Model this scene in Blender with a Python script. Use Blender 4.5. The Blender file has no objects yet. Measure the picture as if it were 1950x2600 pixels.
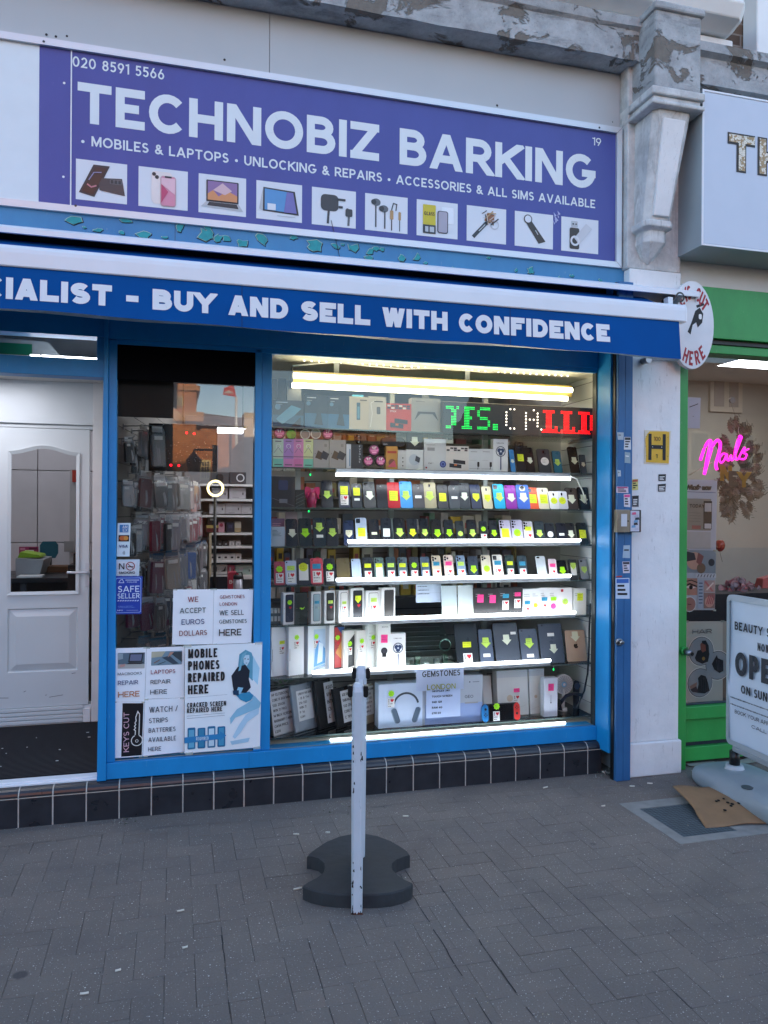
import bpy, math, random
from mathutils import Vector, Matrix
random.seed(7)
SC = bpy.context.scene
COL = SC.collection
# ---------------------------------------------------------------- camera
CAM = Vector((0.7216, -4.0708, 1.5572)); YAW, PITCH, ROLL, FPX = 0.2672, -0.0007, 0.0061, 1950.0
_f = Vector((math.sin(YAW)*math.cos(PITCH), math.cos(YAW)*math.cos(PITCH), math.sin(PITCH)))
_r0 = Vector((math.cos(YAW), -math.sin(YAW), 0)); _u0 = _r0.cross(_f)
_r = _r0*math.cos(ROLL) + _u0*math.sin(ROLL); _u = -_r0*math.sin(ROLL) + _u0*math.cos(ROLL)
cd = bpy.data.cameras.new('camera'); cam = bpy.data.objects.new('camera', cd); COL.objects.link(cam)
cd.sensor_fit = 'AUTO'; cd.sensor_width = 36.0; cd.lens = 36.0*FPX/2600.0; cd.clip_start = 0.05; cd.clip_end = 500
cam.matrix_world = Matrix(((_r.x, _u.x, -_f.x, CAM.x), (_r.y, _u.y, -_f.y, CAM.y), (_r.z, _u.z, -_f.z, CAM.z), (0, 0, 0, 1)))
SC.camera = cam
# ---------------------------------------------------------------- daylight: low evening sun behind the terrace, street in open shade
SUN_EL, SUN_AZ = math.radians(20), math.radians(8)
w = bpy.data.worlds.new('World'); SC.world = w; w.use_nodes = True
nt = w.node_tree; bg = nt.nodes['Background']; sky = nt.nodes.new('ShaderNodeTexSky')
sky.sky_type = 'NISHITA'; sky.sun_disc = False; sky.sun_elevation = SUN_EL; sky.sun_rotation = SUN_AZ; sky.ozone_density = 1.4; sky.dust_density = 0.6
nt.links.new(sky.outputs[0], bg.inputs[0]); bg.inputs[1].default_value = 0.15
sd = bpy.data.lights.new('sun', 'SUN'); sd.energy = 4.0; sd.angle = math.radians(0.5); sd.color = (1.0, 0.80, 0.56)
sun = bpy.data.objects.new('sun', sd); COL.objects.link(sun); sun.location = (0, 20, 30)
_sd = Vector((-math.sin(SUN_AZ)*math.cos(SUN_EL), -math.cos(SUN_AZ)*math.cos(SUN_EL), -math.sin(SUN_EL)))
sun.rotation_euler = _sd.to_track_quat('-Z', 'Y').to_euler()
SC.view_settings.view_transform = 'Standard'; SC.view_settings.look = 'None'
SC.view_settings.exposure = 2.1; SC.view_settings.gamma = 1.0
# ---------------------------------------------------------------- helpers
def ray(u, v): return _r*((u-975)/FPX) - _u*((v-1300)/FPX) + _f
def P(u, v, y):            # photo pixel -> point of the plane at depth y
    d = ray(u, v); return CAM + d*((y-CAM.y)/d.y)
def Gz(u, v, z=0.0):       # photo pixel -> point of a level plane
    d = ray(u, v); return CAM + d*((z-CAM.z)/d.z)
def px(p):
    q = Vector(p)-CAM; z = q.dot(_f); return 975+FPX*q.dot(_r)/z, 1300-FPX*q.dot(_u)/z
def lin(h):
    if not isinstance(h, str): return tuple(h)
    o = []
    for i in (0, 2, 4):
        c = int(h[i:i+2], 16)/255; o.append(c/12.92 if c <= .04045 else ((c+.055)/1.055)**2.4)
    return tuple(o)
MATS = {}
def M(col, rough=.5, metal=0, emit=0, noise=.08, scale=7, bump=0, spec=.5, alpha=1, trans=0, name=None):
    """one procedural principled material; a little noise keeps it from being one flat colour"""
    key = name or (col, rough, metal, emit, noise, scale, bump, spec, alpha, trans)
    if key in MATS: return MATS[key]
    c = lin(col); m = bpy.data.materials.new(name or 'paint_%d' % len(MATS)); m.use_nodes = True; MATS[key] = m
    n = m.node_tree.nodes; l = m.node_tree.links; b = n['Principled BSDF']
    b.inputs['Base Color'].default_value = (*c, 1); b.inputs['Roughness'].default_value = rough
    b.inputs['Metallic'].default_value = metal; b.inputs['Specular IOR Level'].default_value = spec
    b.inputs['Alpha'].default_value = alpha; b.inputs['Transmission Weight'].default_value = trans
    if emit:
        b.inputs['Emission Color'].default_value = (*c, 1); b.inputs['Emission Strength'].default_value = emit
        return m
    if noise:
        tc = n.new('ShaderNodeTexCoord'); t = n.new('ShaderNodeTexNoise'); t.inputs['Scale'].default_value = scale
        t.inputs['Detail'].default_value = 6; l.new(tc.outputs['Object'], t.inputs['Vector'])
        r = n.new('ShaderNodeMapRange'); r.inputs['From Min'].default_value = .3; r.inputs['From Max'].default_value = .7
        r.inputs['To Min'].default_value = 1-noise; r.inputs['To Max'].default_value = 1+noise
        l.new(t.outputs['Fac'], r.inputs['Value'])
        x = n.new('ShaderNodeMix'); x.data_type = 'RGBA'; x.blend_type = 'MULTIPLY'; x.inputs['Factor'].default_value = 1
        x.inputs[6].default_value = (*c, 1); l.new(r.outputs[0], x.inputs[7]); l.new(x.outputs[2], b.inputs['Base Color'])
        rr = n.new('ShaderNodeMapRange'); rr.inputs['To Min'].default_value = max(.02, rough-.08); rr.inputs['To Max'].default_value = rough+.08
        l.new(t.outputs['Fac'], rr.inputs['Value']); l.new(rr.outputs[0], b.inputs['Roughness'])
        if bump:
            bp = n.new('ShaderNodeBump'); bp.inputs['Strength'].default_value = bump; bp.inputs['Distance'].default_value = .02
            l.new(t.outputs['Fac'], bp.inputs['Height']); l.new(bp.outputs[0], b.inputs['Normal'])
    return m
ORG = {}
class MB:
    def __init__(s, X=None): s.V = []; s.F = []; s.K = []; s.S = []; s.m = []; s.X = X; s.e = 0
    def mi(s, m):
        if isinstance(m, str): m = M(m)
        if m not in s.m: s.m.append(m)
        return s.m.index(m)
    def v(s, p):
        p = Vector(p); s.V.append(s.X @ p if s.X else p); return len(s.V)-1
    def face(s, pts, m, sm=False): s.F.append([s.v(p) for p in pts]); s.K.append(s.mi(m)); s.S.append(sm)
    def box(s, x0, y0, z0, x1, y1, z1, m):
        a = [s.v(p) for p in ((x0,y0,z0),(x1,y0,z0),(x1,y1,z0),(x0,y1,z0),(x0,y0,z1),(x1,y0,z1),(x1,y1,z1),(x0,y1,z1))]
        for f in ((0,1,5,4),(1,2,6,5),(2,3,7,6),(3,0,4,7),(4,5,6,7),(3,2,1,0)):
            s.F.append([a[i] for i in f]); s.K.append(s.mi(m)); s.S.append(False)
    def loft(s, secs, m, cap=True, sm=False):      # rings of equal point count
        r = [[s.v(p) for p in q] for q in secs]; n = len(r[0]); k = s.mi(m)
        for a, b in zip(r, r[1:]):
            for i in range(n):
                s.F.append([a[i], a[(i+1) % n], b[(i+1) % n], b[i]]); s.K.append(k); s.S.append(sm)
        if cap:
            for q in (r[0][::-1], r[-1]): s.F.append(q); s.K.append(k); s.S.append(False)
    def tube(s, pts, rad, m, n=8, sm=True):
        pts = [Vector(p) for p in pts]; secs = []
        if not isinstance(rad, (list, tuple)): rad = [rad]*len(pts)
        for i, p in enumerate(pts):
            d = (pts[min(i+1, len(pts)-1)]-pts[max(i-1, 0)]).normalized()
            a = d.cross(Vector((0, 0, 1)) if abs(d.z) < .9 else Vector((1, 0, 0))).normalized(); b = d.cross(a)
            secs.append([p+(a*math.cos(t)+b*math.sin(t))*rad[i] for t in (2*math.pi*j/n for j in range(n))])
        s.loft(secs, m, True, sm)
    def prism(s, poly, y0, y1, m, mside=None):     # outline in x,z, extruded in y; front at y0
        n = len(poly); a = [s.v((x, y0, z)) for x, z in poly]; b = [s.v((x, y1, z)) for x, z in poly]
        k = s.mi(m); ks = s.mi(mside or m)
        s.F.append(a); s.K.append(k); s.S.append(False); s.F.append(b[::-1]); s.K.append(ks); s.S.append(False)
        for i in range(n):
            j = (i+1) % n; s.F.append([a[j], a[i], b[i], b[j]]); s.K.append(ks); s.S.append(False)
    def flat(s, poly, m, y=0.0): s.face([(x, y-s.nx(), z) for x, z in poly], m)
    def nx(s): s.e += 1; return .00004*(s.e % 24)
    def rect(s, x0, z0, x1, z1, m, y=0.0): s.flat([(x0,z0),(x1,z0),(x1,z1),(x0,z1)], m, y)
    def disc(s, x, z, rx, m, y=0.0, rz=None, n=20): s.flat([(x+rx*math.cos(2*math.pi*i/n), z+(rz or rx)*math.sin(2*math.pi*i/n)) for i in range(n)], m, y)
    def ring(s, x, z, r0, r1, m, y=0.0, n=28, a0=0, a1=360):
        for i in range(n):
            t0, t1 = (math.radians(a0+(a1-a0)*k/n) for k in (i, i+1))
            s.face([(x+r*math.cos(t), y, z+r*math.sin(t)) for r, t in ((r0,t0),(r1,t0),(r1,t1),(r0,t1))], m)
    def rrect(s, x0, z0, x1, z1, r, m, y=0.0): s.flat(rr(x0, z0, x1, z1, r), m, y)
    def line(s, pts, wd, m, y=0.0, closed=False):
        for q in ribbon(pts, wd, closed): s.flat(q, m, y)
    def text(s, t, x, z, h, m, y=0.0, wt=.16, wf=1.0, sp=.12, fit=None, al='l', jit=0):
        W = twidth(t, wt, wf, sp)
        if fit:
            a0 = twidth(t, wt, 0, sp); wf = max(.2, (fit/h-a0)/(twidth(t, wt, 1, sp)-a0)); W = twidth(t, wt, wf, sp)
        if al == 'c': x -= W*h/2
        if al == 'r': x -= W*h
        for q in tquads(t, wt, wf, sp, jit): s.flat([(x+a*h, z+b*h) for a, b in q], m, y)
    def build(s, name, parent=None, label=None, cat=None, group=None, kind=None, bevel=0, org=None, seg=2, solid=0, weld=False):
        me = bpy.data.meshes.new(name); V = s.V
        base = ORG[parent] if parent else Vector((0, 0, 0))
        if org is None:
            lo = [min(p[i] for p in V) for i in range(3)]; hi = [max(p[i] for p in V) for i in range(3)]
            org = Vector(((lo[0]+hi[0])/2, (lo[1]+hi[1])/2, lo[2]))
        org = Vector(org)
        me.from_pydata([p-org for p in V], [], s.F)
        for m in s.m: me.materials.append(m)
        for p, k, sm in zip(me.polygons, s.K, s.S): p.material_index = k; p.use_smooth = sm
        if weld:
            import bmesh
            q = bmesh.new(); q.from_mesh(me); bmesh.ops.remove_doubles(q, verts=q.verts, dist=1e-5); q.to_mesh(me); q.free()
        me.update(); o = bpy.data.objects.new(name, me); COL.objects.link(o); ORG[o] = org
        o.location = org-base
        if parent: o.parent = parent
        tag(o, label, cat, group, kind)
        if solid:
            q = o.modifiers.new('solid', 'SOLIDIFY'); q.thickness = solid
        if bevel:
            q = o.modifiers.new('bevel', 'BEVEL'); q.width = bevel; q.segments = seg; q.limit_method = 'ANGLE'; q.angle_limit = math.radians(40)
        return o
def tag(o, label=None, cat=None, group=None, kind=None):
    if label: o['label'] = label
    if cat: o['category'] = cat
    if group: o['group'] = group
    if kind: o['kind'] = kind
    return o
def thing(name, loc, label, cat, group=None):
    o = bpy.data.objects.new(name, None); COL.objects.link(o); o.location = loc; o.empty_display_size = .1
    ORG[o] = Vector(loc); return tag(o, label, cat, group)
def rr(x0, z0, x1, z1, r, n=4):
    o = []
    for cx, cz, a in ((x1-r, z0+r, -90), (x1-r, z1-r, 0), (x0+r, z1-r, 90), (x0+r, z0+r, 180)):
        for i in range(n+1):
            t = math.radians(a+90*i/n); o.append((cx+r*math.cos(t), cz+r*math.sin(t)))
    return o
def ribbon(pts, wd, closed=False):
    p = [Vector(q) for q in pts]; n = len(p); L = []
    for i in range(n):
        if closed: a, b = p[i-1], p[(i+1) % n]
        else: a, b = p[max(i-1, 0)], p[min(i+1, n-1)]
        d0 = (p[i]-a); d1 = (b-p[i])
        d0 = d0.normalized() if d0.length > 1e-9 else d1.normalized(); d1 = d1.normalized() if d1.length > 1e-9 else d0
        t = d0+d1; t = t.normalized() if t.length > 1e-6 else d0
        nn = Vector((-t.y, t.x)); k = max(.35, nn.dot(Vector((-d0.y, d0.x))))
        L.append((p[i]+nn*wd/2/k, p[i]-nn*wd/2/k))
    out = []
    for i in range(n if closed else n-1):
        a, b = L[i], L[(i+1) % n]; out.append([tuple(a[1]), tuple(b[1]), tuple(b[0]), tuple(a[0])])
    return out
def arc(cx, cy, rx, ry, a0, a1, n=10): return [(cx+rx*math.cos(math.radians(a0+(a1-a0)*i/n)), cy+ry*math.sin(math.radians(a0+(a1-a0)*i/n))) for i in range(n+1)]
# stroke alphabet: width, strokes in a 0..1 skeleton box
GL = {
'A': (.98, [[(0,0),(.5,1)],[(1,0),(.5,1)],[(.2,.3),(.8,.3)]]), 'B': (.72, [[(0,0),(0,1)],[(0,1),(.5,1)]+arc(.5,.77,.4,.23,90,-90)+[(0,.54)],[(.4,.54)]+arc(.55,.27,.45,.27,90,-90)+[(0,0)]]),
'C': (.86, [arc(.54,.5,.54,.5,42,318,18)]), 'D': (.86, [[(0,0),(0,1)],[(0,1),(.4,1)]+arc(.42,.5,.58,.5,90,-90,14)+[(0,0)]]),
'E': (.62, [[(0,0),(0,1)],[(0,1),(1,1)],[(0,.5),(.93,.5)],[(0,0),(1,0)]]), 'F': (.6, [[(0,0),(0,1)],[(0,1),(1,1)],[(0,.5),(.93,.5)]]),
'G': (.98, [arc(.5,.5,.5,.5,45,350,20),[(.55,.43),(1,.43)]]), 'H': (.82, [[(0,0),(0,1)],[(1,0),(1,1)],[(0,.5),(1,.5)]]), 'I': (0, [[(.5,0),(.5,1)]]),
'J': (.5, [[(1,1),(1,.3)]+arc(.5,.3,.5,.3,0,-170)]), 'K': (.8, [[(0,0),(0,1)],[(.95,1),(0.02,.42)],[(.33,.6),(1,0)]]), 'L': (.58, [[(0,0),(0,1)],[(0,0),(1,0)]]),
'M': (1.02, [[(0,0),(0,1)],[(1,0),(1,1)],[(0,1),(.5,.12),(1,1)]]), 'N': (.86, [[(0,0),(0,1)],[(1,0),(1,1)],[(0,1),(1,0)]]), 'O': (1.02, ['o',arc(.5,.5,.5,.5,0,348,28)]),
'P': (.68, [[(0,0),(0,1)],[(0,1),(.5,1)]+arc(.55,.72,.45,.28,90,-90)+[(0,.44)]]), 'Q': (1.0, ['o',arc(.5,.5,.5,.5,0,348,28),[(.6,.3),(1,-.02)]]),
'R': (.74, [[(0,0),(0,1)],[(0,1),(.5,1)]+arc(.52,.72,.45,.28,90,-90)+[(0,.44)],[(.5,.44),(1,0)]]),
'S': (.62, [arc(.5,.755,.46,.245,28,270,12)+arc(.5,.255,.5,.255,90,-152,12)]), 'T': (.74, [[(.5,0),(.5,1)],[(0,1),(1,1)]]), 'U': (.78, [[(0,1),(0,.38)]+arc(.5,.38,.5,.38,180,360,12)+[(1,1)]]),
'V': (.92, [[(0,1),(.5,0)],[(1,1),(.5,0)]]), 'W': (1.32, [[(0,1),(.25,0)],[(.25,0),(.5,1)],[(.5,1),(.75,0)],[(.75,0),(1,1)]]), 'X': (.84, [[(0,0),(1,1)],[(0,1),(1,0)]]),
'Y': (.86, [[(.5,0),(.5,.46)],[(0,1),(.5,.44)],[(1,1),(.5,.44)]]), 'Z': (.76, [[(0,1),(1,1)],[(0,0),(1,0)],[(1,1),(0,0)]]),
'0': (.7, ['o',arc(.5,.5,.5,.5,0,348,24)]), '1': (.26, [[(1,0),(1,1)],[(0.0,.93),(1,.93)]]), '2': (.6, [arc(.5,.7,.48,.3,165,-40,12)+[(.05,0)],[(0,0),(1,0)]]),
'3': (.58, [arc(.45,.76,.46,.24,150,-80),arc(.48,.27,.52,.27,80,-150)]), '4': (.66, [[(.75,0),(.75,1)],[(.7,1),(0,.25),(1,.25)]]), '5': (.58, [[(.92,1),(.15,1),(.1,.58)]+arc(.46,.31,.54,.31,125,-150)]),
'6': (.64, ['o',arc(.5,.32,.5,.32,0,348,20),[(.04,.4),(.55,1)]]), '7': (.6, [[(0,1),(1,1)],[(1,1),(.3,0)]]), '8': (.62, ['o',arc(.5,.77,.42,.23,0,348,18),arc(.5,.27,.5,.27,0,348,18)]),
'9': (.64, ['o',arc(.5,.68,.5,.32,0,348,20),[(.96,.6),(.45,0)]]), '&': (.82, [[(1,0),(.2,.68)]+arc(.43,.8,.25,.2,200,-30,10)+[(.12,.38)]+arc(.36,.23,.34,.23,150,320,10)+[(.92,.48)]]),
'-': (.36, [[(0,.42),(1,.42)]]), '.': (.02, [[(.5,0),(.5,.02)]]), ',': (.05, [[(.6,.05),(.2,-.15)]]), ':': (.02, [[(.5,0),(.5,.02)],[(.5,.55),(.5,.57)]]), '/': (.45, [[(0,0),(1,1)]]),
"'": (.02, [[(.5,.8),(.5,1)]]), '£': (.6, [arc(.6,.72,.38,.28,30,180)+[(.22,0)],[(0,0),(1,0)],[(0,.45),(.7,.45)]]), ' ': (.22, [])}
GL['*'] = (.3, ['d'])
ALT = {}      # width overrides for the grotesque lettering of the awning
GROT = {'A': .92, 'B': .84, 'C': .78, 'D': .84, 'E': .76, 'F': .72, 'L': .72, 'N': .84, 'O': .94, 'S': .80, 'T': .80, 'U': .84, 'W': 1.28, 'Y': .90, 'H': .86, 'P': .8}
def gw(c, wt, wf): return ALT.get(c, GL.get(c, GL[' '])[0])*wf*(1-wt)+wt
def twidth(t, wt, wf, sp): return sum(gw(c, wt, wf)+sp for c in t)-sp
def clipz(q, lo, hi):
    for s, L in ((1, lo), (-1, -hi)):
        o = []
        for i in range(len(q)):
            a, b = q[i-1], q[i]; da, db = s*a[1]-L, s*b[1]-L
            if (da < 0) != (db < 0): t = da/(da-db); o.append((a[0]+(b[0]-a[0])*t, a[1]+(b[1]-a[1])*t))
            if db >= 0: o.append(b)
        q = o
        if len(q) < 3: return None
    return q
def tquads(t, wt, wf, sp, jit=0):
    x = 0; out = []
    for c in t:
        wd, st = GL.get(c, GL[' ']); wd = ALT.get(c, wd); W = wd*wf*(1-wt); closed = False; jz = random.uniform(-jit, jit)
        for k in st:
            if k == 'o': closed = True; continue
            if k == 'd': out.append([(x+W/2+wt/2+.16*math.cos(i*.524), .36+.16*math.sin(i*.524)) for i in range(12)]); continue
            p = [(x+wt/2+a*W, (b if c in 'AVWNMX' else wt/2+b*(1-wt))+jz) for a, b in k]; cl = closed and len(k) > 16
            if not cl:
                for e, i, j in ((k[0], 0, 1), (k[-1], -1, -2)):
                    if e[0] in (0, 1) or e[1] in (0, 1):
                        d = (Vector(p[i])-Vector(p[j])).normalized(); ln = wt/2 if abs(d.x) < .05 or abs(d.y) < .05 else wt*.9
                        p[i] = tuple(Vector(p[i])+d*ln)
            for q in ribbon(p, wt, cl):
                q = clipz(q, jz-(.2 if c in ',Q' else 0), 1+jz)
                if q and c in 'NMZ': q = clipz([(b, a) for a, b in q], x, x+W+wt); q = q and [(a, b) for b, a in q][::-1]
                if q: out.append(q)
        x += gw(c, wt, wf)+sp
    return out
def ftext(t, size, mat, name, parent=None, X=None, off=0, ext=0, **kw):   # built-in font, turned into a mesh
    c = bpy.data.curves.new(name, 'FONT'); c.body = t; c.size = size; c.offset = off; c.extrude = ext; c.resolution_u = 3
    o = bpy.data.objects.new(name, c); COL.objects.link(o); dg = bpy.context.evaluated_depsgraph_get()
    me = bpy.data.meshes.new_from_object(o.evaluated_get(dg)); bpy.data.objects.remove(o)
    mb = MB(X)
    for p in me.polygons: mb.face([(me.vertices[i].co.x, -me.vertices[i].co.z, me.vertices[i].co.y) for i in p.vertices], mat)
    bpy.data.meshes.remove(me)
    return mb
WHITE = M('e6e6e4', .45, noise=.03); BLACK = M('0b0b0d', .4); INK = M('101014', .6, noise=.02); RED = M('a01420', .5)
# ---------------------------------------------------------------- special materials
def nodes(name):
    m = bpy.data.materials.new(name); m.use_nodes = True; MATS[name] = m
    return m, m.node_tree.nodes, m.node_tree.links, m.node_tree.nodes['Principled BSDF']
def N(n, t, **k):
    o = n.new('ShaderNode'+t)
    for a, b in k.items():
        if a[0] == '_': setattr(o, a[1:], b)
        else: o.inputs[a.replace('_', ' ')].default_value = b
    return o
def noise(n, l, scale, detail=8, rough=.6, src='Object', stretch=None, dist=0):
    tc = N(n, 'TexCoord'); t = N(n, 'TexNoise', Scale=scale, Detail=detail, Roughness=rough, Distortion=dist)
    if stretch:
        mp = N(n, 'Mapping', Scale=stretch); l.new(tc.outputs[src], mp.inputs[0]); l.new(mp.outputs[0], t.inputs['Vector'])
    else: l.new(tc.outputs[src], t.inputs['Vector'])
    return t.outputs['Fac']
def ramp(n, l, fac, a, b):
    r = N(n, 'MapRange', From_Min=a, From_Max=b); l.new(fac, r.inputs[0]); return r.outputs[0]
def mix(n, l, fac, a, b, mode='MIX'):
    x = N(n, 'Mix', _data_type='RGBA', _blend_type=mode)
    if isinstance(fac, (int, float)): x.inputs[0].default_value = fac
    else: l.new(fac, x.inputs[0])
    for i, c in ((6, a), (7, b)):
        if isinstance(c, (str, tuple)): x.inputs[i].default_value = (*lin(c), 1)
        else: l.new(c, x.inputs[i])
    return x.outputs[2]
def bump(n, l, b, h, s=.3, d=.02):
    k = N(n, 'Bump', Strength=s, Distance=d); l.new(h, k.inputs['Height']); l.new(k.outputs[0], b.inputs['Normal'])
def mul(n, l, a, b):
    k = N(n, 'Math', _operation='MULTIPLY'); l.new(a, k.inputs[0])
    if isinstance(b, (int, float)): k.inputs[1].default_value = b
    else: l.new(b, k.inputs[1])
    return k.outputs[0]
# flaking painted stone of the beam
m, n, l, b = nodes('flaking_stone')
big = noise(n, l, 3.2, 10, .62, stretch=(1, 1, 1.6), dist=.6); fine = noise(n, l, 30, 8, .7); mask = ramp(n, l, big, .415, .445)
stone = mix(n, l, fine, '57524c', '8d867d'); paint = mix(n, l, ramp(n, l, noise(n, l, 7, 10, .7), .3, .7), '8d9194', 'c4c8ca')
spots = ramp(n, l, noise(n, l, 70, 6, .7), .58, .66); paint = mix(n, l, mul(n, l, spots, .35), paint, '5a5d60')
c = mix(n, l, mul(n, l, mask, .88), stone, paint)
grime = ramp(n, l, noise(n, l, 5, 8, .7, stretch=(.5, 1, 2.5)), .53, .70); c = mix(n, l, mul(n, l, grime, .6), c, '2a2928')
l.new(c, b.inputs['Base Color']); b.inputs['Roughness'].default_value = .9
hh = N(n, 'Math', _operation='ADD'); l.new(mask, hh.inputs[0]); l.new(mul(n, l, fine, .5), hh.inputs[1]); bump(n, l, b, hh.outputs[0], .8, .012)
STONE = m
m, n, l, b = nodes('weathered_white')   # painted pillar and console
c = mix(n, l, ramp(n, l, noise(n, l, 4, 8, .65), .35, .7), 'e8e8e8', 'd8d9da')
c = mix(n, l, mul(n, l, ramp(n, l, noise(n, l, 9, 10, .75, stretch=(1.5, 1.5, .5), dist=.5), .60, .74), .55), c, '77736d')
c = mix(n, l, mul(n, l, ramp(n, l, noise(n, l, 26, 8, .8, stretch=(3, 3, .35)), .60, .67), .6), c, '6c6a68')
l.new(c, b.inputs['Base Color']); b.inputs['Roughness'].default_value = .7; bump(n, l, b, noise(n, l, 14, 8, .7), .25, .01)
OLDWHITE = m
m, n, l, b = nodes('grimy_console')
c = mix(n, l, ramp(n, l, noise(n, l, 5, 9, .7), .35, .65), 'dcdddb', 'b0b2b2')
c = mix(n, l, mul(n, l, ramp(n, l, noise(n, l, 8, 10, .75, stretch=(1.6, 1.6, .35), dist=.8), .52, .72), .6), c, '5d5b57')
l.new(c, b.inputs['Base Color']); b.inputs['Roughness'].default_value = .85; bump(n, l, b, noise(n, l, 24, 8, .7), .4, .01)
GRIMY = m
def scuffed(name, base, dark, worn, r=.4):
    m, n, l, b = nodes(name)
    c = mix(n, l, ramp(n, l, noise(n, l, 5, 8, .65, stretch=(1, 1, .5)), .3, .7), base, dark)
    c = mix(n, l, mul(n, l, ramp(n, l, noise(n, l, 40, 10, .75, stretch=(2, 2, .4)), .62, .68), .7), c, worn)
    l.new(c, b.inputs['Base Color']); b.inputs['Roughness'].default_value = r; bump(n, l, b, noise(n, l, 30, 6), .08, .005)
    return m
BLUE = scuffed('blue_paint', '0f8ed0', '0d80be', '62a6c8', .45)
BLUE2 = scuffed('worn_blue_paint', '2f6a9e', '1f5788', '2e5a5e', .5)
FASCIA = scuffed('fascia_blue', '3a84b0', '2f74a4', '8fa9ae', .5)
GREEN = scuffed('green_paint', '309a46', '27883c', '6f9c6d', .42)
# paving
m, n, l, b = nodes('concrete_block_paving')
at = N(n, 'Attribute', _attribute_name='tint'); g = noise(n, l, 2.2, 8, .6)
c = mix(n, l, at.outputs['Fac'], '6d635a', '766b61'); c = mix(n, l, mul(n, l, ramp(n, l, g, .35, .7), .6), c, '585250')
c = mix(n, l, mul(n, l, ramp(n, l, noise(n, l, 1.1, 6, .6, dist=.5), .45, .7), .3), c, '776d62')
c = mix(n, l, ramp(n, l, noise(n, l, 160, 4, .8), .35, .75), c, mix(n, l, .3, c, '8d8a8a'))
tc = N(n, 'TexCoord')
for sc, th, am in ((22, .075, .9), (55, .13, .7), (110, .19, .6)):   # pale aggregate and grit
    vo = N(n, 'TexVoronoi', Scale=sc); l.new(tc.outputs['Object'], vo.inputs['Vector'])
    k = ramp(n, l, vo.outputs['Distance'], th, th*.6); rnd = N(n, 'SeparateColor'); l.new(vo.outputs['Color'], rnd.inputs[0])
    c = mix(n, l, mul(n, l, mul(n, l, k, ramp(n, l, rnd.outputs[0], .42, .46)), am), c, 'dcd7cc')
vo = N(n, 'TexVoronoi', Scale=3.2); l.new(tc.outputs['Object'], vo.inputs['Vector'])     # trodden gum
rnd = N(n, 'SeparateColor'); l.new(vo.outputs['Color'], rnd.inputs[0]); wob = noise(n, l, 30, 3)
dd = N(n, 'Math', _operation='ADD'); l.new(vo.outputs['Distance'], dd.inputs[0]); l.new(mul(n, l, wob, .05), dd.inputs[1])
c = mix(n, l, mul(n, l, mul(n, l, ramp(n, l, dd.outputs[0], .115, .085), ramp(n, l, rnd.outputs[1], .35, .4)), .65), c, '2e2d31')
vo = N(n, 'TexVoronoi', Scale=5.3); l.new(tc.outputs['Object'], vo.inputs['Vector']); rnd = N(n, 'SeparateColor'); l.new(vo.outputs['Color'], rnd.inputs[0])
dd = N(n, 'Math', _operation='ADD'); l.new(vo.outputs['Distance'], dd.inputs[0]); l.new(mul(n, l, wob, .09), dd.inputs[1])
c = mix(n, l, mul(n, l, mul(n, l, ramp(n, l, dd.outputs[0], .14, .10), ramp(n, l, rnd.outputs[0], .55, .6)), .5), c, '333134')
c = mix(n, l, mul(n, l, ramp(n, l, noise(n, l, .9, 9, .65, dist=1.2), .50, .68), .45), c, '504b48')
l.new(c, b.inputs['Base Color']); b.inputs['Roughness'].default_value = .88; bump(n, l, b, noise(n, l, 120, 6, .7), .5, .007)
PAVING = m
JOINT = M('343238', .95, noise=.3, scale=40, bump=.3)
# window glass: thin pane, clear with a Fresnel mirror
m = bpy.data.materials.new('window_glass'); m.use_nodes = True; n = m.node_tree.nodes; l = m.node_tree.links; n.clear()
o = N(n, 'OutputMaterial'); x = N(n, 'MixShader'); t = N(n, 'BsdfTransparent', Color=(.97, .99, .985, 1)); gl = N(n, 'BsdfGlossy', Roughness=0.0)
fr = N(n, 'Fresnel', IOR=1.55); l.new(fr.outputs[0], x.inputs[0]); l.new(t.outputs[0], x.inputs[1]); l.new(gl.outputs[0], x.inputs[2]); l.new(x.outputs[0], o.inputs[0])
GLASS = m
m = m.copy(); m.name = 'double_glazing'; DGLASS = m
for q in m.node_tree.nodes:
    if q.type == 'FRESNEL': q.inputs['IOR'].default_value = 1.85
m = GLASS.copy(); m.name = 'shelf_glass'; SHELFG = m
for q in m.node_tree.nodes:
    if q.type == 'BSDF_TRANSPARENT': q.inputs[0].default_value = (.80, .90, .86, 1)
# brick
def brick(name, a, bb, mortar, sc=1):
    m, n, l, b = nodes(name); tc = N(n, 'TexCoord'); mp = N(n, 'Mapping', Rotation=(math.radians(90), 0, 0)); l.new(tc.outputs['Object'], mp.inputs[0])
    br = N(n, 'TexBrick', Color1=(*lin(a), 1), Color2=(*lin(bb), 1), Mortar=(*lin(mortar), 1), Scale=sc)
    br.inputs['Brick Width'].default_value = .225; br.inputs['Row Height'].default_value = .075; br.inputs['Mortar Size'].default_value = .006
    l.new(mp.outputs[0], br.inputs['Vector']); l.new(mix(n, l, .35, br.outputs[0], noise(n, l, 5), 'OVERLAY'), b.inputs['Base Color']); b.inputs['Roughness'].default_value = .9
    bump(n, l, b, br.outputs['Fac'], -.3, .01); return m
BRICK = brick('brown_brick', '6e5a4a', '4e4036', '807870'); OBRICK = brick('orange_brick', 'c47a44', 'ad6436', 'a88c6c')
ALU = M('c9cdd2', .42, metal=.35, noise=.05, scale=3); ALUW = M('e2e5ea', .35, noise=.03); STEEL = M('8d9196', .3, metal=1)
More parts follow.
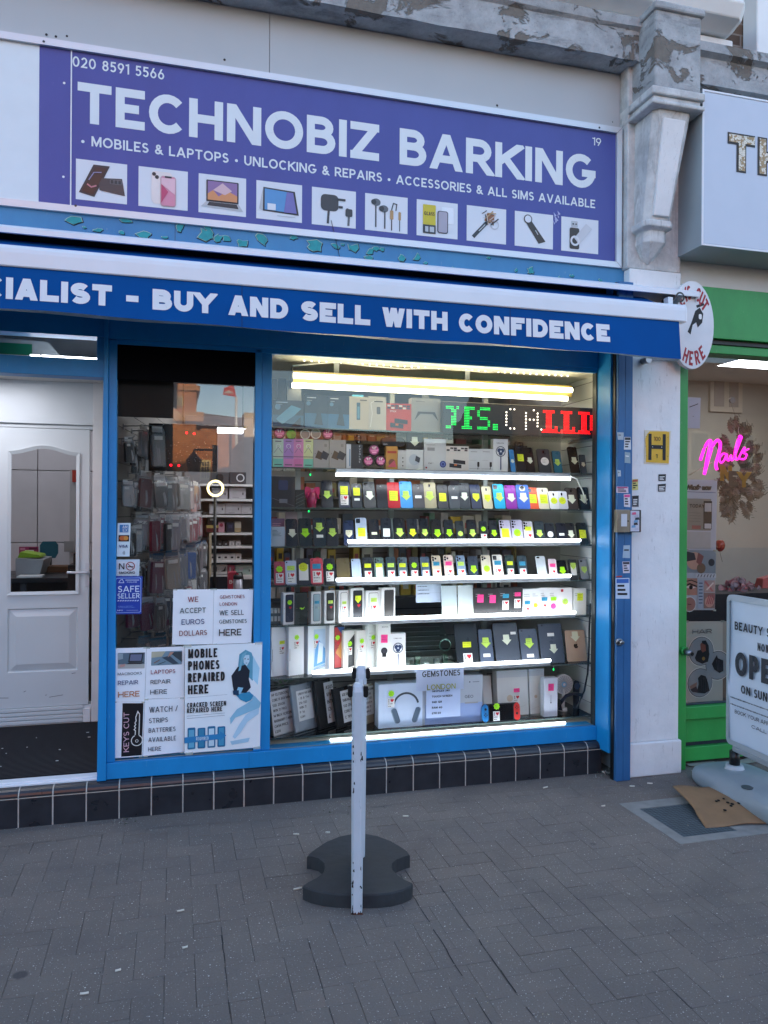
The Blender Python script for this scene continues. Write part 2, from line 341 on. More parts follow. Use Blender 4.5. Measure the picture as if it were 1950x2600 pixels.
# ---------------------------------------------------------------- ground
mb = MB(); mb.face([(-60, -60, -.03), (60, -60, -.03), (60, 12, -.03), (-60, 12, -.03)], M('3a3a3d', .9, scale=2)); mb.build('ground', kind='structure')
mb = MB(); mb.face([(-60, -16, -.012), (60, -16, -.012), (60, -7, -.012), (-60, -7, -.012)], M('303033', .85, scale=12)); mb.build('road', kind='structure')
mb = MB(); A0, A1, B0, B1 = -2.0, 6.0, -3.2, 0.3
mb.face([(-20, -6.5, -.0075), (20, -6.5, -.0075), (20, .3, -.0075), (-20, .3, -.0075)], JOINT)
tints = [.5]; cs = .1
for i in range(int(A0/cs), int(A1/cs)):
    for j in range(int(B0/cs), int(B1/cs)):
        k = (i-j) % 4
        if k == 0: x0, y0, x1, y1 = i, j, i+2, j+1
        elif k == 3: x0, y0, x1, y1 = i, j, i+1, j+2
        else: continue
        x0, y0, x1, y1 = (q*cs for q in (x0, y0, x1, y1)); g = random.uniform(.0001, .0008); h = random.uniform(-.0008, .0003); e = random.uniform(.0006, .0018)
        s = random.uniform(-.0007, .0007); tt = random.uniform(-.0007, .0007)
        if -1.06 < y0 < -.36 and 2.93 < x0 < 3.42: continue
        o4 = [(x0+g, y0+g), (x1-g, y0+g), (x1-g, y1-g), (x0+g, y1-g)]; i4 = [(x0+g+e, y0+g+e), (x1-g-e, y0+g+e), (x1-g-e, y1-g-e), (x0+g+e, y1-g-e)]
        hz = [h-s-tt, h+s-tt, h+s+tt, h-s+tt]
        a = [mb.v((*p, -.0072)) for p in o4]; bq = [mb.v((*p, z-.0012)) for p, z in zip(o4, hz)]; cq = [mb.v((*p, z)) for p, z in zip(i4, hz)]
        tv = random.random()
        for q in range(4):
            r2 = (q+1) % 4
            for f in ((a[q], a[r2], bq[r2], bq[q]), (bq[q], bq[r2], cq[r2], cq[q])): mb.F.append(list(f)); mb.K.append(mb.mi(PAVING)); mb.S.append(False); tints.append(tv)
        mb.F.append(cq); mb.K.append(mb.mi(PAVING)); mb.S.append(False); tints.append(tv)
DIRT = M('2b2a2c', .95, noise=.4, scale=60)
for xs, ya, yb2, wd in ((1.664, -2.5, -.95, .005), (1.80, -2.5, -1.0, .006), (1.20, -2.0, -1.25, .003), (.90, -2.4, -1.15, .003), (2.30, -2.6, -1.3, .003), (2.10, -1.35, -.55, .003), (.42, -2.2, -1.5, .003), (2.75, -2.2, -.9, .003)):
    y = ya; x = xs
    while y < yb2:
        y2 = y+random.uniform(.03, .08); x2 = xs+random.uniform(-.003, .003); w1 = wd*random.uniform(.25, .9)
        if random.random() < .72: mb.face([(x-w1/2, y, .0012), (x+w1/2, y, .0012), (x2+w1/2, y2, .0012), (x2-w1/2, y2, .0012)], DIRT); tints.append(0)
        x, y = x2, y2
pv = mb.build('pavement', kind='structure'); at = pv.data.attributes.new('tint', 'FLOAT', 'FACE'); at.data.foreach_set('value', tints)
# smooth mortar fillet along the shop fronts
mb = MB(); p = [(-2, -.20), (-1, -.16), (0, -.19), (.7, -.15), (1.3, -.2), (2.2, -.13), (3.0, -.16), (3.2, -.2)]
for (xa, ya), (xb, yb) in zip(p, p[1:]): mb.face([(xa, ya, .0012), (xb, yb, .0012), (xb, .0, .006), (xa, .0, .006)], PAVING)
mb.build('pavement_fillet', kind='structure')
# ---------------------------------------------------------------- terrace building above and behind
bt = thing('terrace_building', (3, 4.5, 0), 'brick terrace above the shops with white window bay', 'building')
mb = MB(); mb.box(-14, .22, 4.2, 24, 9, 12.6, BRICK); mb.build('upper_wall', bt)
mb = MB(); mb.box(-14, 8.8, 0, 24, 9, 4.19, BRICK); mb.build('rear_wall', bt)
for q0, q1 in ((-14, -2.0), (7.2, 24)): mb = MB(); mb.box(q0, .3, 0, q1, 8.7, 4.19, BRICK); mb.build('party_wall', bt)
a = P(1480, 20, -.05); d = P(1868, 20, -.05)
mb = MB(); s = [(-.06, 4.51), (-.16, 4.54), (-.2, 4.62), (-.16, 4.7), (-.06, 4.73), (.2, 4.73), (.2, 4.51)]
mb.loft([[(2.2, y, z) for y, z in s], [(d.x-.06, y, z) for y, z in s], [(d.x-.015, y*.8+.01, 4.62+(z-4.62)*.8) for y, z in s], [(d.x, y*.4+.03, 4.62+(z-4.62)*.45) for y, z in s]], WHITE, sm=False)
mb.box(2.2, -.03, 4.40, d.x, .2, 4.50, OLDWHITE); mb.build('window_sill', bt, bevel=.01)
e = P(1878, 20, .1)
mb = MB(); mb.box(e.x+.12, .08, 4.42, e.x+1.2, .215, 6, WHITE); mb.build('window_bay', bt, bevel=.01)
# ---------------------------------------------------------------- stone beam, pillar and console
mb = MB(); zt = 4.40; zb = 4.183
prof = [(-.150, zb), (-.152, zb+.17), (-.175, zb+.185), (-.185, zb+.225), (-.12, zb+.24), (.21, zb+.24), (.21, zb)]
xs = [-3+i*(6.36/40) for i in range(41)]
mb.loft([[(x, y+random.uniform(-.004, .004), z+random.uniform(-.003, .004)) for y, z in prof] for x in xs], STONE)
mb.build('stone_beam', label='flaking grey stone beam above the purple shop sign', cat='beam')
mb = MB(); prof = [(-.10, zb-.03), (-.10, zb+.13), (-.14, zb+.145), (-.14, zb+.20), (.2, zb+.2), (.2, zb-.03)]
mb.loft([[(x, y, z) for y, z in prof] for x in (3.63, 4.4, 5.5, 7)], STONE); mb.build('stone_beam', label='grey stone beam above the white salon light box', cat='beam')
pt = thing('pillar', (3.47, .0, 0), 'white painted pillar between the blue shop and the green salon', 'pillar')
mb = MB(); mb.box(3.302, -.09, .2, 3.655, .2, 3.0, OLDWHITE); mb.box(3.296, -.108, 0, 3.665, .2, .2, OLDWHITE)
mb.box(3.287, -.085, 3.0002, 3.655, .2, 4.2, GRIMY); mb.build('shaft', pt, bevel=.008)
mb = MB(); mb.box(3.315, -.31, 3.95, 3.615, .0, 4.40, STONE); mb.box(3.30, -.33, 4.385, 3.63, .02, 4.43, STONE); mb.build('capital', pt, bevel=.012)
mb = MB()
for z0, z1, o in ((3.905, 3.95, .03), (3.875, 3.905, .012), (3.85, 3.875, .03)): mb.box(3.315-o, -.30-o, z0, 3.60+o, .0, z1, GRIMY)
mb.build('moulding', pt, bevel=.008)
def ring(x0, x1, yf, z): return [(x0, -.02, z), (x0, yf+.03, z), (x0+.03, yf, z), (x1-.03, yf, z), (x1, yf+.03, z), (x1, -.02, z)]
mb = MB(); mb.loft([ring(3.335, 3.585, -.285, 3.85), ring(3.33, 3.51, -.20, 3.245)], GRIMY)
mb.loft([[(3.385, -.292, 3.80), (3.53, -.292, 3.80), (3.53, -.27, 3.80), (3.385, -.27, 3.80)], [(3.372, -.222, 3.27), (3.475, -.222, 3.27), (3.475, -.19, 3.27), (3.372, -.19, 3.27)]], OLDWHITE)
mb.build('console', pt, bevel=.006)
mb = MB(); mb.loft([ring(3.315, 3.515, -.225, 3.245), ring(3.315, 3.515, -.225, 3.21), ring(3.345, 3.49, -.19, 3.195), ring(3.34, 3.495, -.19, 3.13), ring(3.375, 3.46, -.13, 3.06), ring(3.40, 3.44, -.09, 3.03)], GRIMY)
mb.build('drop', pt, bevel=.006)
# grey panel behind the sign
mb = MB(); g = M('b0b4b6', .45, noise=.04, scale=2)
sx = P(685, 60, 0).x
for x0, x1 in ((-3, sx-.0015), (sx+.0015, 3.285)): mb.box(x0, 0, 3.0, x1, .2, 4.18, g)
for u, v in ((118, 88), (142, 93), (170, 92), (570, 152), (1555, 310), (1262, 268), (1592, 190)): q = P(u, v, 0); mb.disc(q.x, q.z, random.uniform(.003, .007), BLACK, -.001)
mb.build('fascia_board', label='plain grey panel above the purple shop sign', cat='panel')
# blue flaking fascia strip under the sign
mb = MB(); mb.box(-3, -.03, 2.85, 3.318, .1, 3.012, FASCIA)
def chip(u, v, w, h, k=1):
    c = P(u, v, -.0305); n2 = random.randint(7, 11); pts = []
    for i in range(n2):
        t = 2*math.pi*i/n2+random.uniform(-.3, .3); r = random.uniform(.5, 1.3); pts.append((c.x+r*w*math.cos(t), c.z+r*h*math.sin(t)))
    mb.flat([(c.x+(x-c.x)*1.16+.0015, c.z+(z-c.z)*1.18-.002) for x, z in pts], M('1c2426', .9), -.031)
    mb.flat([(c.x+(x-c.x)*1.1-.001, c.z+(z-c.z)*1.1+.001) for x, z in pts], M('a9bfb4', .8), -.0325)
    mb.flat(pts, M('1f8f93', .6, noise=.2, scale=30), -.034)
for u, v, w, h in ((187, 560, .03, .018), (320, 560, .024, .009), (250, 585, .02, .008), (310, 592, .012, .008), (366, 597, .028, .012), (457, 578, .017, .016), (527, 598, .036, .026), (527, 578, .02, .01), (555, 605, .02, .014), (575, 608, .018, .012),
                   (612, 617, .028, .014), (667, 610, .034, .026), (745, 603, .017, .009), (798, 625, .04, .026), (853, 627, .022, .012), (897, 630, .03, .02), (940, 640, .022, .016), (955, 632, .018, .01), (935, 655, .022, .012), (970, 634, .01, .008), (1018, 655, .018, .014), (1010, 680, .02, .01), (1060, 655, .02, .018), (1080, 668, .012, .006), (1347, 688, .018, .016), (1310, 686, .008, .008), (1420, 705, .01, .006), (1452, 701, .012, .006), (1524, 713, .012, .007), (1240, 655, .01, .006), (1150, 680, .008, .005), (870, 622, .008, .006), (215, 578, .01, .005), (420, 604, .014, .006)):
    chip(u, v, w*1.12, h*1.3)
mb.line([(P(*q, -.03).x, P(*q, -.03).z) for q in ((840, 560), (850, 600), (862, 655))], .003, M('3a3030', .9), -.036)
sx = P(444, 590, -.03).x; mb.rect(sx, 2.86, sx+.002, 3.01, BLACK, -.031)
mb.build('fascia_strip', label='blue flaking fascia strip with teal patches under the purple sign', cat='fascia')
# ---------------------------------------------------------------- black tiled plinth
mb = MB(); TILE = M('2a2b30', .3, noise=.25, scale=14, bump=.04); GROUT = M('cbc6bb', .9, noise=.15, scale=30)
mb.box(-1.9, .004, 0, 3.19, .06, .1500, GROUT); mb.box(-1.9, .037, .1501, 3.19, .0605, .1872, GROUT)
for k in range(-12, 21):
    pr = [(.0015, .1501)]+[(.038-.0365*math.cos(math.radians(t)), .1515+.0355*math.sin(math.radians(t))) for t in (12, 30, 50, 70, 90)]+[(.0385, .1501)]
    mb.loft([[(x, y, z) for y, z in pr] for x in (k*.155-.003, k*.155+.003)], GROUT)
for k in range(-12, 21):
    x0 = k*.155+.0034+random.uniform(-.0006, .0006); x1 = min((k+1)*.155-.0034, 3.19)
    if x1-x0 < .02: continue
    mb.box(x0, 0, .002, x1, .03, .1455, TILE)
    pr = [(.0, .1505)]+[(.036-.036*math.cos(math.radians(t)), .1525+.036*math.sin(math.radians(t))) for t in (12, 30, 50, 70, 90)]+[(.062, .189), (.062, .1505)]
    mb.loft([[(x, y, z) for y, z in pr] for x in (x0, x1)], TILE)
mb.build('tiled_plinth', label='black tiled plinth with pale grout below the blue shop window', cat='plinth', bevel=.0012)
# ---------------------------------------------------------------- blue shop front
sf = thing('blue_shopfront', (1.7, .05, .19), 'blue painted shop front frame around the phone shop windows and doorway', 'shop front')
X = lambda u, v, y: P(u, v, y).x
lp0, lp1, lp2 = X(245.6, 1990, .03), X(269, 1988, .03), X(292, 1900, .06)
mb = MB(); mb.loft([[(x0, .03, z), (lp1, .03, z), (lp1, .16, z), (x0, .16, z)] for x0, z in ((lp0, .19), (lp0+.027, 2.9))], BLUE); mb.build('door_post', sf, bevel=.003)
mb = MB(); mb.box(lp1+.0003, .055, .275, lp2, .16, 2.42, BLUE); mb.build('window_stile', sf, bevel=.003)
mr0, mr1 = X(645, 1400, .07), X(688, 1400, .07)
mb = MB(); mb.box(mr0, .055, .275, mr0+.035, .17, 2.42, BLUE); mb.box(mr0+.0353, .066, .275, mr1, .17, 2.42, BLUE); mb.build('mullion', sf, bevel=.003)
mb = MB(); mb.box(lp1+.0003, .042, .192, 3.179, .16, .274, BLUE); sx = X(632, 1930, .042); mb.rect(sx, .194, sx+.0015, .272, M('0e4474', .5), .0415)
mb.box(lp1+.0003, .068, .2742, 3.179, .075, .279, M('6e7a82', .5)); mb.build('bottom_rail', sf, bevel=.002)
mb = MB(); mb.box(lp1+.0003, .045, 2.425, 3.179, .16, 2.9, BLUE); mb.box(lp2, .055, 2.40, 3.179, .08, 2.4245, BLUE)
mb.build('top_rail', sf, bevel=.002)
mb = MB(); mb.box(-3, .05, 2.226, lp0+.04, .15, 2.315, BLUE); mb.box(-3, .05, 2.43, lp0+.04, .15, 2.9, BLUE); mb.box(X(247, 870, .08), .06, 2.3153, lp0+.04, .14, 2.4297, BLUE); mb.build('transom', sf, bevel=.002)
mb = MB(); mb.box(3.18, -.088, .15, 3.30, .09, 2.9, BLUE); mb.box(3.172, .055, .275, 3.1797, .10, 2.42, M('2a3338', .4)); mb.build('window_reveal', sf, bevel=.003)
mb = MB(); mb.box(3.192, -.118, .0, 3.302, -.0885, 2.9, BLACK)
mb.box(3.199, -.14, .0, 3.245, -.0903, 2.9, BLUE2); mb.box(3.2462, -.139, .0, 3.2955, -.0903, 2.9, BLUE2); mb.build('shutter_guide', sf, bevel=.003)
mb = MB(); c0 = P(1572, 1630, -.142)
mb.tube([(c0.x, -.135, c0.z), (c0.x, -.15, c0.z), (c0.x, -.152, c0.z)], [.022, .022, .016], STEEL, 14); mb.tube([(c0.x, -.15, c0.z), (c0.x-.004, -.185, c0.z+.004), (c0.x-.004, -.187, c0.z+.004)], [.012, .011, .006], STEEL, 12); mb.build('lock', sf)
mb = MB(); mb.face([(lp2-.003, .08, .272), (mr0+.003, .08, .272), (mr0+.003, .08, 2.42), (lp2-.003, .08, 2.42)], DGLASS); mb.build('window_pane', sf)
mb = MB(); mb.face([(mr1-.003, .08, .272), (3.176, .08, .272), (3.176, .08, 2.42), (mr1-.003, .08, 2.42)], GLASS); mb.build('window_pane', sf)
mb = MB(); mb.face([(-2.5, .10, 2.31), (lp0, .10, 2.31), (lp0, .10, 2.435), (-2.5, .10, 2.435)], GLASS); mb.build('transom_pane', sf)
mb = MB(); q0, q1 = P(1566, 1310, -.16), P(1629, 1390, -.16)
# ---------------------------------------------------------------- shop interior shell
PAINT = M('bdbdbd', .7, noise=.03); CEIL = M('c6c6c4', .8, noise=.03)
mb = MB(); mb.box(-2.0, .17, .15, 3.31, 8.7, .2, M('6d675f', .5, scale=4)); mb.build('shop_floor', kind='structure')
mb = MB(); mb.box(-2.0, .16, 2.82, 7.2, 8.7, 2.9, CEIL); mb.build('shop_ceiling', kind='structure')
iw = thing('shop_partition', (1, 3, .2), 'pale inner walls of the phone shop seen through the windows', 'wall')
mb = MB(); mb.box(3.26, .12, .2, 3.31, 8.6, 2.82, PAINT); mb.build('right_wall', iw)
mb = MB(); mb.box(-1.99, 3.9, .2, 3.2597, 3.95, 2.82, PAINT); mb.build('back_wall', iw)
mb = MB(); mb.box(.27, 1.13, .2, .33, 3.899, 2.82, PAINT); mb.box(.362, .17, .2, .39, 1.129, 2.82, PAINT); mb.build('partition', iw)
mb = MB(); mb.box(-1.99, .17, .2, -1.93, 3.89, 2.82, PAINT); mb.build('left_wall', iw)
def ceiling_light(x, y, z, wx, wy, e, label, col='f4f4ff'):
    t = thing('ceiling_light', (x, y, z), label, 'ceiling light')
    mb = MB(); mb.box(x-wx/2-.02, y-wy/2-.02, z-.012, x+wx/2+.02, y+wy/2+.02, z, WHITE); mb.build('frame', t)
    mb = MB(); mb.face([(x-wx/2, y-wy/2, z-.014), (x+wx/2, y-wy/2, z-.014), (x+wx/2, y+wy/2, z-.014), (x-wx/2, y+wy/2, z-.014)], M(col, emit=e)); mb.build('diffuser', t)
ceiling_light(1.15, 1.9, 2.818, 1.0, .14, 7, 'unseen ceiling panel added to light the phone shop, left of the display')  # added panel, hidden from view, brightens the inside behind the left window
ceiling_light(2.5, 2.4, 2.818, 1.2, .14, 13, 'unseen fill light added on the phone shop ceiling behind the display')  # added fill light, unseen, brightens the gaps between the display shelves
# ---------------------------------------------------------------- recessed doorway
YD = 1.12; DW = M('ccd2d4', .45, noise=.04, scale=3); DX = lambda u, v: P(u, v, YD).x; DZ = lambda u, v: P(u, v, YD).z
dl, dr, dt, db = -.60, DX(226, 1400), DZ(200, 1091), .325
jr = DX(263, 1300)+.04
en = thing('door_surround', (-.2, YD+.1, .2), 'pale panelled surround over and beside the recessed white door', 'door surround')
mb = MB(); mb.box(dl-.5, YD, dt+.03, dr+.02, YD+.1, 2.36, DW); mb.box(dl-.5, YD+.015, dt+.004, dr+.02, YD+.1, dt+.0299, DW); mb.build('head_panel', en, bevel=.003)
mb = MB(); mb.box(dr+.0202, YD-.02, .215, jr, YD+.1, 2.36, M('d9d9d8', .5, noise=.05, scale=9, bump=.15)); mb.build('jamb', en, bevel=.003)
mb = MB(); mb.box(dl-.5, YD+.0, .2102, dr+.02, YD+.1, db-.004, DW)
for k in range(4): mb.box(dl-.5, YD-.014, .222+k*.026, dr-.03, YD-.0002, .244+k*.026, DW)
mb.box(dr-.028, YD-.02, .215, dr+.015, YD-.0003, .30, OLDWHITE); mb.build('weather_bar', en, bevel=.003)
mb = MB(); mb.box(-2.0, .45, 2.36, .361, YD+.1, 2.39, CEIL)
mb.tube([(-1.9, .75, 2.355), (-.12, .75, 2.355)], .004, BLACK, 4); mb.build('soffit', en)
mb = MB(); mb.box(-2, .9, 2.3902, .361, .95, 2.8199, M('8d9195', .6)); mb.build('bulkhead', en)
# light strip lying behind the transom and the panel light of the porch
LZ0, LZ1 = P(170, 916, .3).z, P(170, 906, .3).z
t = thing('strip_light', (-.2, .3, LZ0), 'glowing white strip light behind the transom over the doorway', 'strip light')
mb = MB(); mb.box(X(78, 907, .3), .28, LZ0-.03, .36, .34, LZ0-.0005, ALU); mb.build('rail', t)
mb = MB(); mb.box(X(78, 907, .3), .285, LZ0, X(101, 907, .3), .325, LZ1, M('f2f6ff', emit=3)); mb.build('tube', t)
mb = MB(); mb.box(X(107, 907, .3), .285, LZ0, .355, .325, LZ1, M('f2f6ff', emit=3)); mb.build('tube', t)
g0, g1 = P(0, 905, .5), P(110, 885, .5)
mb = MB(); mb.prism([(-.8, 2.3905), (g1.x+.10, 2.3905), (g1.x+.03, g1.z+.03), (-.8, g1.z+.05)], .46, .60, M('7d8488', .5)); mb.rect(-.8, 2.392, g1.x-.05, g1.z+.012, M('0e5a40', .4), .459)
mb.build('air_curtain', label='grey wall unit with green front above the transom', cat='wall unit')
ceiling_light(-.42, .72, 2.36, .62, .3, 3.4, 'flat square light in the porch ceiling before the white door')
# door leaf with arched glass
dr_ = thing('door', ((dl+dr)/2, YD, db), 'white panelled door with arch topped glass in the recessed doorway', 'door')
gx0, gx1, gz0 = DX(27, 1300), DX(195, 1300), DZ(110, 1503)
gsh, gpk = DZ(30, 1152), DZ(112, 1138)
def archline(o):
    c = (gx0+gx1)/2; h = (gx1-gx0)/2; pts = []
    for i in range(21):
        x = gx0-o+(gx1-gx0+2*o)*i/20; t = abs(x-c)/(h+o); pts.append((x, gsh+o+(gpk-gsh)*(.5+.5*math.cos(math.pi*min(1, t)))))
    return pts
top = archline(0); mb = MB()
y0 = YD-.002; y1 = YD+.04
for (xa, za), (xb, zb2) in zip(top, top[1:]): mb.face([(xa, y0, za), (xb, y0, zb2), (xb, y0, dt), (xa, y0, dt)], DW); mb.face([(xa, y0, za), (xb, y0, zb2), (xb, y1, zb2), (xa, y1, za)], DW)
for x0, x1 in ((dl, gx0), (gx1, dr)): mb.face([(x0, y0, gz0), (x1, y0, gz0), (x1, y0, dt), (x0, y0, dt)], DW)
px0, px1, pz0, pz1 = DX(19, 1545), DX(198, 1545), DZ(110, 1705), DZ(110, 1544); q = .03
for r4 in ((dl, db, px0, gz0), (px1, db, dr, gz0), (px0, db, px1, pz0), (px0, pz1, px1, gz0)): mb.face([(r4[0], y0, r4[1]), (r4[2], y0, r4[1]), (r4[2], y0, r4[3]), (r4[0], y0, r4[3])], DW)
o4 = [(px0, pz0), (px1, pz0), (px1, pz1), (px0, pz1)]
def shrink(k): return [(px0+k, pz0+k), (px1-k, pz0+k), (px1-k, pz1-k), (px0+k, pz1-k)]
st = [(0, y0), (.008, y0+.012), (.05, y0-.003), (.056, y0-.003)]
for (ka, ya), (kb, yb) in zip(st, st[1:]):
    A, B = shrink(ka), shrink(kb)
    for i in range(4): j = (i+1) % 4; mb.face([(A[i][0], ya, A[i][1]), (A[j][0], ya, A[j][1]), (B[j][0], yb, B[j][1]), (B[i][0], yb, B[i][1])], DW)
mb.face([(x, y0-.003, z) for x, z in shrink(.056)], DW)
mb.face([(dl, y1, db), (dr, y1, db), (dr, y1, gz0), (dl, y1, gz0)], DW); mb.face([(dr, y0, db), (dr, y1, db), (dr, y1, dt), (dr, y0, dt)], DW); mb.face([(dl, y0, db), (dr, y0, db), (dr, y1, db), (dl, y1, db)], DW); mb.face([(gx0, y0, gz0), (gx1, y0, gz0), (gx1, y1, gz0), (gx0, y1, gz0)], DW)
for u, v, uu, vv in ((60, 1757, 66, 1754), (115, 1765, 119, 1764), (125, 1770, 160, 1764), (182, 1710, 192, 1708), (0, 1772, 22, 1772)): mb.line([(DX(u, v), DZ(u, v)), (DX(uu, vv), DZ(uu, vv))], .003, M('55575a', .7), y0-.001)
LEAF_ = mb.build('leaf', dr_)
mb = MB(); A = archline(-.004)[::-1]+[(gx0+.004, gz0+.004), (gx1-.004, gz0+.004)]; Bq = archline(.016)[::-1]+[(gx0-.016, gz0-.016), (gx1+.016, gz0-.016)]
for i in range(len(A)):
    j = (i+1) % len(A)
    for (p1, ya), (p2, yb) in (((A, y0-.004), (Bq, y0-.012)),): mb.face([(p1[i][0], ya, p1[i][1]), (p1[j][0], ya, p1[j][1]), (p2[j][0], yb, p2[j][1]), (p2[i][0], yb, p2[i][1])], DW)
    mb.face([(Bq[i][0], y0-.012, Bq[i][1]), (Bq[j][0], y0-.012, Bq[j][1]), (Bq[j][0], y0, Bq[j][1]), (Bq[i][0], y0, Bq[i][1])], DW)
mb.build('glazing_bead', LEAF_)
mb = MB(); mb.face([(x, YD+.02, z) for x, z in archline(.002)[::-1]+[(gx0, gz0), (gx1, gz0)]], GLASS); mb.build('pane', LEAF_)
mb = MB(); hz = DZ(210, 1453); hx = DX(222, 1453); mb.box(hx-.012, y0-.008, hz-.09, hx+.012, y0, hz+.06, ALU); mb.tube([(hx, y0-.008, hz), (hx, y0-.05, hz)], .008, ALU); mb.tube([(hx+.003, y0-.05, hz), (hx-.115, y0-.05, hz+.004)], .008, ALU); mb.build('handle', LEAF_, bevel=.002)
# mat and threshold
mb = MB(); MATM = M('1b1b1f', .75, noise=.25, scale=20); mb.box(-1.9, .125, .195, .36, YD, .206, MATM)
for k in range(48): yy = .135+k*.0204; mb.box(-1.9, yy, .2062, .36, yy+.009, .2125, MATM)
for k in range(16): xx = random.uniform(-.5, .3); yy = random.uniform(.2, 1.0); mb.box(xx, yy, .2127, xx+random.uniform(.004, .016), yy+.004, .2145, WHITE)
mb.build('door_mat', label='black ribbed rubber mat in the recessed doorway', cat='mat')
mb = MB(); mb.box(-1.9, .066, .19, lp0+.02, .124, .208, ALUW); mb.box(-1.9, .05, .189, lp0-.001, .0655, .2, ALUW); mb.build('threshold', label='white aluminium threshold strip in front of the door mat', cat='threshold', bevel=.003)
# office seen through the door glass
IO = lambda u, v, y: P(u, v, y)
ow = thing('cabinet', (-.3, 3.3, .2), 'tall white cupboard wall seen through the door glass', 'cupboard')
mb = MB(); WP = M('d6d2d6', .5, noise=.03)
for k in range(5):
    for z0, z1 in ((.2, 1.26), (1.266, 1.90), (1.906, 2.8)): mb.box(-1.7+k*.42, 3.3, z0, -1.286+k*.42, 3.6, z1, WP)
mb.build('door', ow, bevel=.003)
dk = thing('desk', (-.3, 2.4, .2), 'black office desk seen through the door glass', 'desk')
dz = P(100, 1462, 2.2).z
mb = MB(); mb.box(-1.6, 2.0, dz-.035, .2, 2.75, dz, M('1c1c20', .35)); mb.build('desktop', dk, bevel=.004)
for x in (-1.2, P(62, 1480, 2.1).x): mb = MB(); mb.box(x-.02, 2.05, .2, x+.02, 2.09, dz-.036, M('3b3b40', .5)); mb.build('leg', dk)
mb = MB(); mb.box(-1.5, 2.7, .3, .18, 2.72, dz-.04, M('4b3c30', .6)); mb.build('modesty_panel', dk)
def ib(u0, v0, u1, v1, y, dep, m): a, c = P(u0, v1, y), P(u1, v0, y); mb.box(a.x, y, a.z, c.x, y+dep, c.z, m)
pr = thing('printer', (P(75, 1460, 2.2).x, 2.4, dz), 'grey office printer on the black desk behind the door', 'printer')
mb = MB(); a, c = P(39, 1452, 2.2), P(112, 1420, 2.2); mb.prism([(a.x, dz+.001), (c.x-.03, dz+.001), (c.x, c.z), (a.x, c.z+.01)], 2.2, 2.6, M('9ea0a3', .5)); mb.build('body', pr, bevel=.006)
mb = MB(); mb.prism([(a.x+.01, c.z+.012), (a.x+.17, c.z+.012), (a.x+.16, c.z+.03), (a.x+.03, c.z+.055)], 2.22, 2.5, M('8fb41c', .5)); mb.build('paper_pad', label='lime green paper pad on top of the grey printer', cat='paper pad')
mb = MB(); mb.box(P(47, 1460, 2.1).x, 2.02, dz+.001, P(110, 1460, 2.1).x, 2.18, dz+.012, WHITE); mb.build('paper_pile', label='loose white papers on the black desk in front of the printer', cat='papers')
mb = MB(); ib(116, 1438, 172, 1460, 2.5, .2, M('6b4a2e', .6)); mb.build('cardboard_box', label='brown box on the black desk behind the door glass', cat='box')
mb = MB(); a, c = P(48, 1415, 3.28), P(97, 1388, 3.28); mb.rect(a.x, a.z, c.x, c.z, M('a13a63', .6), 3.285); mb.rect(a.x+.05, a.z, a.x+.12, c.z-.03, WHITE, 3.283); mb.rect(a.x+.01, c.z-.03, a.x+.05, c.z-.01, M('d88aa5', .6), 3.283); mb.rect(a.x+.08, c.z-.025, c.x-.01, c.z-.008, M('5e1534', .6), 3.2825)
mb.build('notice', label='pink and white notice on the cupboard behind the printer', cat='notice')
mb = MB(); a = P(124, 1405, 2.9); mb.loft([[(a.x+dx*s, 2.9+dy, a.z+z) for dx, dy in ((-.07, 0), (.07, 0), (.07, .03), (-.07, .03))] for s, z in ((.7, -.04), (1, 0), (1, .07), (.7, .1))], M('12596b', .6)); mb.tube([(a.x, 2.93, a.z), (a.x, 2.98, .5)], .02, BLACK); mb.tube([(a.x-.2, 2.98, .215), (a.x+.2, 2.98, .215)], .015, BLACK); mb.build('office_chair', label='teal backed office chair beyond the desk', cat='chair')
mb = MB(); ib(172, 1435, 196, 1500, 1.9, .3, M('17171b', .6)); ib(186, 1405, 200, 1440, 1.95, .2, M('101014', .5)); mb.build('monitor', label='black computer equipment at the right edge of the door glass', cat='computer')
mb = MB(); mb.rect(P(185, 1398, 3.6).x, P(185, 1398, 3.2).z, P(195, 1372, 3.2).x, P(190, 1372, 3.2).z, M('9a9a9a', .5), 3.0); mb.box(P(184, 1230, 3.2).x, 3.02, 1.0, P(198, 1230, 3.2).x, 3.05, P(190, 1195, 3.2).z, M('b8b5b6', .5)); mb.box(P(187, 1230, 3.1).x, 3.0, P(190, 1225, 3.1).z, P(198, 1230, 3.1).x, 3.015, P(190, 1195, 3.1).z, M('b0392a', .5)); mb.build('post', label='pale door post with orange red top beyond the glass', cat='post')
ceiling_light(-.6, 2.4, 2.818, .8, .3, 3, 'unseen ceiling panel added to light the office beyond the recessed door')  # added panel, out of view, lights the office
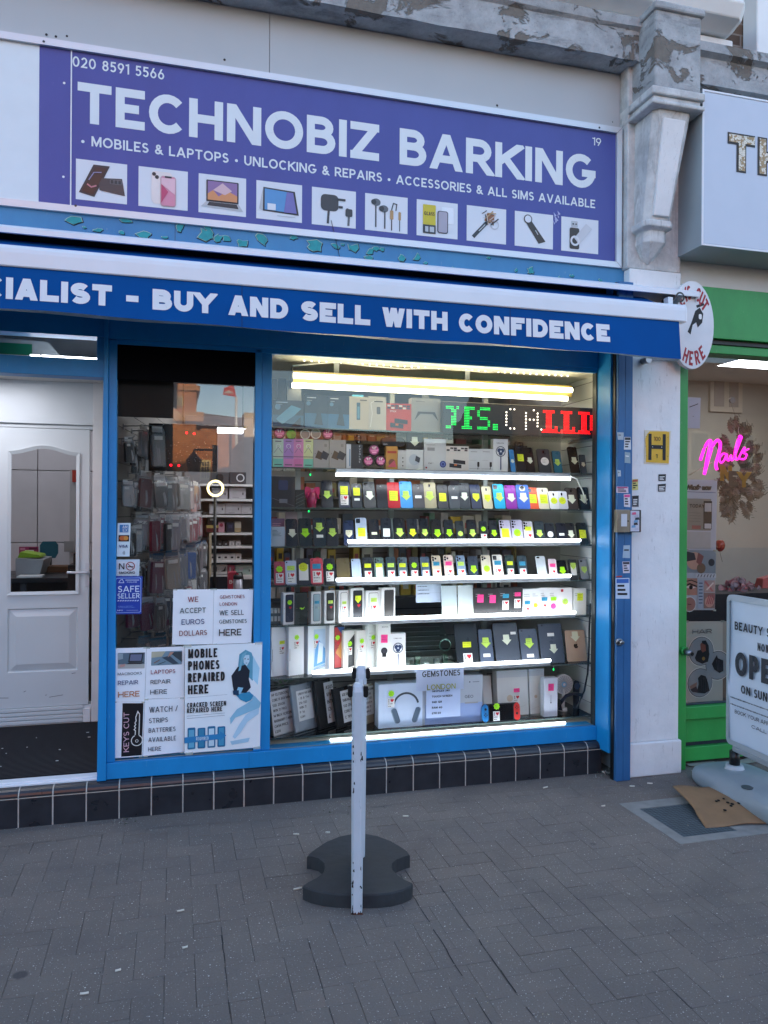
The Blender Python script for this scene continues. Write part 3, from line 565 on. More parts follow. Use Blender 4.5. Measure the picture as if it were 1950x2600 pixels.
# ---------------------------------------------------------------- purple shop sign
PURP = scuffed('purple_vinyl', '424a98', '3d448f', '5c60a6', .45); SW = M('dce3e6', .45, noise=.03)
zt0, zb0 = P(800, 202, -.05).z, P(800, 600, -.05).z
zt0 = (P(0, 76.6, -.05).z+P(1581.5, 324, -.05).z)/2; zb0 = (P(0, 523, -.05).z+P(1578, 677, -.05).z)/2
sl, sr = -1.4, P(1580, 500, -.05).x; fw = .034
sg = thing('shop_sign', ((sl+sr)/2, -.02, zb0), 'purple shop fascia sign with big white lettering and product pictures', 'shop sign')
mb = MB(); mb.box(sl, -.048, zt0-fw, sr, -.001, zt0, ALU); mb.box(sl, -.048, zb0, sr, -.031, zb0+fw, ALU); mb.box(sr-fw, -.0478, zb0+fw+.0004, sr, -.001, zt0-fw-.0004, ALU)
for u, v in ((111, 105), (192, 522), (1522, 324)): q = P(u, v, -.049); mb.disc(q.x, q.z, .006, M('4a4a4a', .4, metal=1), -.0485)
mb.line([(sr-fw, zt0-fw), (sr, zt0)], .002, M('6a6d70'), -.0485); mb.line([(sr-fw, zb0+fw), (sr, zb0)], .002, M('6a6d70'), -.0485)
mb.build('frame', sg)
SX = lambda u, v: P(u, v, -.03).x; SZ = lambda u, v: P(u, v, -.03).z
x97, x181 = SX(99, 310), SX(180, 310)
mb = MB(); mb.box(sl, -.03, zb0+fw, x97, 0, zt0-fw, SW); mb.build('white_panel', sg)
mb = MB(); mb.box(x97+.0002, -.03, zb0+fw, x181-.002, 0, zt0-fw, PURP)
for u, v in ((163, 211), (161, 449), (107, 107)): mb.disc(SX(u, v), SZ(u, v), .006, WHITE, -.0305)
mb.build('purple_panel', sg)
mb = MB(); mb.box(x181-.0018, -.034, zb0+fw, x181+.004, -.029, zt0-fw, ALUW); mb.box(x181+.0042, -.03, zb0+fw, sr-fw, 0, zt0-fw, PURP)
Y1 = -.0308
def line_on(txt, u0, u1, zt, zb, wt, m=SW, sp=.12, y=Y1): mb.text(txt, SX(u0, 400), zb, zt-zb, m, y, wt=wt, sp=sp, fit=SX(u1, 400)-SX(u0, 400))
def zz(a, b2): return (SZ(*a)+SZ(*b2))/2
x0 = P(197, 260, -.03).x; x1 = P(1512, 430, -.03).x; zb1 = zz((305*.4822+90, 313), (1290*.4822+800, 472)); zt1 = zz((225*.4822+90, 204), (1275*.4822+800, 385.5))
mb.text('TECHNOBIZ BARKING', x0, zb1, zt1-zb1, SW, Y1, wt=.215, sp=.10, fit=x1-x0)
hh = zt1-zb1
x0 = P(184, 155, -.03).x; x1 = P(417, 180, -.03).x; mb.text('020 8591 5566', x0, SZ(200, 171), SZ(200, 144.5)-SZ(200, 171), SW, Y1, wt=.15, sp=.14, fit=x1-x0)
x0 = P(205, 351, -.03).x; x1 = P(1511, 520, -.03).x; za = zz((244, 370), (1505, 531)); zc = zz((252, 346), (1505, 509))
mb.text('* MOBILES & LAPTOPS * UNLOCKING & REPAIRS * ACCESSORIES & ALL SIMS AVAILABLE', x0, za, zc-za, SW, Y1, wt=.175, sp=.13, fit=x1-x0)
x0 = P(1504, 360, -.03).x; x1 = P(1526, 360, -.03).x; mb.text('19', x0, SZ(1515, 370), SZ(1515, 350)-SZ(1515, 370), SW, Y1, wt=.14, sp=.12, fit=x1-x0)
for k in range(7):   # torn tape scrap under AVAILABLE
    u, v = 1408+random.uniform(-7, 7), 535+k*4; mb.flat([(SX(u, v), SZ(u, v)), (SX(u+random.uniform(4, 9), v+5), SZ(u, v+8)), (SX(u+3, v+12), SZ(u+3, v+12))], M('a7a9d2', .4), -.0325)
LP_ = mb.build('lettered_panel', sg)
zpt = (P(193.7, 398.7, -.03).z+P(1425, 552.7, -.03).z)/2; zpb = (P(193.7, 503, -.03).z+P(1425, 638.5, -.03).z)/2
PW = M('d9dde2', .4, noise=.02); DK = M('26282c', .4); MID = M('5a5e63', .4); GOLD = M('b08c5a', .4); LG = M('b9bdc0', .4)
pics = [(193, 323), (352, 477), (504.5, 625), (651, 767), (792, 903.6), (927, 1035), (1058, 1162), (1185, 1285), (1307, 1404), (1425, 1519)]
def ql(o, pts, m, y): mb.flat([(o[0]+x*o[2], o[1]+z*o[3]) for x, z in pts], m, y)
for k, (u0, u1) in enumerate(pics):
    mb = MB(); x0, x1 = SX(u0, 400+k*17), SX(u1, 415+k*17); W, H = x1-x0, zpt-zpb; o = (x0, zpb, W, H); ya, yb, yc, yd = -.0312, -.0326, -.0340, -.0354
    mb.rect(x0, zpb, x1, zpt, PW, ya); R = lambda a, b2, c, d2, m, y, r=.06: mb.rrect(x0+a*W, zpb+b2*H, x0+c*W, zpb+d2*H, r*W, m, y)
    C = lambda a, b2, r, m, y: mb.disc(x0+a*W, zpb+b2*H, r*W, m, y); L = lambda pts, wd, m, y: mb.line([(x0+a*W, zpb+b2*H) for a, b2 in pts], wd*W, m, y)
    if k == 0:
        ql(o, [(.06,.18),(.34,.9),(.66,.9),(.36,.1)], DK, yb); ql(o, [(.12,.22),(.37,.84),(.6,.84),(.34,.16)], M('14161c', .3), yc); ql(o, [(.42,.58),(.9,.62),(.96,.2),(.46,.28)], M('33363b', .35), yb-.0006)
        L([(.25,.5),(.35,.7),(.5,.72)], .02, M('8a86a8'), yd); L([(.22,.4),(.3,.33),(.4,.38)], .03, M('c07a80'), yd); R(.66,.46,.9,.58,MID,yc,.02)
        for i in range(3): R(.68+i*.075,.48,.73+i*.075,.56,DK,yd,.01)
    if k == 1:
        R(.26,.1,.68,.92,M('e9dcd6', .4),yb,.08); R(.44,.05,.76,.82,M('c9a0a5', .4),yc,.06); R(.46,.07,.74,.8,M('d98aa0', .4),yd,.05)
        ql(o, [(.46,.6),(.74,.36),(.74,.76),(.46,.76)], M('e9bcc4'), -.0366); ql(o, [(.46,.12),(.6,.42),(.46,.6)], M('c2476b'), -.037); R(.53,.77,.67,.815,DK,-.0366,.01)
        C(.31,.84,.04,DK,yc); C(.37,.77,.04,DK,yc)
    if k == 2:
        R(.16,.3,.84,.86,DK,yb,.02); R(.19,.34,.81,.83,M('8f6f9c'),yc,.01); ql(o, [(.19,.34),(.81,.34),(.81,.5),(.6,.62),(.42,.45),(.3,.6),(.19,.5)], M('d58f5e'), yd); ql(o, [(.3,.6),(.5,.8),(.7,.62),(.55,.5)], M('d9b4b8'), yd); ql(o, [(.05,.16),(.16,.3),(.84,.3),(.94,.12)], LG, yb); ql(o, [(.18,.2),(.22,.29),(.8,.29),(.84,.18)], DK, yc)
    if k == 3:
        ql(o, [(.06,.26),(.14,.82),(.18,.2)], LG, yb); ql(o, [(.14,.22),(.15,.84),(.84,.8),(.93,.18)], DK, yb); ql(o, [(.18,.25),(.18,.8),(.8,.76),(.88,.22)], M('4a8cc0', .3), yc); ql(o, [(.6,.22),(.66,.76),(.8,.76),(.88,.22)], M('6a63a5', .3), yd); R(.24,.25,.42,.42,PW,yd,.01); L([(.45,.12),(.85,.12)], .012, LG, yc)
    if k == 4:
        R(.2,.4,.6,.84,M('3c3f42'),yb,.1); R(.58,.7,.76,.76,DK,yc,.01); R(.6,.5,.7,.56,DK,yc,.01); L([(.38,.4),(.37,.25),(.36,.06)], .05, M('3c3f42'), yb); L([(.8,.52),(.84,.3),(.83,.05)], .05, MID, yb); R(.76,.3,.92,.5,M('3c3f42'),yc,.03)
    if k == 5:
        for cx, cz in ((.26,.78),(.44,.62)): mb.disc(x0+cx*W, zpb+cz*H, .1*W, MID, yb, .1*H); C(cx-.06,cz,.06,DK,yc)
        L([(.25,.72),(.25,.1)], .03, DK, yb); L([(.46,.56),(.46,.08)], .03, DK, yb); L([(.62,.05),(.62,.62),(.66,.8),(.74,.78),(.72,.6)], .025, DK, yb); R(.58,.35,.66,.6,GOLD,yc,.02); R(.78,.35,.84,.58,GOLD,yb,.02); L([(.81,.35),(.81,.05)], .02, DK, yb)
    if k == 6:
        R(.15,.08,.46,.88,M('c9b816', .4),yb,.02); R(.15,.08,.46,.32,DK,yc,.01); mb.text('GLASS', x0+.18*W, zpb+.58*H, .1*H, DK, yc, fit=.25*W); R(.2,.12,.28,.27,LG,yd,.01); R(.31,.12,.42,.27,LG,yd,.01); R(.6,.4,.9,.86,M('e8ecf0'),yb,.03); R(.5,.12,.76,.74,DK,yc,.05); R(.52,.14,.74,.72,M('a8a4b0'),yd,.04)
    if k == 7:
        L([(.16,.12),(.5,.56)], .085, DK, yb); L([(.3,.3),(.46,.5)], .02, LG, yc); ql(o, [(.44,.62),(.52,.84),(.7,.8),(.68,.5)], M('8a5a3a'), yb); L([(.38,.8),(.5,.9)], .02, DK, yc); L([(.46,.66),(.66,.9)], .03, GOLD, yc); L([(.6,.5),(.8,.7)], .03, DK, yc); mb.ring(x0+.7*W, zpb+.52*H, .09*W, .11*W, LG, yc)
        for i in range(7): L([(random.uniform(.42,.75), random.uniform(.5,.85)), (random.uniform(.42,.75), random.uniform(.5,.85))], .02, (DK, GOLD, M('c9b5a5'))[i % 3], yd)
    if k == 8:
        C(.34,.8,.11,M('3d3833'),yb); C(.34,.8,.085,PW,yc); ql(o, [(.25,.76),(.44,.74),(.8,.2),(.62,.12)], M('3d3833'), yb); L([(.53,.5),(.6,.38)], .02, LG, yc)
    if k == 9:
        R(.22,.08,.48,.7,M('3a3632'),yb,.04); R(.26,.72,.44,.9,LG,yb,.02); C(.31,.81,.02,DK,yc); C(.39,.81,.02,DK,yc); ql(o, [(.34,.4),(.48,.22),(.82,.72),(.66,.86)], M('c9ccd0'), yc); mb.ring(x0+.36*W, zpb+.32*H, .075*W, .125*W, M('d9dbde'), yd)
    mb.build('product_picture', LP_)
# ---------------------------------------------------------------- awning
yb_ = -.42; bt0 = P(0, 620, yb_).z; bb0 = (P(0, 674, yb_).z+P(1726, 821, yb_).z)/2; bx = P(1738, 800, yb_).x; vx = P(1720, 880, yb_).x
cx = P(1775, 745, -.2).x; cz = (P(1775, 745, -.2).z+P(0, 570, -.2).z)/2; cz2 = cz-.026
aw = thing('awning', (1.2, -.2, 2.4), 'blue shop awning with white bar and lettered valance over the window', 'awning')
mb = MB(); pr = [(-.032, cz+.05), (-.12, cz+.035), (-.19, cz+.008), (-.2, cz), (-.2, cz2), (-.192, cz2-.002), (-.185, cz2+.006), (-.1, cz+.02), (-.032, cz+.034)]
mb.loft([[(x, y, z) for y, z in pr] for x in (-3, 0, 2, cx-.01, cx)], ALUW); mb.build('hood', aw)
mb = MB(); mb.box(-3, -.15, cz-.16, cx-.02, -.031, cz-.075, BLACK); mb.box(-3, -.034, cz-.08, cx-.06, -.0315, cz+.03, BLACK); mb.build('back_box', aw)
mb = MB(); mb.face([(cx, -.0315, cz+.034), (cx, -.19, cz2), (cx-.002, -.16, cz-.07), (cx-.004, -.12, cz-.17), (cx-.006, -.04, cz-.2)], ALUW); mb.build('end_cap', aw, solid=.006)
mb = MB(); AWB = M('004c90', .8, noise=.10, scale=3, spec=.15)
n_ = 60
for i in range(n_):
    xa, xb = -3+(vx+3)*i/n_, -3+(vx+3)*(i+1)/n_
    mb.face([(xa, -.10, cz-.03), (xb, -.10, cz-.03), (xb, yb_+.05, bt0-.02), (xa, yb_+.05, bt0-.02)], AWB)
mb.build('canopy', aw, solid=.002)
mb = MB(); h = bt0-bb0; pr = [(.028, 0), (.034, h*.5), (.03, h*.92), (.02, h), (-.004, h), (-.014, h*.94), (-.02, h*.80), (-.022, h*.62), (-.022, h*.05), (-.018, 0)]
mb.loft([[(x, yb_+y, bb0+z) for y, z in pr] for x in (-3, -1, 1, 3, bx-.012)], ALUW); mb.loft([[(x, yb_+y*k, bb0+h/2+(z-h/2)*k) for y, z in pr] for x, k in ((bx-.0118, 1.04), (bx-.004, 1.04), (bx, .96))], ALUW); mb.build('front_bar', aw)
vzl = P(0, 788, yb_).z; vzr = P(1720, 912, yb_).z
def vy(x, t): return yb_-.012-t*(.008+.006*math.sin(x*2.6+.4)+.003*math.sin(x*7.1))-(.02*max(0, (x-2.7))*t)
def vb(x): return vzl+(vzr-vzl)*(x+.015)/3.4+.004*math.sin(x*3+1)+.002*math.sin(x*9)
mb = MB(); nx_, nz_ = 140, 10
for i in range(nx_):
    for j in range(nz_):
        q = []
        for di, dj in ((0, 0), (1, 0), (1, 1), (0, 1)):
            x = -3+(vx+3)*(i+di)/nx_; t = (j+dj)/nz_; q.append((x, vy(x, t), bb0+.004-(bb0+.004-vb(x))*t))
        mb.face(q[::-1], AWB, True)
for xs_ in (-.35, 1.02, 2.38):   # stitched seams
    for j in range(nz_): t0, t1 = j/nz_, (j+1)/nz_; mb.face([(xs_+a, vy(xs_+a, t)-.0012, bb0+.004-(bb0+.004-vb(xs_+a))*t) for a, t in ((0, t0), (.006, t0), (.006, t1), (0, t1))], M('003a74', .9))
for i in range(nx_):   # pale turned-up hem on the underside
    q = []
    for di, dj in ((0, 0), (1, 0), (1, 1), (0, 1)):
        x = -3+(vx+3)*(i+di)/nx_; q.append((x, vy(x, 1)+.004+dj*.035, vb(x)+.001-dj*.006*math.sin(x*4)))
    mb.face(q, M('7f93a5', .45), True)
XV = lambda u, v: P(u, v, yb_-.02).x
xa = XV(15, 730); xb = XV(1547, 850); zb2 = (P(20, 757, yb_-.02).z+P(1540, 871, yb_-.02).z)/2; zt2 = (P(28, 701, yb_-.02).z+P(1535, 826, yb_-.02).z)/2
ALT.update(GROT); T_ = 'IALIST - BUY AND SELL WITH CONFIDENCE'; ht = zt2-zb2; wt, sp = .30, .09
wf = ((xb-xa)/ht-twidth(T_, wt, 0, sp))/(twidth(T_, wt, 1, sp)-twidth(T_, wt, 0, sp))
pre = twidth('SPEC', wt, wf, sp)+sp
for q in tquads('SPEC'+T_, wt, wf, sp):
    pts = []
    e = mb.nx()
    for a, b2 in q:
        x = xa+(a-pre)*ht; z = zb2+b2*ht; t = max(0, min(1, (bb0-z)/(bb0-vb(x)))); pts.append((x, vy(x, t)-.0022-e, z))
    mb.face(pts, M('e4e6ea', .6, noise=.03))
mb.build('valance', aw, weld=True); ALT.clear()
# arm bracket at the right end
mb = MB(); a = P(1735, 690, -.25); mb.tube([(a.x-.04, -.12, cz-.05), (a.x-.02, -.24, cz-.055), (bx-.08, yb_+.03, bt0-.03)], .016, M('33363a', .4)); mb.ring(a.x-.02, cz-.055, .02, .03, BLACK, -.25); mb.box(bx-.09, yb_+.02, bt0-.04, bx-.06, yb_+.06, bt0+.045, ALU); mb.build('folding_arm', aw)
# ---------------------------------------------------------------- oval keys-cut sign on a bracket
ks = thing('projecting_sign', (3.66, -.25, 2.40), 'white oval key cutting sign behind the awning end', 'sign')
yk = -.17; kc = P(1758, 825, yk); kx, kz = (P(1813, 825, yk).x-kc.x), (P(1760, 712, yk).z-P(1760, 936, yk).z)/2
mb = MB(); mb.prism([(kc.x+kx*math.cos(2*math.pi*i/40), kc.z+kz*math.sin(2*math.pi*i/40)) for i in range(40)], yk, yk+.03, M('d9dadc', .4))
KR = M('9c1526', .5)
def curve_text(txt, a0, a1, r, h, flip=False):
    for i, ch in enumerate(txt):
        t = math.radians(a0+(a1-a0)*i/max(1, len(txt)-1))
        for q in tquads(ch, .2, .62, .1):
            pts = []
            for a, b2 in q:
                dx, dz = (a-.25)*h, (b2-.5)*h; rot = (t+math.pi/2) if flip else (t-math.pi/2)
                X_, Z_ = dx*math.cos(rot)-dz*math.sin(rot), dx*math.sin(rot)+dz*math.cos(rot)
                pts.append((kc.x+(r*math.cos(t)*kx*1.0)+X_*.62, kc.z+r*math.sin(t)*kz+Z_))
            mb.flat(pts, KR, yk-.0004)
curve_text('KEYS CUT', 150, 40, .74, .085); curve_text('HERE', -114, -54, .76, .085, True)
kp = [(-.28,-.25),(-.12,.02),(.02,.32),(.2,.42),(.34,.26),(.3,.02),(.12,-.12),(.06,.02),(-.08,-.06),(-.16,-.32)]
mb.flat([(kc.x+.1*kx+x*kx*1.15, kc.z+.05*kz+z*kz*.85) for x, z in kp], INK, yk-.0005); mb.line([(kc.x+kx*.18, kc.z+kz*.42), (kc.x+kx*.52, kc.z+kz*.5)], .016, INK, yk-.0006); mb.rrect(kc.x+.28*kx, kc.z+.14*kz, kc.x+.42*kx, kc.z+.26*kz, .008, WHITE, yk-.0015)
mb.build('oval_board', ks, bevel=.003)
mb = MB(); q = P(1640, 910, -.13); mb.tube([(3.56, -.09, q.z+.01), (3.56, yk+.015, q.z+.02), (kc.x-.05, yk+.015, kc.z-kz*.8)], .012, ALUW); mb.tube([(q.x, -.10, q.z-.012), (q.x, -.16, q.z-.012)], .02, STEEL, 14); mb.tube([(q.x, -.14, q.z), (3.56, -.14, q.z+.03)], .014, ALUW); mb.build('bracket', ks)
# ---------------------------------------------------------------- lit display behind the right-hand window
GL_ALU = M('aab0b6', .35, metal=.6); TUBE = M('f3f8ff', emit=4.2); TUBEW = M('fff3cc', emit=2.6)
ZS = {1: 2.022, 2: 1.80, 3: 1.5765, 4: 1.360, 5: 1.144, 6: .9235, 7: .63, 8: .305}
YF, YB, YI = .165, .46, .20
dx0, dx1 = P(686, 1400, YF).x, 3.228
dc = thing('display_case', (2.2, .3, .2), 'glass shelved display case filling the right shop window', 'display case')
for k, z in ZS.items():
    mb = MB(); xa = dx0 if k > 1 else dx0+.01
    mb.box(xa, YF, z-.008, dx1, YB if k < 8 else .62, z, SHELFG); mb.face([(xa, YF-.0005, z-.008), (dx1, YF-.0005, z-.008), (dx1, YF-.0005, z), (xa, YF-.0005, z)], M('4a5854', .2)); mb.build('shelf', dc)
mb = MB(); SLAT = M('d6d6d3', .5, noise=.03)
zc = .275
while zc < 2.42: mb.box(3.2305, .095, zc, 3.2555, .6, min(zc+.096, 2.42), SLAT); zc += .1
mb.box(3.234, .096, .27, 3.2556, .6, 2.42, M('77777a', .7)); mb.build('slatwall_side', dc, bevel=.002)
mb = MB(); mb.box(3.208, .10, .275, 3.222, .112, 2.40, M('5a5f63', .4, metal=.5))
for k, z in ZS.items(): mb.box(3.20, .115, z-.02, 3.229, .45, z-.009, GL_ALU)
mb.build('upright', dc)
for xx in (1.42, 2.0, 2.62): mb = MB(); mb.box(xx, .475, .21, xx+.03, .505, 2.3, M('9aa0a2', .4, metal=.4)); mb.build('upright', dc)
mb = MB(); mb.box(mr1, .09, .2, 3.229, .62, .2735, M('c9c6bd', .6)); mb.build('base_board', dc)
mb = MB(); mb.box(mr1+.02, .10, 2.405, 3.229, .9, 2.425, M('cfcdbf', .6)); mb.build('top_board', dc)
mb = MB()
for k in range(40): xx = 1.42+k*.042; mb.box(xx, .2, 2.397, xx+.006, .206, 2.403, M('f6f4e8', emit=1.5))
mb.tube([(1.35, .16, 2.36), (1.6, .16, 2.395), (1.78, .17, 2.385), (2.0, .17, 2.38), (2.2, .18, 2.398), (2.5, .18, 2.39), (2.6, .18, 2.40)], .004, WHITE, 5)
mb.build('fairy_lights', label='string of tiny white lights along the top of the display', cat='fairy lights')
def tube_light(x0, x1, z, label, low=.0085, y=.145, m=TUBE):
    t = thing('tube_light', ((x0+x1)/2, y, z), label, 'tube light', 'tube lights along the display shelves')
    mb = MB(); mb.box(x0, y-.004, z-.021, x1, y+.02, z-.0005, GL_ALU); mb.build('holder', t, bevel=.003)
    mb = MB(); mb.tube([(x0, y-.001, z+.011), (x1, y-.001, z+.011)], low, m, 10); mb.build('tube', t)
def tx(u, v): return P(u, v, .145).x
def tz(a, b2): return (P(*a, .145).z+P(*b2, .145).z)/2
t = thing('tube_light', (2.1, .145, 1.77), 'bright tube light hanging below the shelf of boxes, highest of the shelf tubes', 'tube light', 'tube lights along the display shelves')
za = tz((853, 1203), (1446, 1218)); xa, xb = tx(853, 1200), tx(1447, 1217)
mb = MB(); mb.box(xa, .142, za+.0125, xb, .165, za+.035, GL_ALU); mb.build('holder', t, bevel=.003)
mb = MB(); mb.tube([(xa, .145, za), (xb, .145, za)], .009, TUBE, 10); mb.build('tube', t)
mb = MB(); mb.tube([(xb, .145, za+.02), (xb+.05, .15, za), (xb+.10, .17, za-.07), (xb+.14, .19, za-.15)], .004, WHITE, 6); mb.build('cable', t)
for a, b2, lb in (((883, 1366), (1473, 1379), 'bright tube light along the front of the black phone shelf'), ((854, 1467), (1448, 1466), 'bright tube light along the front of the heart sticker phone shelf'),
                 ((869, 1566), (1460, 1561), 'bright tube light along the front of the boxed phone shelf'), ((793, 1703), (1397, 1680), 'bright tube light along the front of the tablet shelf'), ((839, 1872), (1434, 1843), 'bright tube light low below the laptops, lowest of the shelf tubes')):
    tube_light(tx(*a), tx(*b2), tz(a, b2)-.011, lb)
# twin fluorescent fitting at the top
t = thing('twin_fluorescent_light', (2.1, .25, 2.2), 'warm twin fluorescent fitting at the top of the display', 'fluorescent light')
tw = lambda u, v, y=.2: P(u, v, y)
a1, b1, a2, b2 = tw(745, 952), tw(1452, 992), tw(742, 975), tw(1440, 1015)
mb = MB(); z1 = (a1.z+b1.z)/2; z2 = (a2.z+b2.z)/2
mb.prism([(a1.x, z2+.015), (b1.x+.01, z2+.015), (b1.x+.01, z1+.03), (a1.x, z1+.03)], .215, .27, M('8a7838', .6)); mb.box(a1.x-.006, .2, z2-.01, a1.x-.0005, .27, z1+.05, M('6a6a66', .4)); mb.build('body', t)
for q0, q1, z in ((a1, b1, z1), (a2, b2, z2)): mb = MB(); mb.tube([(q0.x, .2, z), (q1.x, .2, z)], .015, TUBEW, 12); mb.build('tube', t)
for xx in (1.6, 2.4): mb = MB(); mb.box(xx, .24, z1+.0305, xx+.03, .25, 2.405, GL_ALU); mb.build('hanger', t)
# ---------------------------------------------------------------- price notes
NC = {'y': 'dcea1e', 'l': 'a4ea04', 'g': 'bfe25c', 'p': 'd9dfc8', 'w': 'e4e4e0', 'c': 'e3dfc0', 'k': 'f8408f', 'b': '2a93b8'}
NN = {'y': 'yellow', 'l': 'lime', 'g': 'pale green', 'p': 'off white', 'w': 'white', 'c': 'cream', 'k': 'pink', 'b': 'blue'}
NM = {k: M(v, .6, noise=.03) for k, v in NC.items()}; HEART = M('c81428', .5)
def scrib(mb, x0, z0, x1, z1, y, n=3, wd=.0011, m=INK):
    for i in range(n):
        z = z1-(z1-z0)*(i+.5)/n; x = x0; e = x0+(x1-x0)*random.uniform(.5, 1)
        while x < e:
            s = random.uniform(.003, .008); mb.line([(x, z+random.uniform(-.0006, .0006)), (min(x+s, e), z+random.uniform(-.0006, .0006))], wd*random.uniform(.9, 1.6), m, y); x += s+random.uniform(.001, .0028)
def heartshape(x, z, r): return [(x+r*(16*math.sin(t)**3)/17, z+r*(13*math.cos(t)-5*math.cos(2*t)-2*math.cos(3*t)-math.cos(4*t))/15) for t in (2*math.pi*i/22 for i in range(22))]
def note(mb, code, x, z, W, y):
    """code: letters colour+shape; x,z centre, W the phone width"""
    c, s = code[0], code[1]; m = NM[c]; w_ = W*.74
    if s == 'a':
        h = w_*.95; mb.flat([(x-w_*.32, z+h/2), (x-w_*.34, z-.02*h), (x-w_*.52, z-.02*h), (x+.01*w_, z-h*.55), (x+w_*.52, z-.04*h), (x+w_*.33, z-.01*h), (x+w_*.30, z+h/2)], m, y)
        if c in 'lgy': scrib(mb, x-w_*.28, z-.1*h, x+w_*.26, z+h*.42, y-.001)
    if s == 's': mb.flat([(x-w_*.4, z+w_*.45), (x+w_*.42, z+w_*.45), (x+w_*.42, z-.1*w_), (x, z-w_*.55), (x-w_*.42, z-.08*w_)], m, y); scrib(mb, x-w_*.34, z-.15*w_, x+w_*.3, z+w_*.36, y-.001)
    if s == 'r': mb.flat([(x-w_*.44, z-w_*.5), (x+w_*.42, z-w_*.52), (x+w_*.44, z+w_*.5), (x-w_*.42, z+w_*.52)], m, y); scrib(mb, x-w_*.36, z-w_*.36, x+w_*.36, z+w_*.42, y-.001, 4)
    if s == 't': mb.flat([(x-w_*.44, z-w_*.22), (x+w_*.42, z-w_*.22), (x+w_*.44, z+w_*.3), (x-w_*.42, z+w_*.3)], m, y); scrib(mb, x-w_*.36, z-w_*.1, x+w_*.36, z+w_*.24, y-.001, 2)
    if s == 'o': mb.disc(x, z, w_*.42, m, y); scrib(mb, x-w_*.28, z-w_*.2, x+w_*.28, z+w_*.25, y-.001)
    if s == '*': mb.flat([(x+(w_*.44 if i % 2 else w_*.34)*math.cos(i*math.pi/8+.2), z+(w_*.44 if i % 2 else w_*.34)*math.sin(i*math.pi/8+.2)) for i in range(16)], m, y); scrib(mb, x-w_*.24, z-w_*.15, x+w_*.24, z+w_*.2, y-.001, 2)
    if s == 'm': mb.rect(x-w_*.36, z-w_*.18, x+w_*.36, z+w_*.14, m, y)
    if s == 'p': mb.rrect(x-w_*.45, z-w_*.8, x+w_*.45, z+w_*.75, .002, m, y); mb.rect(x+w_*.1, z+w_*.52, x+w_*.36, z+w_*.68, M('9a9aa0', .6), y-.001)
    if s == 'h':
        mb.flat([(x-w_*.46, z-w_*.78), (x+w_*.44, z-w_*.78), (x+w_*.46, z+w_*.42), (x-w_*.46, z+w_*.42)], m, y); mb.text('I', x-w_*.34, z-w_*.1, w_*.4, INK, y-.001, wt=.18); mb.line([(x-w_*.38, z+w_*.29), (x-w_*.22, z+w_*.29)], .0016, INK, y-.001); mb.line([(x-w_*.38, z-w_*.09), (x-w_*.22, z-w_*.09)], .0016, INK, y-.001)
        mb.flat(heartshape(x+w_*.12, z+w_*.12, w_*.24), HEART, y-.0012)
        for q in range(2): scrib(mb, x-w_*.38, z-w_*(.74 if q else .45), x+w_*.36, z-w_*(.48 if q else .14), y-.001, 1, .003)
NDESC = {'a': 'arrow note', 's': 'shield note', 'r': 'note', 't': 'note', 'o': 'round note', '*': 'star note', 'm': 'label', 'p': 'paper sheet', 'h': 'heart sticker'}
def ndesc(c):
    if not c: return 'no note'
    o = [(NN[k[0]]+' ' if k[1] != 'h' else '')+NDESC[k[1]] for k in c.split()]
    return o[0] if len(o) == 1 else o[0].replace(' note', '')+' and '+o[1].replace(' sticker', '')
def conv(c, x, y):
    ox, oy, k = {'A': (670, 1200, 440/1659), 'B': (1090, 1200, 440/1659), 'C': (660, 1480, 450/1659), 'D': (1050, 1480, 480/1659), 'E': (670, 860, 440/1659), 'F': (1090, 860, 440/1659)}[c]
    return ox+x*k, oy+y*k
def place(c, x0, x1, yt, z, lean, y=YI, yb=None):
    """size of a leaning item that fills the photo box: width, height, centre x"""
    u0, vt = conv(c, x0, yt); u1, _ = conv(c, x1, yt); h = .14
    for _k in range(4):
        dy = h*math.sin(lean); top = P((u0+u1)/2, vt, y+dy); h = (top.z-z)/math.cos(lean)
        xa = P(u0, vt, y+dy).x; 
    vb = px((top.x, y, z))[1]; xb = P(u1, vb, y).x
    return xb-xa, h, (xa+xb)/2
USED = {}
def uniq(lb):
    USED[lb] = USED.get(lb, 0)+1; return lb
PENDING = []      # items whose labels may need an ordinal
def leanX(x, y, z, lean, rz=0): return Matrix.Translation((x, y, z)) @ Matrix.Rotation(rz, 4, 'Z') @ Matrix.Rotation(-lean, 4, 'X')
CAMG = M('15161a', .2); LENS = M('05060a', .08)
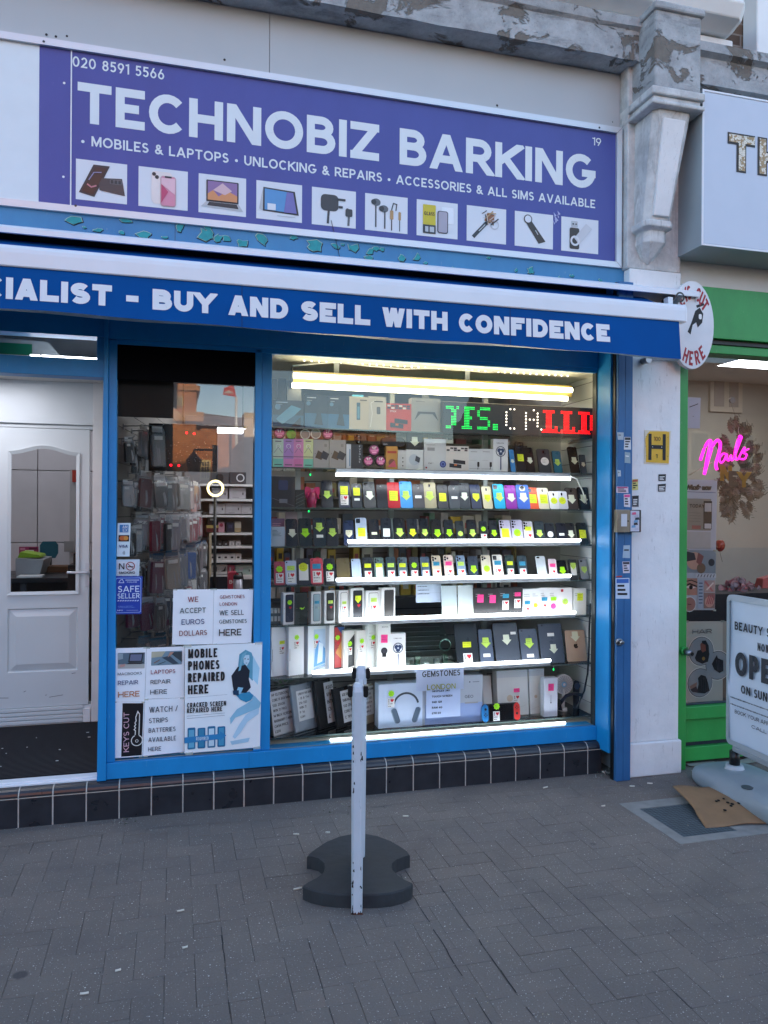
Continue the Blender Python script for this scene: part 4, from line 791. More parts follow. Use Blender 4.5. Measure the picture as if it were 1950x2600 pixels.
def phone(c, x0, x1, yt, row, col, cname, notes, cam='', where='', nz=None, y=YI, shape='phone', lean=.30):
    W, H, cx_ = place(c, x0, x1, yt, ZS[row], lean, y); W = max(.03, W); T = .008
    Xm = leanX(cx_, y+random.uniform(-.004, .006), ZS[row]+.0005, lean+random.uniform(-.03, .03), random.uniform(-.07, .05))
    mb = MB(Xm); m = M(col, .3, noise=.04, spec=.3, scale=12); r = min(.011, W*.16)
    o = rr(-W/2, 0, W/2, H, r); i_ = rr(-W/2+.0015, .0015, W/2-.0015, H-.0015, r*.9)
    mb.loft([[(a, .002, b) for a, b in o][::-1], [(a, T, b) for a, b in o][::-1]], M('2a2c30', .3, metal=.6) if cam != 'case' else m, cap=True)
    mb.flat(i_, m, .0005)
    a = mb
    root = mb.build(shape, org=Xm @ Vector((0, 0, 0)), label='x', cat='phone' if shape == 'phone' else shape, group='phones on the display shelves' if shape == 'phone' else 'tablets on the display shelf')
    if cam and cam != 'case':
        k = MB(Xm)
        if cam == 'sq': k.rrect(-W*.42, H-.034, -W*.42+.026, H-.008, .005, CAMG, -.0003); k.disc(-W*.42+.008, H-.015, .005, LENS, -.0016); k.disc(-W*.42+.018, H-.026, .005, LENS, -.0016)
        if cam == '3': 
            k.rrect(-W*.44, H-.038, -W*.44+.032, H-.007, .008, m, -.0004)
            for a_, b_ in ((.008, .015), (.008, .030), (.023, .022)): k.disc(-W*.44+a_, H-b_, .0062, LENS, -.002)
        if cam == 'v':
            for q in range(3): k.rrect(-W*.42, H-.019-q*.017, -W*.42+.013, H-.007-q*.017, .003, LENS, -.001)
            k.disc(-W*.42+.021, H-.015, .004, LENS, -.001); k.disc(-W*.42+.021, H-.032, .004, LENS, -.001)
        if cam == 'round': k.disc(0, H-.024, .017, LENS, -.001); k.ring(0, H-.024, .014, .018, M('8d9095', .2, metal=1), -.002); k.disc(0, H-.024, .007, M('2a2f3a', .1), -.0022)
        if cam == 'dot': k.disc(-W*.33, H-.012, .0042, LENS, -.0006)
        if cam == 'c': k.rrect(-.005, H-.03, .005, H-.012, .003, LENS, -.0006)
        if cam == 'bar': k.rrect(-W*.34, H-.016, -W*.05, H-.008, .003, LENS, -.0006)
        k.build('camera_lens', root)
    if notes:
        L = notes.split(); zc = (nz if nz is not None else .47)*H
        k = MB(Xm)
        if len(L) == 1: note(k, L[0], random.uniform(-.02, .04)*W, zc, W, -.0012)
        else:
            f = .62 if L[1][1] == 'h' else .6
            note(k, L[1], .01*W, zc-.12*H if L[1][1] != 'p' else zc, W, -.0012); note(k, L[0], -.01*W, zc+.19*H, W, -.0036)
        k.build('price_note', root)
    PENDING.append((root, cname+' '+shape+' with '+ndesc(notes), where, cx_))
    return root, Xm, W, H
R1 = 'on the top phone shelf'
for a in (('A',545,668,75,'1c1d20','black','ga','dot'),('A',705,830,88,'1e2a40','navy','yr wh','' ),('A',832,945,108,'2c2f33','dark grey','yr wm','c'),('A',945,1080,85,'3a3d40','charcoal','pa','sq'),('A',1070,1190,115,'1a1c20','black','','bar'),('A',1172,1315,92,'b21822','red','yr','' ),('A',1290,1435,85,'4a9ae0','sky blue','ga','dot'),('A',1412,1545,108,'4a484a','grey','wm','c'),('A',1518,1660,95,'a89f80','tan','ga','c'),
          ('B',65,190,115,'333438','dark grey','yr','' ),('B',172,300,120,'42474c','slate','wm','c'),('B',272,400,100,'2e343a','charcoal','pa','dot'),('B',385,515,112,'1c2a4a','navy','ys','' ),('B',498,620,130,'c9c1a0','beige','ys','c'),('B',595,735,110,'18a8d8','cyan','ga','sq'),('B',708,845,120,'8a1e9a','purple','pa','dot'),('B',818,970,115,'3a68c8','royal blue','pa','round'),('B',930,1065,140,'e8582e','orange','yr','sq'),('B',1025,1165,143,'e0d8bc','cream','yr','c'),('B',1130,1250,178,'e3e5e6','white','yo','c'),('B',1205,1335,178,'d3d6e2','pale lilac','yo','c'),('B',1290,1430,145,'433d3c','brown grey','pa','c'),('B',1405,1545,140,'17171b','black','pa','')):
    phone(a[0], a[1], a[2], a[3], 3, a[4], a[5], a[6], a[7], R1)
R2 = 'on the black phone shelf'
for a in (('A',205,328,440,'121215','black','pa','dot'),('A',330,465,435,'14201f','dark green','la','' ),('A',465,600,435,'1a2222','black','ga wm','dot'),('A',590,718,432,'101014','black','ga','bar'),('A',752,868,455,'1c2c4e','navy','cs','bar'),('A',870,1000,432,'b4c2d8','silver blue','yr','sq'),('A',1000,1118,450,'15161a','black','cm','' ),('A',1112,1232,437,'15171c','black','wr','' ),('A',1230,1362,432,'15161a','black','ga','' ),('A',1362,1482,440,'17191d','black','ya','' ),('A',1482,1595,437,'15171a','black','ga','dot'),('A',1590,1695,445,'17191c','black','la','' ),
          ('B',12,135,450,'16181a','black','la','dot'),('B',135,250,450,'15181a','black','la','dot'),('B',245,350,462,'262c2e','charcoal','g*','' ),('B',350,468,448,'14161a','black','ga','dot'),('B',470,570,465,'1a1c1e','black','l* wh','' ),('B',565,675,455,'1a1d24','black','la','' ),('B',660,800,452,'b9b2c9','lilac','yr','v'),('B',775,915,452,'b5b0c8','lilac','lo','v'),('B',890,1015,465,'c8c4d0','pale lilac','yt wh','v'),('B',995,1115,465,'2a3338','slate','ga','' ),('B',1098,1215,480,'1c2128','dark navy','wo','' ),('B',1205,1325,480,'171c28','dark navy','wm','' ),('B',1295,1420,478,'23282e','charcoal','pa','' ),('B',1400,1530,478,'1e2428','charcoal','yr','' )):
    phone(a[0], a[1], a[2], a[3], 4, a[4], a[5], a[6], a[7], R2)
R3 = 'on the heart sticker shelf'
for a in (('A',90,205,850,'b03a4a','rose red','l* wh','' ),('A',200,325,842,'b9c4d6','silver blue','gt wh','dot'),('A',305,450,822,'16181c','black','yo wp','' ),('A',440,578,820,'d0434e','coral red','bt wh','dot'),('A',572,692,820,'1a1b1f','black','l* wh','dot'),('A',690,835,815,'5e5230','olive gold','','' ),('A',835,945,822,'b4c6de','ice blue','','dot'),('A',940,1055,812,'23262a','charcoal','yt wh','dot'),('A',1050,1165,810,'5f7570','grey green','yt wp','3'),('A',1160,1275,808,'2a3a40','slate','gt wh','dot'),('A',1272,1385,808,'51636a','blue grey','yt wh','3'),('A',1385,1495,806,'2b3035','charcoal','l* wh','' ),('A',1490,1605,805,'44566a','slate blue','yt wh','' ),
          ('B',15,130,790,'cdbfa6','gold','bt wh','3'),('B',130,250,788,'d6c2b6','rose gold','kt wh','3'),('B',248,365,790,'7f96b2','pale blue','gt wh','3'),('B',360,480,800,'2c3442','dark blue','la','' ),('B',482,605,788,'cfc7b2','cream gold','lo','3'),('B',595,725,786,'dedad0','cream','bt wh','sq'),('B',715,830,790,'1f3330','dark green','yt wh','dot'),('B',830,950,795,'2a3a42','slate','bt wh','' ),('B',1010,1140,795,'bcc5ca','silver','','bar'),('B',1128,1235,825,'dcc9cf','pale pink','kt wh','' ),('B',1218,1335,838,'15161a','black','la','dot'),('B',1322,1430,830,'3a3d40','dark grey','gs wp','' ),('B',1425,1535,830,'8a8f95','grey','gs','bar')):
    phone(a[0], a[1], a[2], a[3], 5, a[4], a[5], a[6], a[7], R3)
# small apple-like mark on two plain backs is a dark dot; tablets with their marks
def apple(mb, x, z, r, m, y):
    mb.flat([(x, z-r*.85), (x-r*.35, z-r*.95), (x-r*.8, z-r*.4), (x-r*.9, z+.2*r), (x-r*.6, z+.65*r), (x-r*.2, z+.68*r), (x, z+.55*r), (x+.25*r, z+.7*r), (x+.68*r, z+.6*r), (x+.52*r, z+.25*r), (x+.56*r, z-.05*r), (x+.85*r, z-.3*r), (x+.5*r, z-.9*r), (x+.25*r, z-.95*r)], m, y)
    mb.flat([(x, z+.72*r), (x+.05*r, z+1.0*r), (x+.35*r, z+1.25*r), (x+.3*r, z+.95*r)], m, y)
TB = 'on the tablet shelf'
for a in (('D',355,585,350,'1e2124','black','yt wh','' ,.42),('D',560,710,405,'4c566a','slate blue','ga wm','' ,.55),('D',695,955,350,'444a55','grey','pa','' ,.6),('D',920,1110,400,'4c5362','blue grey','ga wm','dot',.5),('D',1085,1330,355,'474d5a','dark blue grey','wm','dot',.72),('D',1320,1530,415,'bfa68f','rose gold','pa','' ,.80)):
    o, Xm, W, H = phone(a[0], a[1], a[2], a[3], 7, a[4], a[5], None if a[5] in ('x',) else '', a[7], TB, shape='tablet', y=.21, lean=.26)
    k = MB(Xm); L = a[6].split(); zc = a[8]*H; nw = min(W, .085)
    note(k, L[0], 0, zc+(.02 if len(L) > 1 else 0), nw, -.0024)
    if len(L) > 1: note(k, L[1], 0, zc-.055, nw, -.0012)
    if a[5] == 'dark blue grey': note(k, 'pa', .01, H*.36, nw*.9, -.0012)
    if a[5] == 'grey': note(k, 'wm', .05, H*.75, nw*.8, -.0012)
    k.build('price_note', o)
    if a[5] == 'rose gold': k = MB(Xm); apple(k, 0, H*.5, .017, M('3a2f28', .2), -.0008); k.build('emblem', o)
    PENDING[-1] = (o, a[5]+' tablet with '+ndesc(a[6]), TB, PENDING[-1][3])
# ---------------------------------------------------------------- boxes
def boxitem(c, x0, x1, yt, row, col, label, art=None, dep=.05, y=YI, lean=0.0, name='product_box', cat='box', zb=None, rz=0, side=None, group='boxed goods on the display shelves', vb=None):
    z = ZS[row] if zb is None else zb
    W, H, cx_ = place(c, x0, x1, yt, z, lean, y); Xm = leanX(cx_, y, z+.0006, lean, rz)
    mb = MB(Xm); m = M(col, .45, noise=.03, scale=9); mb.box(-W/2, 0, 0, W/2, dep, H, m)
    if art: art(mb, W, H)
    o = mb.build(name, org=Xm @ Vector((0, dep/2, 0)), label=label, cat=cat, group=group); return o, Xm, W, H
def noteon(o, Xm, W, H, code, zf, nw=.06, xo=0):
    k = MB(Xm); L = code.split(); z = zf*H
    if len(L) == 1: note(k, L[0], xo, z, nw, -.002)
    else: note(k, L[1], xo, z-nw*.45, nw, -.002); note(k, L[0], xo, z+nw*.28, nw, -.0044)
    k.build('price_note', o)
def F(c): return M(c, .4, noise=.03)
def art_phone(scr, fx=.18, top=.06):
    def f(mb, W, H):
        mb.rrect(-W/2+W*fx, H*.07, W/2-W*.1, H*(1-top), .008, F('17181c'), -.0008); mb.rrect(-W/2+W*fx+.002, H*.07+.002, W/2-W*.1-.002, H*(1-top)-.002, .007, F(scr), -.002)
        mb.text('PHONE', -W/2+.004, H*.5, .003, F('808080'), -.0008)
    return f
def art_lines(c='8a8a8a', n=3): return lambda mb, W, H: [mb.rect(-W*.38, H*(.8-.07*i), W*random.uniform(-.1, .3), H*(.8-.07*i)+.003, F(c), -.0008) for i in range(n)]
BX = 'on the boxed phone shelf'
for a in (('C',218,325,92,'e4e6e6','white','l* wh','26324a',.62),('C',328,448,95,'24302e','dark green','l*','1d2624',.55),('C',478,575,85,'e0e3e2','white','bt ga','8fa8b0',.6),('C',602,705,75,'dfe2e2','white','gt wh','1a1c20',.58),('C',735,830,72,'e6e8e6','white','gt wh','e2e2de',.55),('C',845,975,52,'e3e5e4','white','ys wh','20222a',.6),('C',990,1125,75,'e6e8e8','white','gt wh','d8dcd8',.6),('C',1135,1270,48,'e4e4e2','white','','2e2c2a',.6)):
    o, Xm, W, H = boxitem(a[0], a[1], a[2], a[3], 6, a[4], 'x', art_phone(a[7]), dep=.045, name='phone_box', cat='phone box', group='boxed phones', rz=.22)
    if a[6]: noteon(o, Xm, W, H, a[6], a[8], W*.7, W*.04)
    PENDING.append((o, a[5]+' phone box with '+ndesc(a[6]), BX, Xm.translation.x))
for a in (('D',532,640,50,'2c2a2c','black','kr',.66),('D',640,745,50,'2a282a','black','kr',.64),('D',748,865,45,'2b2d2e','black','bt wh',.62),('D',865,958,40,'272527','black','kt wh',.66),('D',958,1036,55,'e2e6e6','white','bt wh',.4),('D',1036,1105,52,'dfe3e4','white','y*',.4),('D',1106,1186,45,'e4e6e6','white','bt wh',.5),('D',1186,1266,45,'e6e6e6','white','lt ko',.5),('D',1268,1392,45,'e8e6e4','white','go',.5),('D',1405,1515,50,'e2e4e0','white','yr',.68)):
    o, Xm, W, H = boxitem(a[0], a[1], a[2], a[3], 6, a[4], 'x', (lambda mb, W, H: (mb.rect(-W*.3, H*.86, -W*.3+.016, H*.86+.016, F('c22030'), -.0008), mb.line([(-W*.2, H*.4), (-W*.2, H*.6)], .002, F('999999'), -.0008))) if a[1] == 1268 else art_lines('9a9a9a', 2), dep=.045, name='phone_box', cat='phone box', group='boxed phones')
    noteon(o, Xm, W, H, a[6], a[7], min(W*.95, .062)); PENDING.append((o, a[5]+' phone box with '+ndesc(a[6]), BX, Xm.translation.x))
# paper sheet and two pale glass sheets leaning on shelf 6
u0, v0 = conv('D', 22, -60); u1, v1 = conv('D', 243, 168); q0, q1 = P(u0, v0, .25), P(u1, v1, .25)
mb = MB(); mb.face([(q0.x, .25, q1.z), (q1.x, .25, q1.z), (q1.x, .25, q0.z), (q0.x, .25, q0.z)], F('b9c6da')); mb.rect(q0.x, q1.z+(q0.z-q1.z)*.36, q1.x, q1.z+(q0.z-q1.z)*.365, F('8a93a5'), .249)
mb.text('PRICE LIST', q0.x+.04, q0.z-.02, .008, INK, .249)
for i, t in enumerate(('RAM 16GB SSD 512GB', 'CORE 8 TH GEN', 'WIN 11 PRO', 'CASH OR CARD')): scrib(mb, q0.x+.01, q0.z-.045-i*.022, q0.x+.09, q0.z-.035-i*.022, .249, 1, .003)
mb.build('price_sheet', label='pale blue printed price sheet hanging above the boxed phone shelf', cat='price sheet')
for (a, b2, cc, d2, col, lb) in ((245, 385, 25, 260, 'b9c8cc', 'left of two pale glass tablets leaning beside the price sheet'), (387, 528, 20, 258, 'c3cfd0', 'right of two pale glass tablets leaning beside the price sheet')):
    o, Xm, W, H = boxitem('D', a, b2, cc, 6, col, lb, lambda mb, W, H: mb.rect(-W/2, 0, W/2, H*.36, F('d9dccb'), -.0006), dep=.008, name='tablet', cat='tablet', lean=.1, group='pale tablets')
# shelf 7 tall white boxes
def art_side(scr=None):
    def f(mb, W, H):
        mb.rect(-W/2+.006, H*.3, -W/2+.009, H*.55, F('9a9c9e'), -.0008)
        if scr: mb.flat([(W*-.1, H*.1), (W*.46, H*.14), (W*.46, H*.92), (-W*.1, H*.72)], F(scr), -.0008)
    return f
def art_wave(mb, W, H):
    mb.rect(-W*.18, H*.14, W*.46, H*.92, F('b9d2e8'), -.0008); mb.flat([(-W*.18, H*.14), (W*.46, H*.2), (W*.46, H*.5), (W*.1, H*.7), (-W*.1, H*.5)], F('5f9fd0'), -.002); mb.flat([(0, H*.2), (W*.3, H*.24), (W*.34, H*.6), (W*.1, H*.66)], F('d5e6f2'), -.0032)
    for i in range(5): mb.ring(-W*.12+i*W*.13, H*.1+i*H*.012, .004, .007, F('6fa4cc'), -.0044, 10)
def art_tab(mb, W, H):
    mb.rrect(-W*.2, H*.06, W*.48, H*.96, .008, F('202228'), -.0008); mb.flat([(-W*.16, H*.1), (W*.45, H*.1), (W*.45, H*.92), (-W*.16, H*.92)], F('b03434'), -.002); mb.flat([(-W*.1, H*.4), (W*.45, H*.2), (W*.45, H*.75)], F('c98a4a'), -.0032); mb.flat([(W*.0, H*.92), (W*.45, H*.7), (W*.45, H*.92)], F('2a5a9a'), -.0034)
for a in (('C',100,248,410,'e2e6ea','large','yt wh',.62,.22,None,.17,.25),('C',262,420,405,'e4e8ea','large','l* wh',.72,.0,None,.16,.1),('C',440,625,400,'dfe6ec','large','l* wh',.72,-.05,art_wave,.16,.0),('C',640,800,380,'e2e4e4','tall','l* wh',.66,.02,art_tab,.15,.0),('C',775,900,445,'dcd9d2','small','l* wh',.62,0,art_side('2a2c30'),.13,.0),('C',898,1000,445,'e2e0da','small','l* wh',.68,.01,art_side(),.12,.0),('C',1002,1105,385,'e2e6e2','tall','l* wh',.66,.03,art_lines('c0c4c0', 3),.12,.0)):
    o, Xm, W, H = boxitem(a[0], a[1], a[2], a[3], 7, a[4], 'x', a[9] or art_side(), dep=.06, name='tablet_box', cat='tablet box', group='boxed tablets', rz=.34, y=.24 if a[1] < 400 else .26)
    noteon(o, Xm, W, H, a[6], a[7], .05, a[8]*W); PENDING.append((o, a[5]+' white tablet box with '+ndesc(a[6]), 'on the tablet shelf', Xm.translation.x))
def art_watch(mb, W, H): mb.disc(0, H*.42, W*.26, F('1a1a1d'), -.0008); mb.rect(-W*.16, H*.30, W*.16, H*.38, F('1a1a1d'), -.001); mb.disc(0, H*.42, W*.18, F('3a3a44'), -.002); mb.text('WATCH', -W*.2, H*.88, .007, INK, -.001)
def art_fan(mb, W, H):
    mb.ring(0, H*.62, W*.28, W*.33, F('1c2a44'), -.0008)
    for k in range(3): mb.disc(W*.12*math.cos(k*2.09+.5), H*.62+W*.12*math.sin(k*2.09+.5), W*.14, F('2a4068'), -.002, n=12)
    mb.rect(-W*.03, H*.06, W*.05, H*.46, F('2c446a'), -.0008); mb.disc(0, H*.62, W*.06, F('c9d2e0'), -.0036); mb.text('TURBO FAN', -W*.3, H*.86, .006, INK, -.001)
o, Xm, W, H = boxitem('C', 1106, 1220, 362, 7, 'e4e6e2', 'tall white watch box with pink note', art_watch, dep=.05, name='watch_box', cat='watch box'); noteon(o, Xm, W, H, 'kr', .66, .062)
boxitem('C', 1222, 1362, 475, 7, 'e8eaea', 'white fan box with blue fan picture beside the watch box', art_fan, dep=.05, name='fan_box', cat='fan box')
# slanted glass counter case
gc = thing('counter_case', (2.05, .42, ZS[7]), 'slanted glass case of small parts between the fan box and the tablets', 'glass case')
u0, v0 = conv('D', 0, 680); u1, _ = conv('D', 380, 680); xa, xb = P(u0-60, v0, .24).x, P(u1, v0, .24).x; z0 = ZS[7]
mb = MB(); mb.box(xa, .22, z0+.001, xb, .5, z0+.02, F('c9ccc8')); mb.build('tray', gc)
mb = MB(); mb.face([(xa, .225, z0+.03), (xb, .225, z0+.03), (xb-.03, .45, z0+.26), (xa, .45, z0+.26)], SHELFG); mb.build('lid', gc)
for k in range(6): mb = MB(); mb.box(xa, .46, z0+.06+k*.03, xb-.03, .47, z0+.064+k*.03, GL_ALU); mb.build('rail', gc)
for k in range(6):
    xx = xa+.04+k*.06; mb = MB(); mb.box(xx, .25+.02*(k % 2), z0+.021, xx+.03, .28+.02*(k % 2), z0+.03+.02*(k % 3), F(('e4e4e4', '9a9a96', '3a5a48')[k % 3])); mb.build('spare_part', label='%s spare part in the slanted glass case' % ('first', 'second', 'third', 'fourth', 'fifth', 'sixth')[k], cat='spare part', group='spare parts')
mb = MB(); u0, v0 = conv('D', 278, 545); q = P(u0, v0, .33); mb.tube([(q.x+.035*math.cos(t), .33, q.z+.035*math.sin(t)) for t in (2*math.pi*i/20 for i in range(21))], .004, M('7fa89c', .3), 6); mb.build('bangle', label='pale green ring standing inside the slanted glass case', cat='ring')
# ---------------------------------------------------------------- bottom shelf
def sheet_art(lines, col='d5d8dc', hs=None):
    def f(mb, x0, z0, x1, z1, y):
        mb.rect(x0, z0, x1, z1, F(col), y); n2 = len(lines); h = (z1-z0)/(n2+.6)
        for i, t in enumerate(lines): mb.text(t, x0+.012, z1-h*(i+.95), h*.5, INK, y-.001, wt=.17, wf=.8, fit=min((x1-x0)*.86, .72*h*.5*len(t)))
    return f
ASH = sheet_art
def laptop(c, x0, x1, yt, col, cname, sheet, sb, rz, y, lean=.30, dep=.018):
    W, H, cx_ = place(c, x0, x1, yt, ZS[8], lean, y); rz = .62; W = W*1.3; Xm = leanX(cx_, y+.05, ZS[8]+.001, lean, rz)
    mb = MB(Xm); mb.box(-W/2, 0, 0, W/2, dep, H, M(col, .3, metal=.3, noise=.03)); root = mb.build('laptop', org=Xm @ Vector((0, 0, 0)), label=cname, cat='laptop', group='laptops on the bottom shelf', bevel=.003)
    mb = MB(Xm); mb.box(-W/2, .10, 0, W/2, .112, H*.98, M(col, .35)); mb.build('base', root)
    if sheet: k = MB(Xm); sheet(k, -W/2+W*sb[0], H*sb[1], -W/2+W*sb[2], H*sb[3], -.002); k.build('price_sheet', root)
laptop('C', 120, 345, 1000, '3a4042', 'laptop with a long price sheet, leftmost on the bottom shelf', sheet_art(('HP ELITEBOOK', 'CORE I5 8GB RAM', 'SSD 256GB', 'WIN 11 PRO', '14 INCH SCREEN', 'WARRANTY 3 MTH', 'CASH PRICE', '£200')), (.04, -.03, .98, .96), -.42, .20, .16)
laptop('C', 335, 560, 955, '8d98a4', 'silver laptop with bold boxed price on its sheet', sheet_art(('LENOVO 8GB RAM', '- I5 8 TH', '256 SSD', 'WIN 11', 'F 14', '£249')), (.2, .22, .92, .86), -.42, .22, .18)
laptop('C', 560, 735, 920, '17191c', 'black laptop with a white sheet headed ASUS', sheet_art(('ASUS', 'VIVO', 'INTEL', 'I3', '£')), (.52, .08, 1.1, .93), -.42, .25, .18)
laptop('C', 730, 905, 990, '101216', 'black laptop with a white sheet just left of the post', sheet_art(('ACER ASPIRE', 'RAM 8GB', 'SSD 256', 'CORE I5', 'C 199')), (.4, .1, 1.0, .9), -.42, .24, .2)
laptop('C', 955, 1098, 975, 'a8a08c', 'beige laptop box with price sheet just right of the post', sheet_art(('DELL LATITUDE', '- 16GB', '512 SSD', '- TOUCH', 'WIN 11', '£189.9')), (.2, .22, 1.0, .96), -.42, .26, .05)
def art_head(mb, W, H):
    mb.ring(W*.12, H*.48, W*.26, W*.305, F('3f4852'), -.0008, 24, 12, 168)
    for s, a in ((-1, .34), (1, -.34)):
        k = [(W*.12+s*W*.25+x*math.cos(a)-z*math.sin(a), H*.27+x*math.sin(a)+z*math.cos(a)) for x, z in rr(-W*.055, -H*.18, W*.055, H*.18, W*.05)]; mb.flat(k, F('7f93a3'), -.002); mb.flat([(x+s*-.006, z) for x, z in k], F('4f6070'), -.0032)
o, Xm, W, H = boxitem('C', 1112, 1520, 945, 8, 'c3d2e6', 'pale blue headphones box with grey headphones picture', art_head, dep=.09, name='headphones_box', cat='headphones box', y=.20); noteon(o, Xm, W, H, 'l* wh', .72, .062, -W*.22)
def art_geo(mb, W, H): mb.rect(-W*.45, 0, W*.5, H*.42, F('8fa3cc'), -.0006); mb.text('GEO', W*.2, H*.52, .017, INK, -.0018, wt=.14, wf=1.1); mb.disc(W*.28, H*.86, .004, INK, -.0018); mb.rect(W*.33, H*.85, W*.44, H*.865, F('707880'), -.0018); mb.rect(W*.2, H*.40, W*.42, H*.43, F('9a9a9a'), -.0018)
boxitem('D', 75, 605, 820, 8, 'a9b1bc', 'grey laptop box with dark GEO lettering behind the price sheet', art_geo, dep=.08, name='laptop_box', cat='laptop box', y=.205)
mb = MB(); (u0, v0), (u1, v1) = conv('D', 112, 925), conv('D', 410, 1168); q0, q1 = P(u0, v0, .19), P(u1, v1, .19)
mb.box(q0.x, .19, q1.z, q1.x, .1915, q0.z, F('b8c8e6')); hh = (q0.z-q1.z)/5.4
for i, t in enumerate(('GEOFLEX 340', 'TOUCH SCREEN', 'SSD 128', 'RAM 4G', '£110.00')): mb.text(t, q0.x+.035, q0.z-hh*(i+.75), hh*.36, INK, .189, wt=.22)
mb.build('price_sheet', label='pale blue price sheet below the GEMSTONES LONDON notice', cat='price sheet')
mb = MB(); (u0, v0), (u1, v1) = conv('D', 25, 762), conv('D', 440, 928); q0, q1 = P(u0, v0, .12), P(u1, v1, .12)
mb.box(q0.x, .12, q1.z, q1.x, .1215, q0.z, F('bccbe6')); hh = q0.z-q1.z; mb.text('GEMSTONES', q0.x+.035, q0.z-hh*.36, hh*.27, INK, .119, wt=.16, fit=(q1.x-q0.x)*.8); mb.text('LONDON', q0.x+.065, q1.z+hh*.03, hh*.25, M('a8ad3c', .6), .119, wt=.15, fit=(q1.x-q0.x)*.6)
mb.build('notice', label='GEMSTONES LONDON paper notice taped in the display window', cat='notice')
boxitem('D', 600, 700, 815, 8, 'dfe2e2', 'plain white box behind the handheld games console', None, dep=.03, y=.33, lean=.2)
def art_cons(mb, W, H): mb.rect(-W/2, H*.84, W/2, H, F('c5ccd2'), -.0008); mb.disc(-W*.1, H*.38, W*.1, F('c9b9a4'), -.0008); mb.line([(-W*.4, H*.1), (W*.4, H*.2)], .001, F('b0b2b0'), -.0008)
o, Xm, W, H = boxitem('D', 728, 1012, 765, 8, 'd6d9d8', 'large white box with heart sticker behind the games console', art_cons, dep=.07, y=.28, lean=.1); noteon(o, Xm, W, H, 'kt wh', .48, .062, W*.12)
boxitem('D', 1010, 1158, 752, 8, 'dcdfde', 'large plain white box right of the heart sticker box', art_cons, dep=.07, y=.285, lean=.1)
o, Xm, W, H = boxitem('D', 1148, 1262, 835, 8, 'd4d9e4', 'tall pale box with pink note beside the mini fan', lambda mb, W, H: (mb.disc(0, H*.36, .004, INK, -.0008), mb.line([(0, H*.38), (0, H*.56)], .002, F('707680'), -.0008)), dep=.05, y=.20, name='watch_box', cat='watch box'); noteon(o, Xm, W, H, 'kr', .76, .058)
# handheld console
W, H, cx_ = place('D', 602, 935, 1058, ZS[8], .12, .17); Xm = leanX(cx_, .17, ZS[8]+.001, .12)
mb = MB(Xm); mb.loft([[(a, yy, b) for a, b in rr(-W/2, 0, W/2, H, H*.2)][::-1] for yy in (0, .013)], M('14151a', .35)); mb.rrect(-W*.32, H*.06, W*.32, H*.94, .003, M('06070a', .12), -.0006)
root = mb.build('games_console', org=Xm @ Vector((0, 0, 0)), label='handheld games console with blue and red side controllers', cat='games console')
for s, c in ((-1, '1f7fc0'), (1, 'd9322c')):
    mb = MB(Xm); m = M(c, .4); o4 = rr(0, 0, W*.16, H, H*.22)
    pts = [(-W/2-.001+a if s < 0 else W/2+.001-a, b) for a, b in o4 if True]; pts = pts if s < 0 else pts[::-1]
    mb.loft([[(a, yy, b) for a, b in pts][::-1] for yy in (-.0012, .0145)], m); mb.disc(s*W*.42, H*(.72 if s < 0 else .4), .0075, INK, -.003)
    for dx, dz in ((0, 1), (0, -1), (1, 0), (-1, 0)): mb.disc(s*W*.42+dx*.008, H*(.4 if s < 0 else .72)+dz*.008, .0035, INK, -.003, n=10)
    mb.build('controller', root, label='blue left controller' if s < 0 else 'red right controller')
k = MB(Xm); note(k, 'wh', -W*.14, H*.40, .062, -.006); note(k, 'l*', -W*.13, H*.86, .066, -.009); k.build('price_note', root)
# mini fan and neck fan
u, v = conv('D', 1318, 890); q = P(u, v, .3); mf = thing('mini_fan', (q.x, .3, ZS[8]), 'white mini desk fan at the right end of the bottom shelf', 'fan')
mb = MB(); mb.tube([(q.x, .31, ZS[8]+.001), (q.x, .31, ZS[8]+.02)], [.028, .026], WHITE, 16); mb.tube([(q.x, .31, ZS[8]+.02), (q.x, .31, q.z-.03)], .012, WHITE, 10); mb.build('stand', mf)
mb = MB(); R_ = .062; mb.tube([(q.x, .33, q.z), (q.x, .30, q.z)], R_, M('c5c9cc', .4), 24)
for k in range(22): t = 2*math.pi*k/22; mb.line([(q.x+.018*math.cos(t), q.z+.018*math.sin(t)), (q.x+R_*.96*math.cos(t+.35), q.z+R_*.96*math.sin(t+.35))], .002, F('70757a'), .298)
mb.ring(q.x, q.z, R_*.93, R_, WHITE, .296); mb.disc(q.x, q.z, .018, F('7fb9dc'), .295); mb.disc(q.x, q.z, .009, WHITE, .293); mb.build('fan_head', mf)
mb = MB(); pts = [P(*conv('D', a, b2), y_) for a, b2, y_ in ((1285, 1125, .26), (1300, 1040, .26), (1340, 990, .27), (1410, 970, .28), (1480, 985, .30), (1515, 1050, .32), (1515, 1120, .33))]
pts[0].z = max(pts[0].z, ZS[8]+.02); pts[-1].z = max(pts[-1].z, ZS[8]+.02); mb.tube(pts, [.017, .012, .010, .010, .012, .017, .019], M('18233a', .4), 12)
q = P(*conv('D', 1435, 900), .34); mb.tube([(q.x, .35, ZS[8]+.001), (q.x, .35, q.z), (q.x-.005, .34, q.z+.02)], [.02, .022, .018], M('1d2a46', .4), 12); mb.tube([(q.x-.01, .318, q.z), (q.x-.01, .325, q.z)], .02, M('33507a', .4), 12); mb.build('neck_fan', label='navy blue neck fan beside the white mini fan', cat='neck fan')
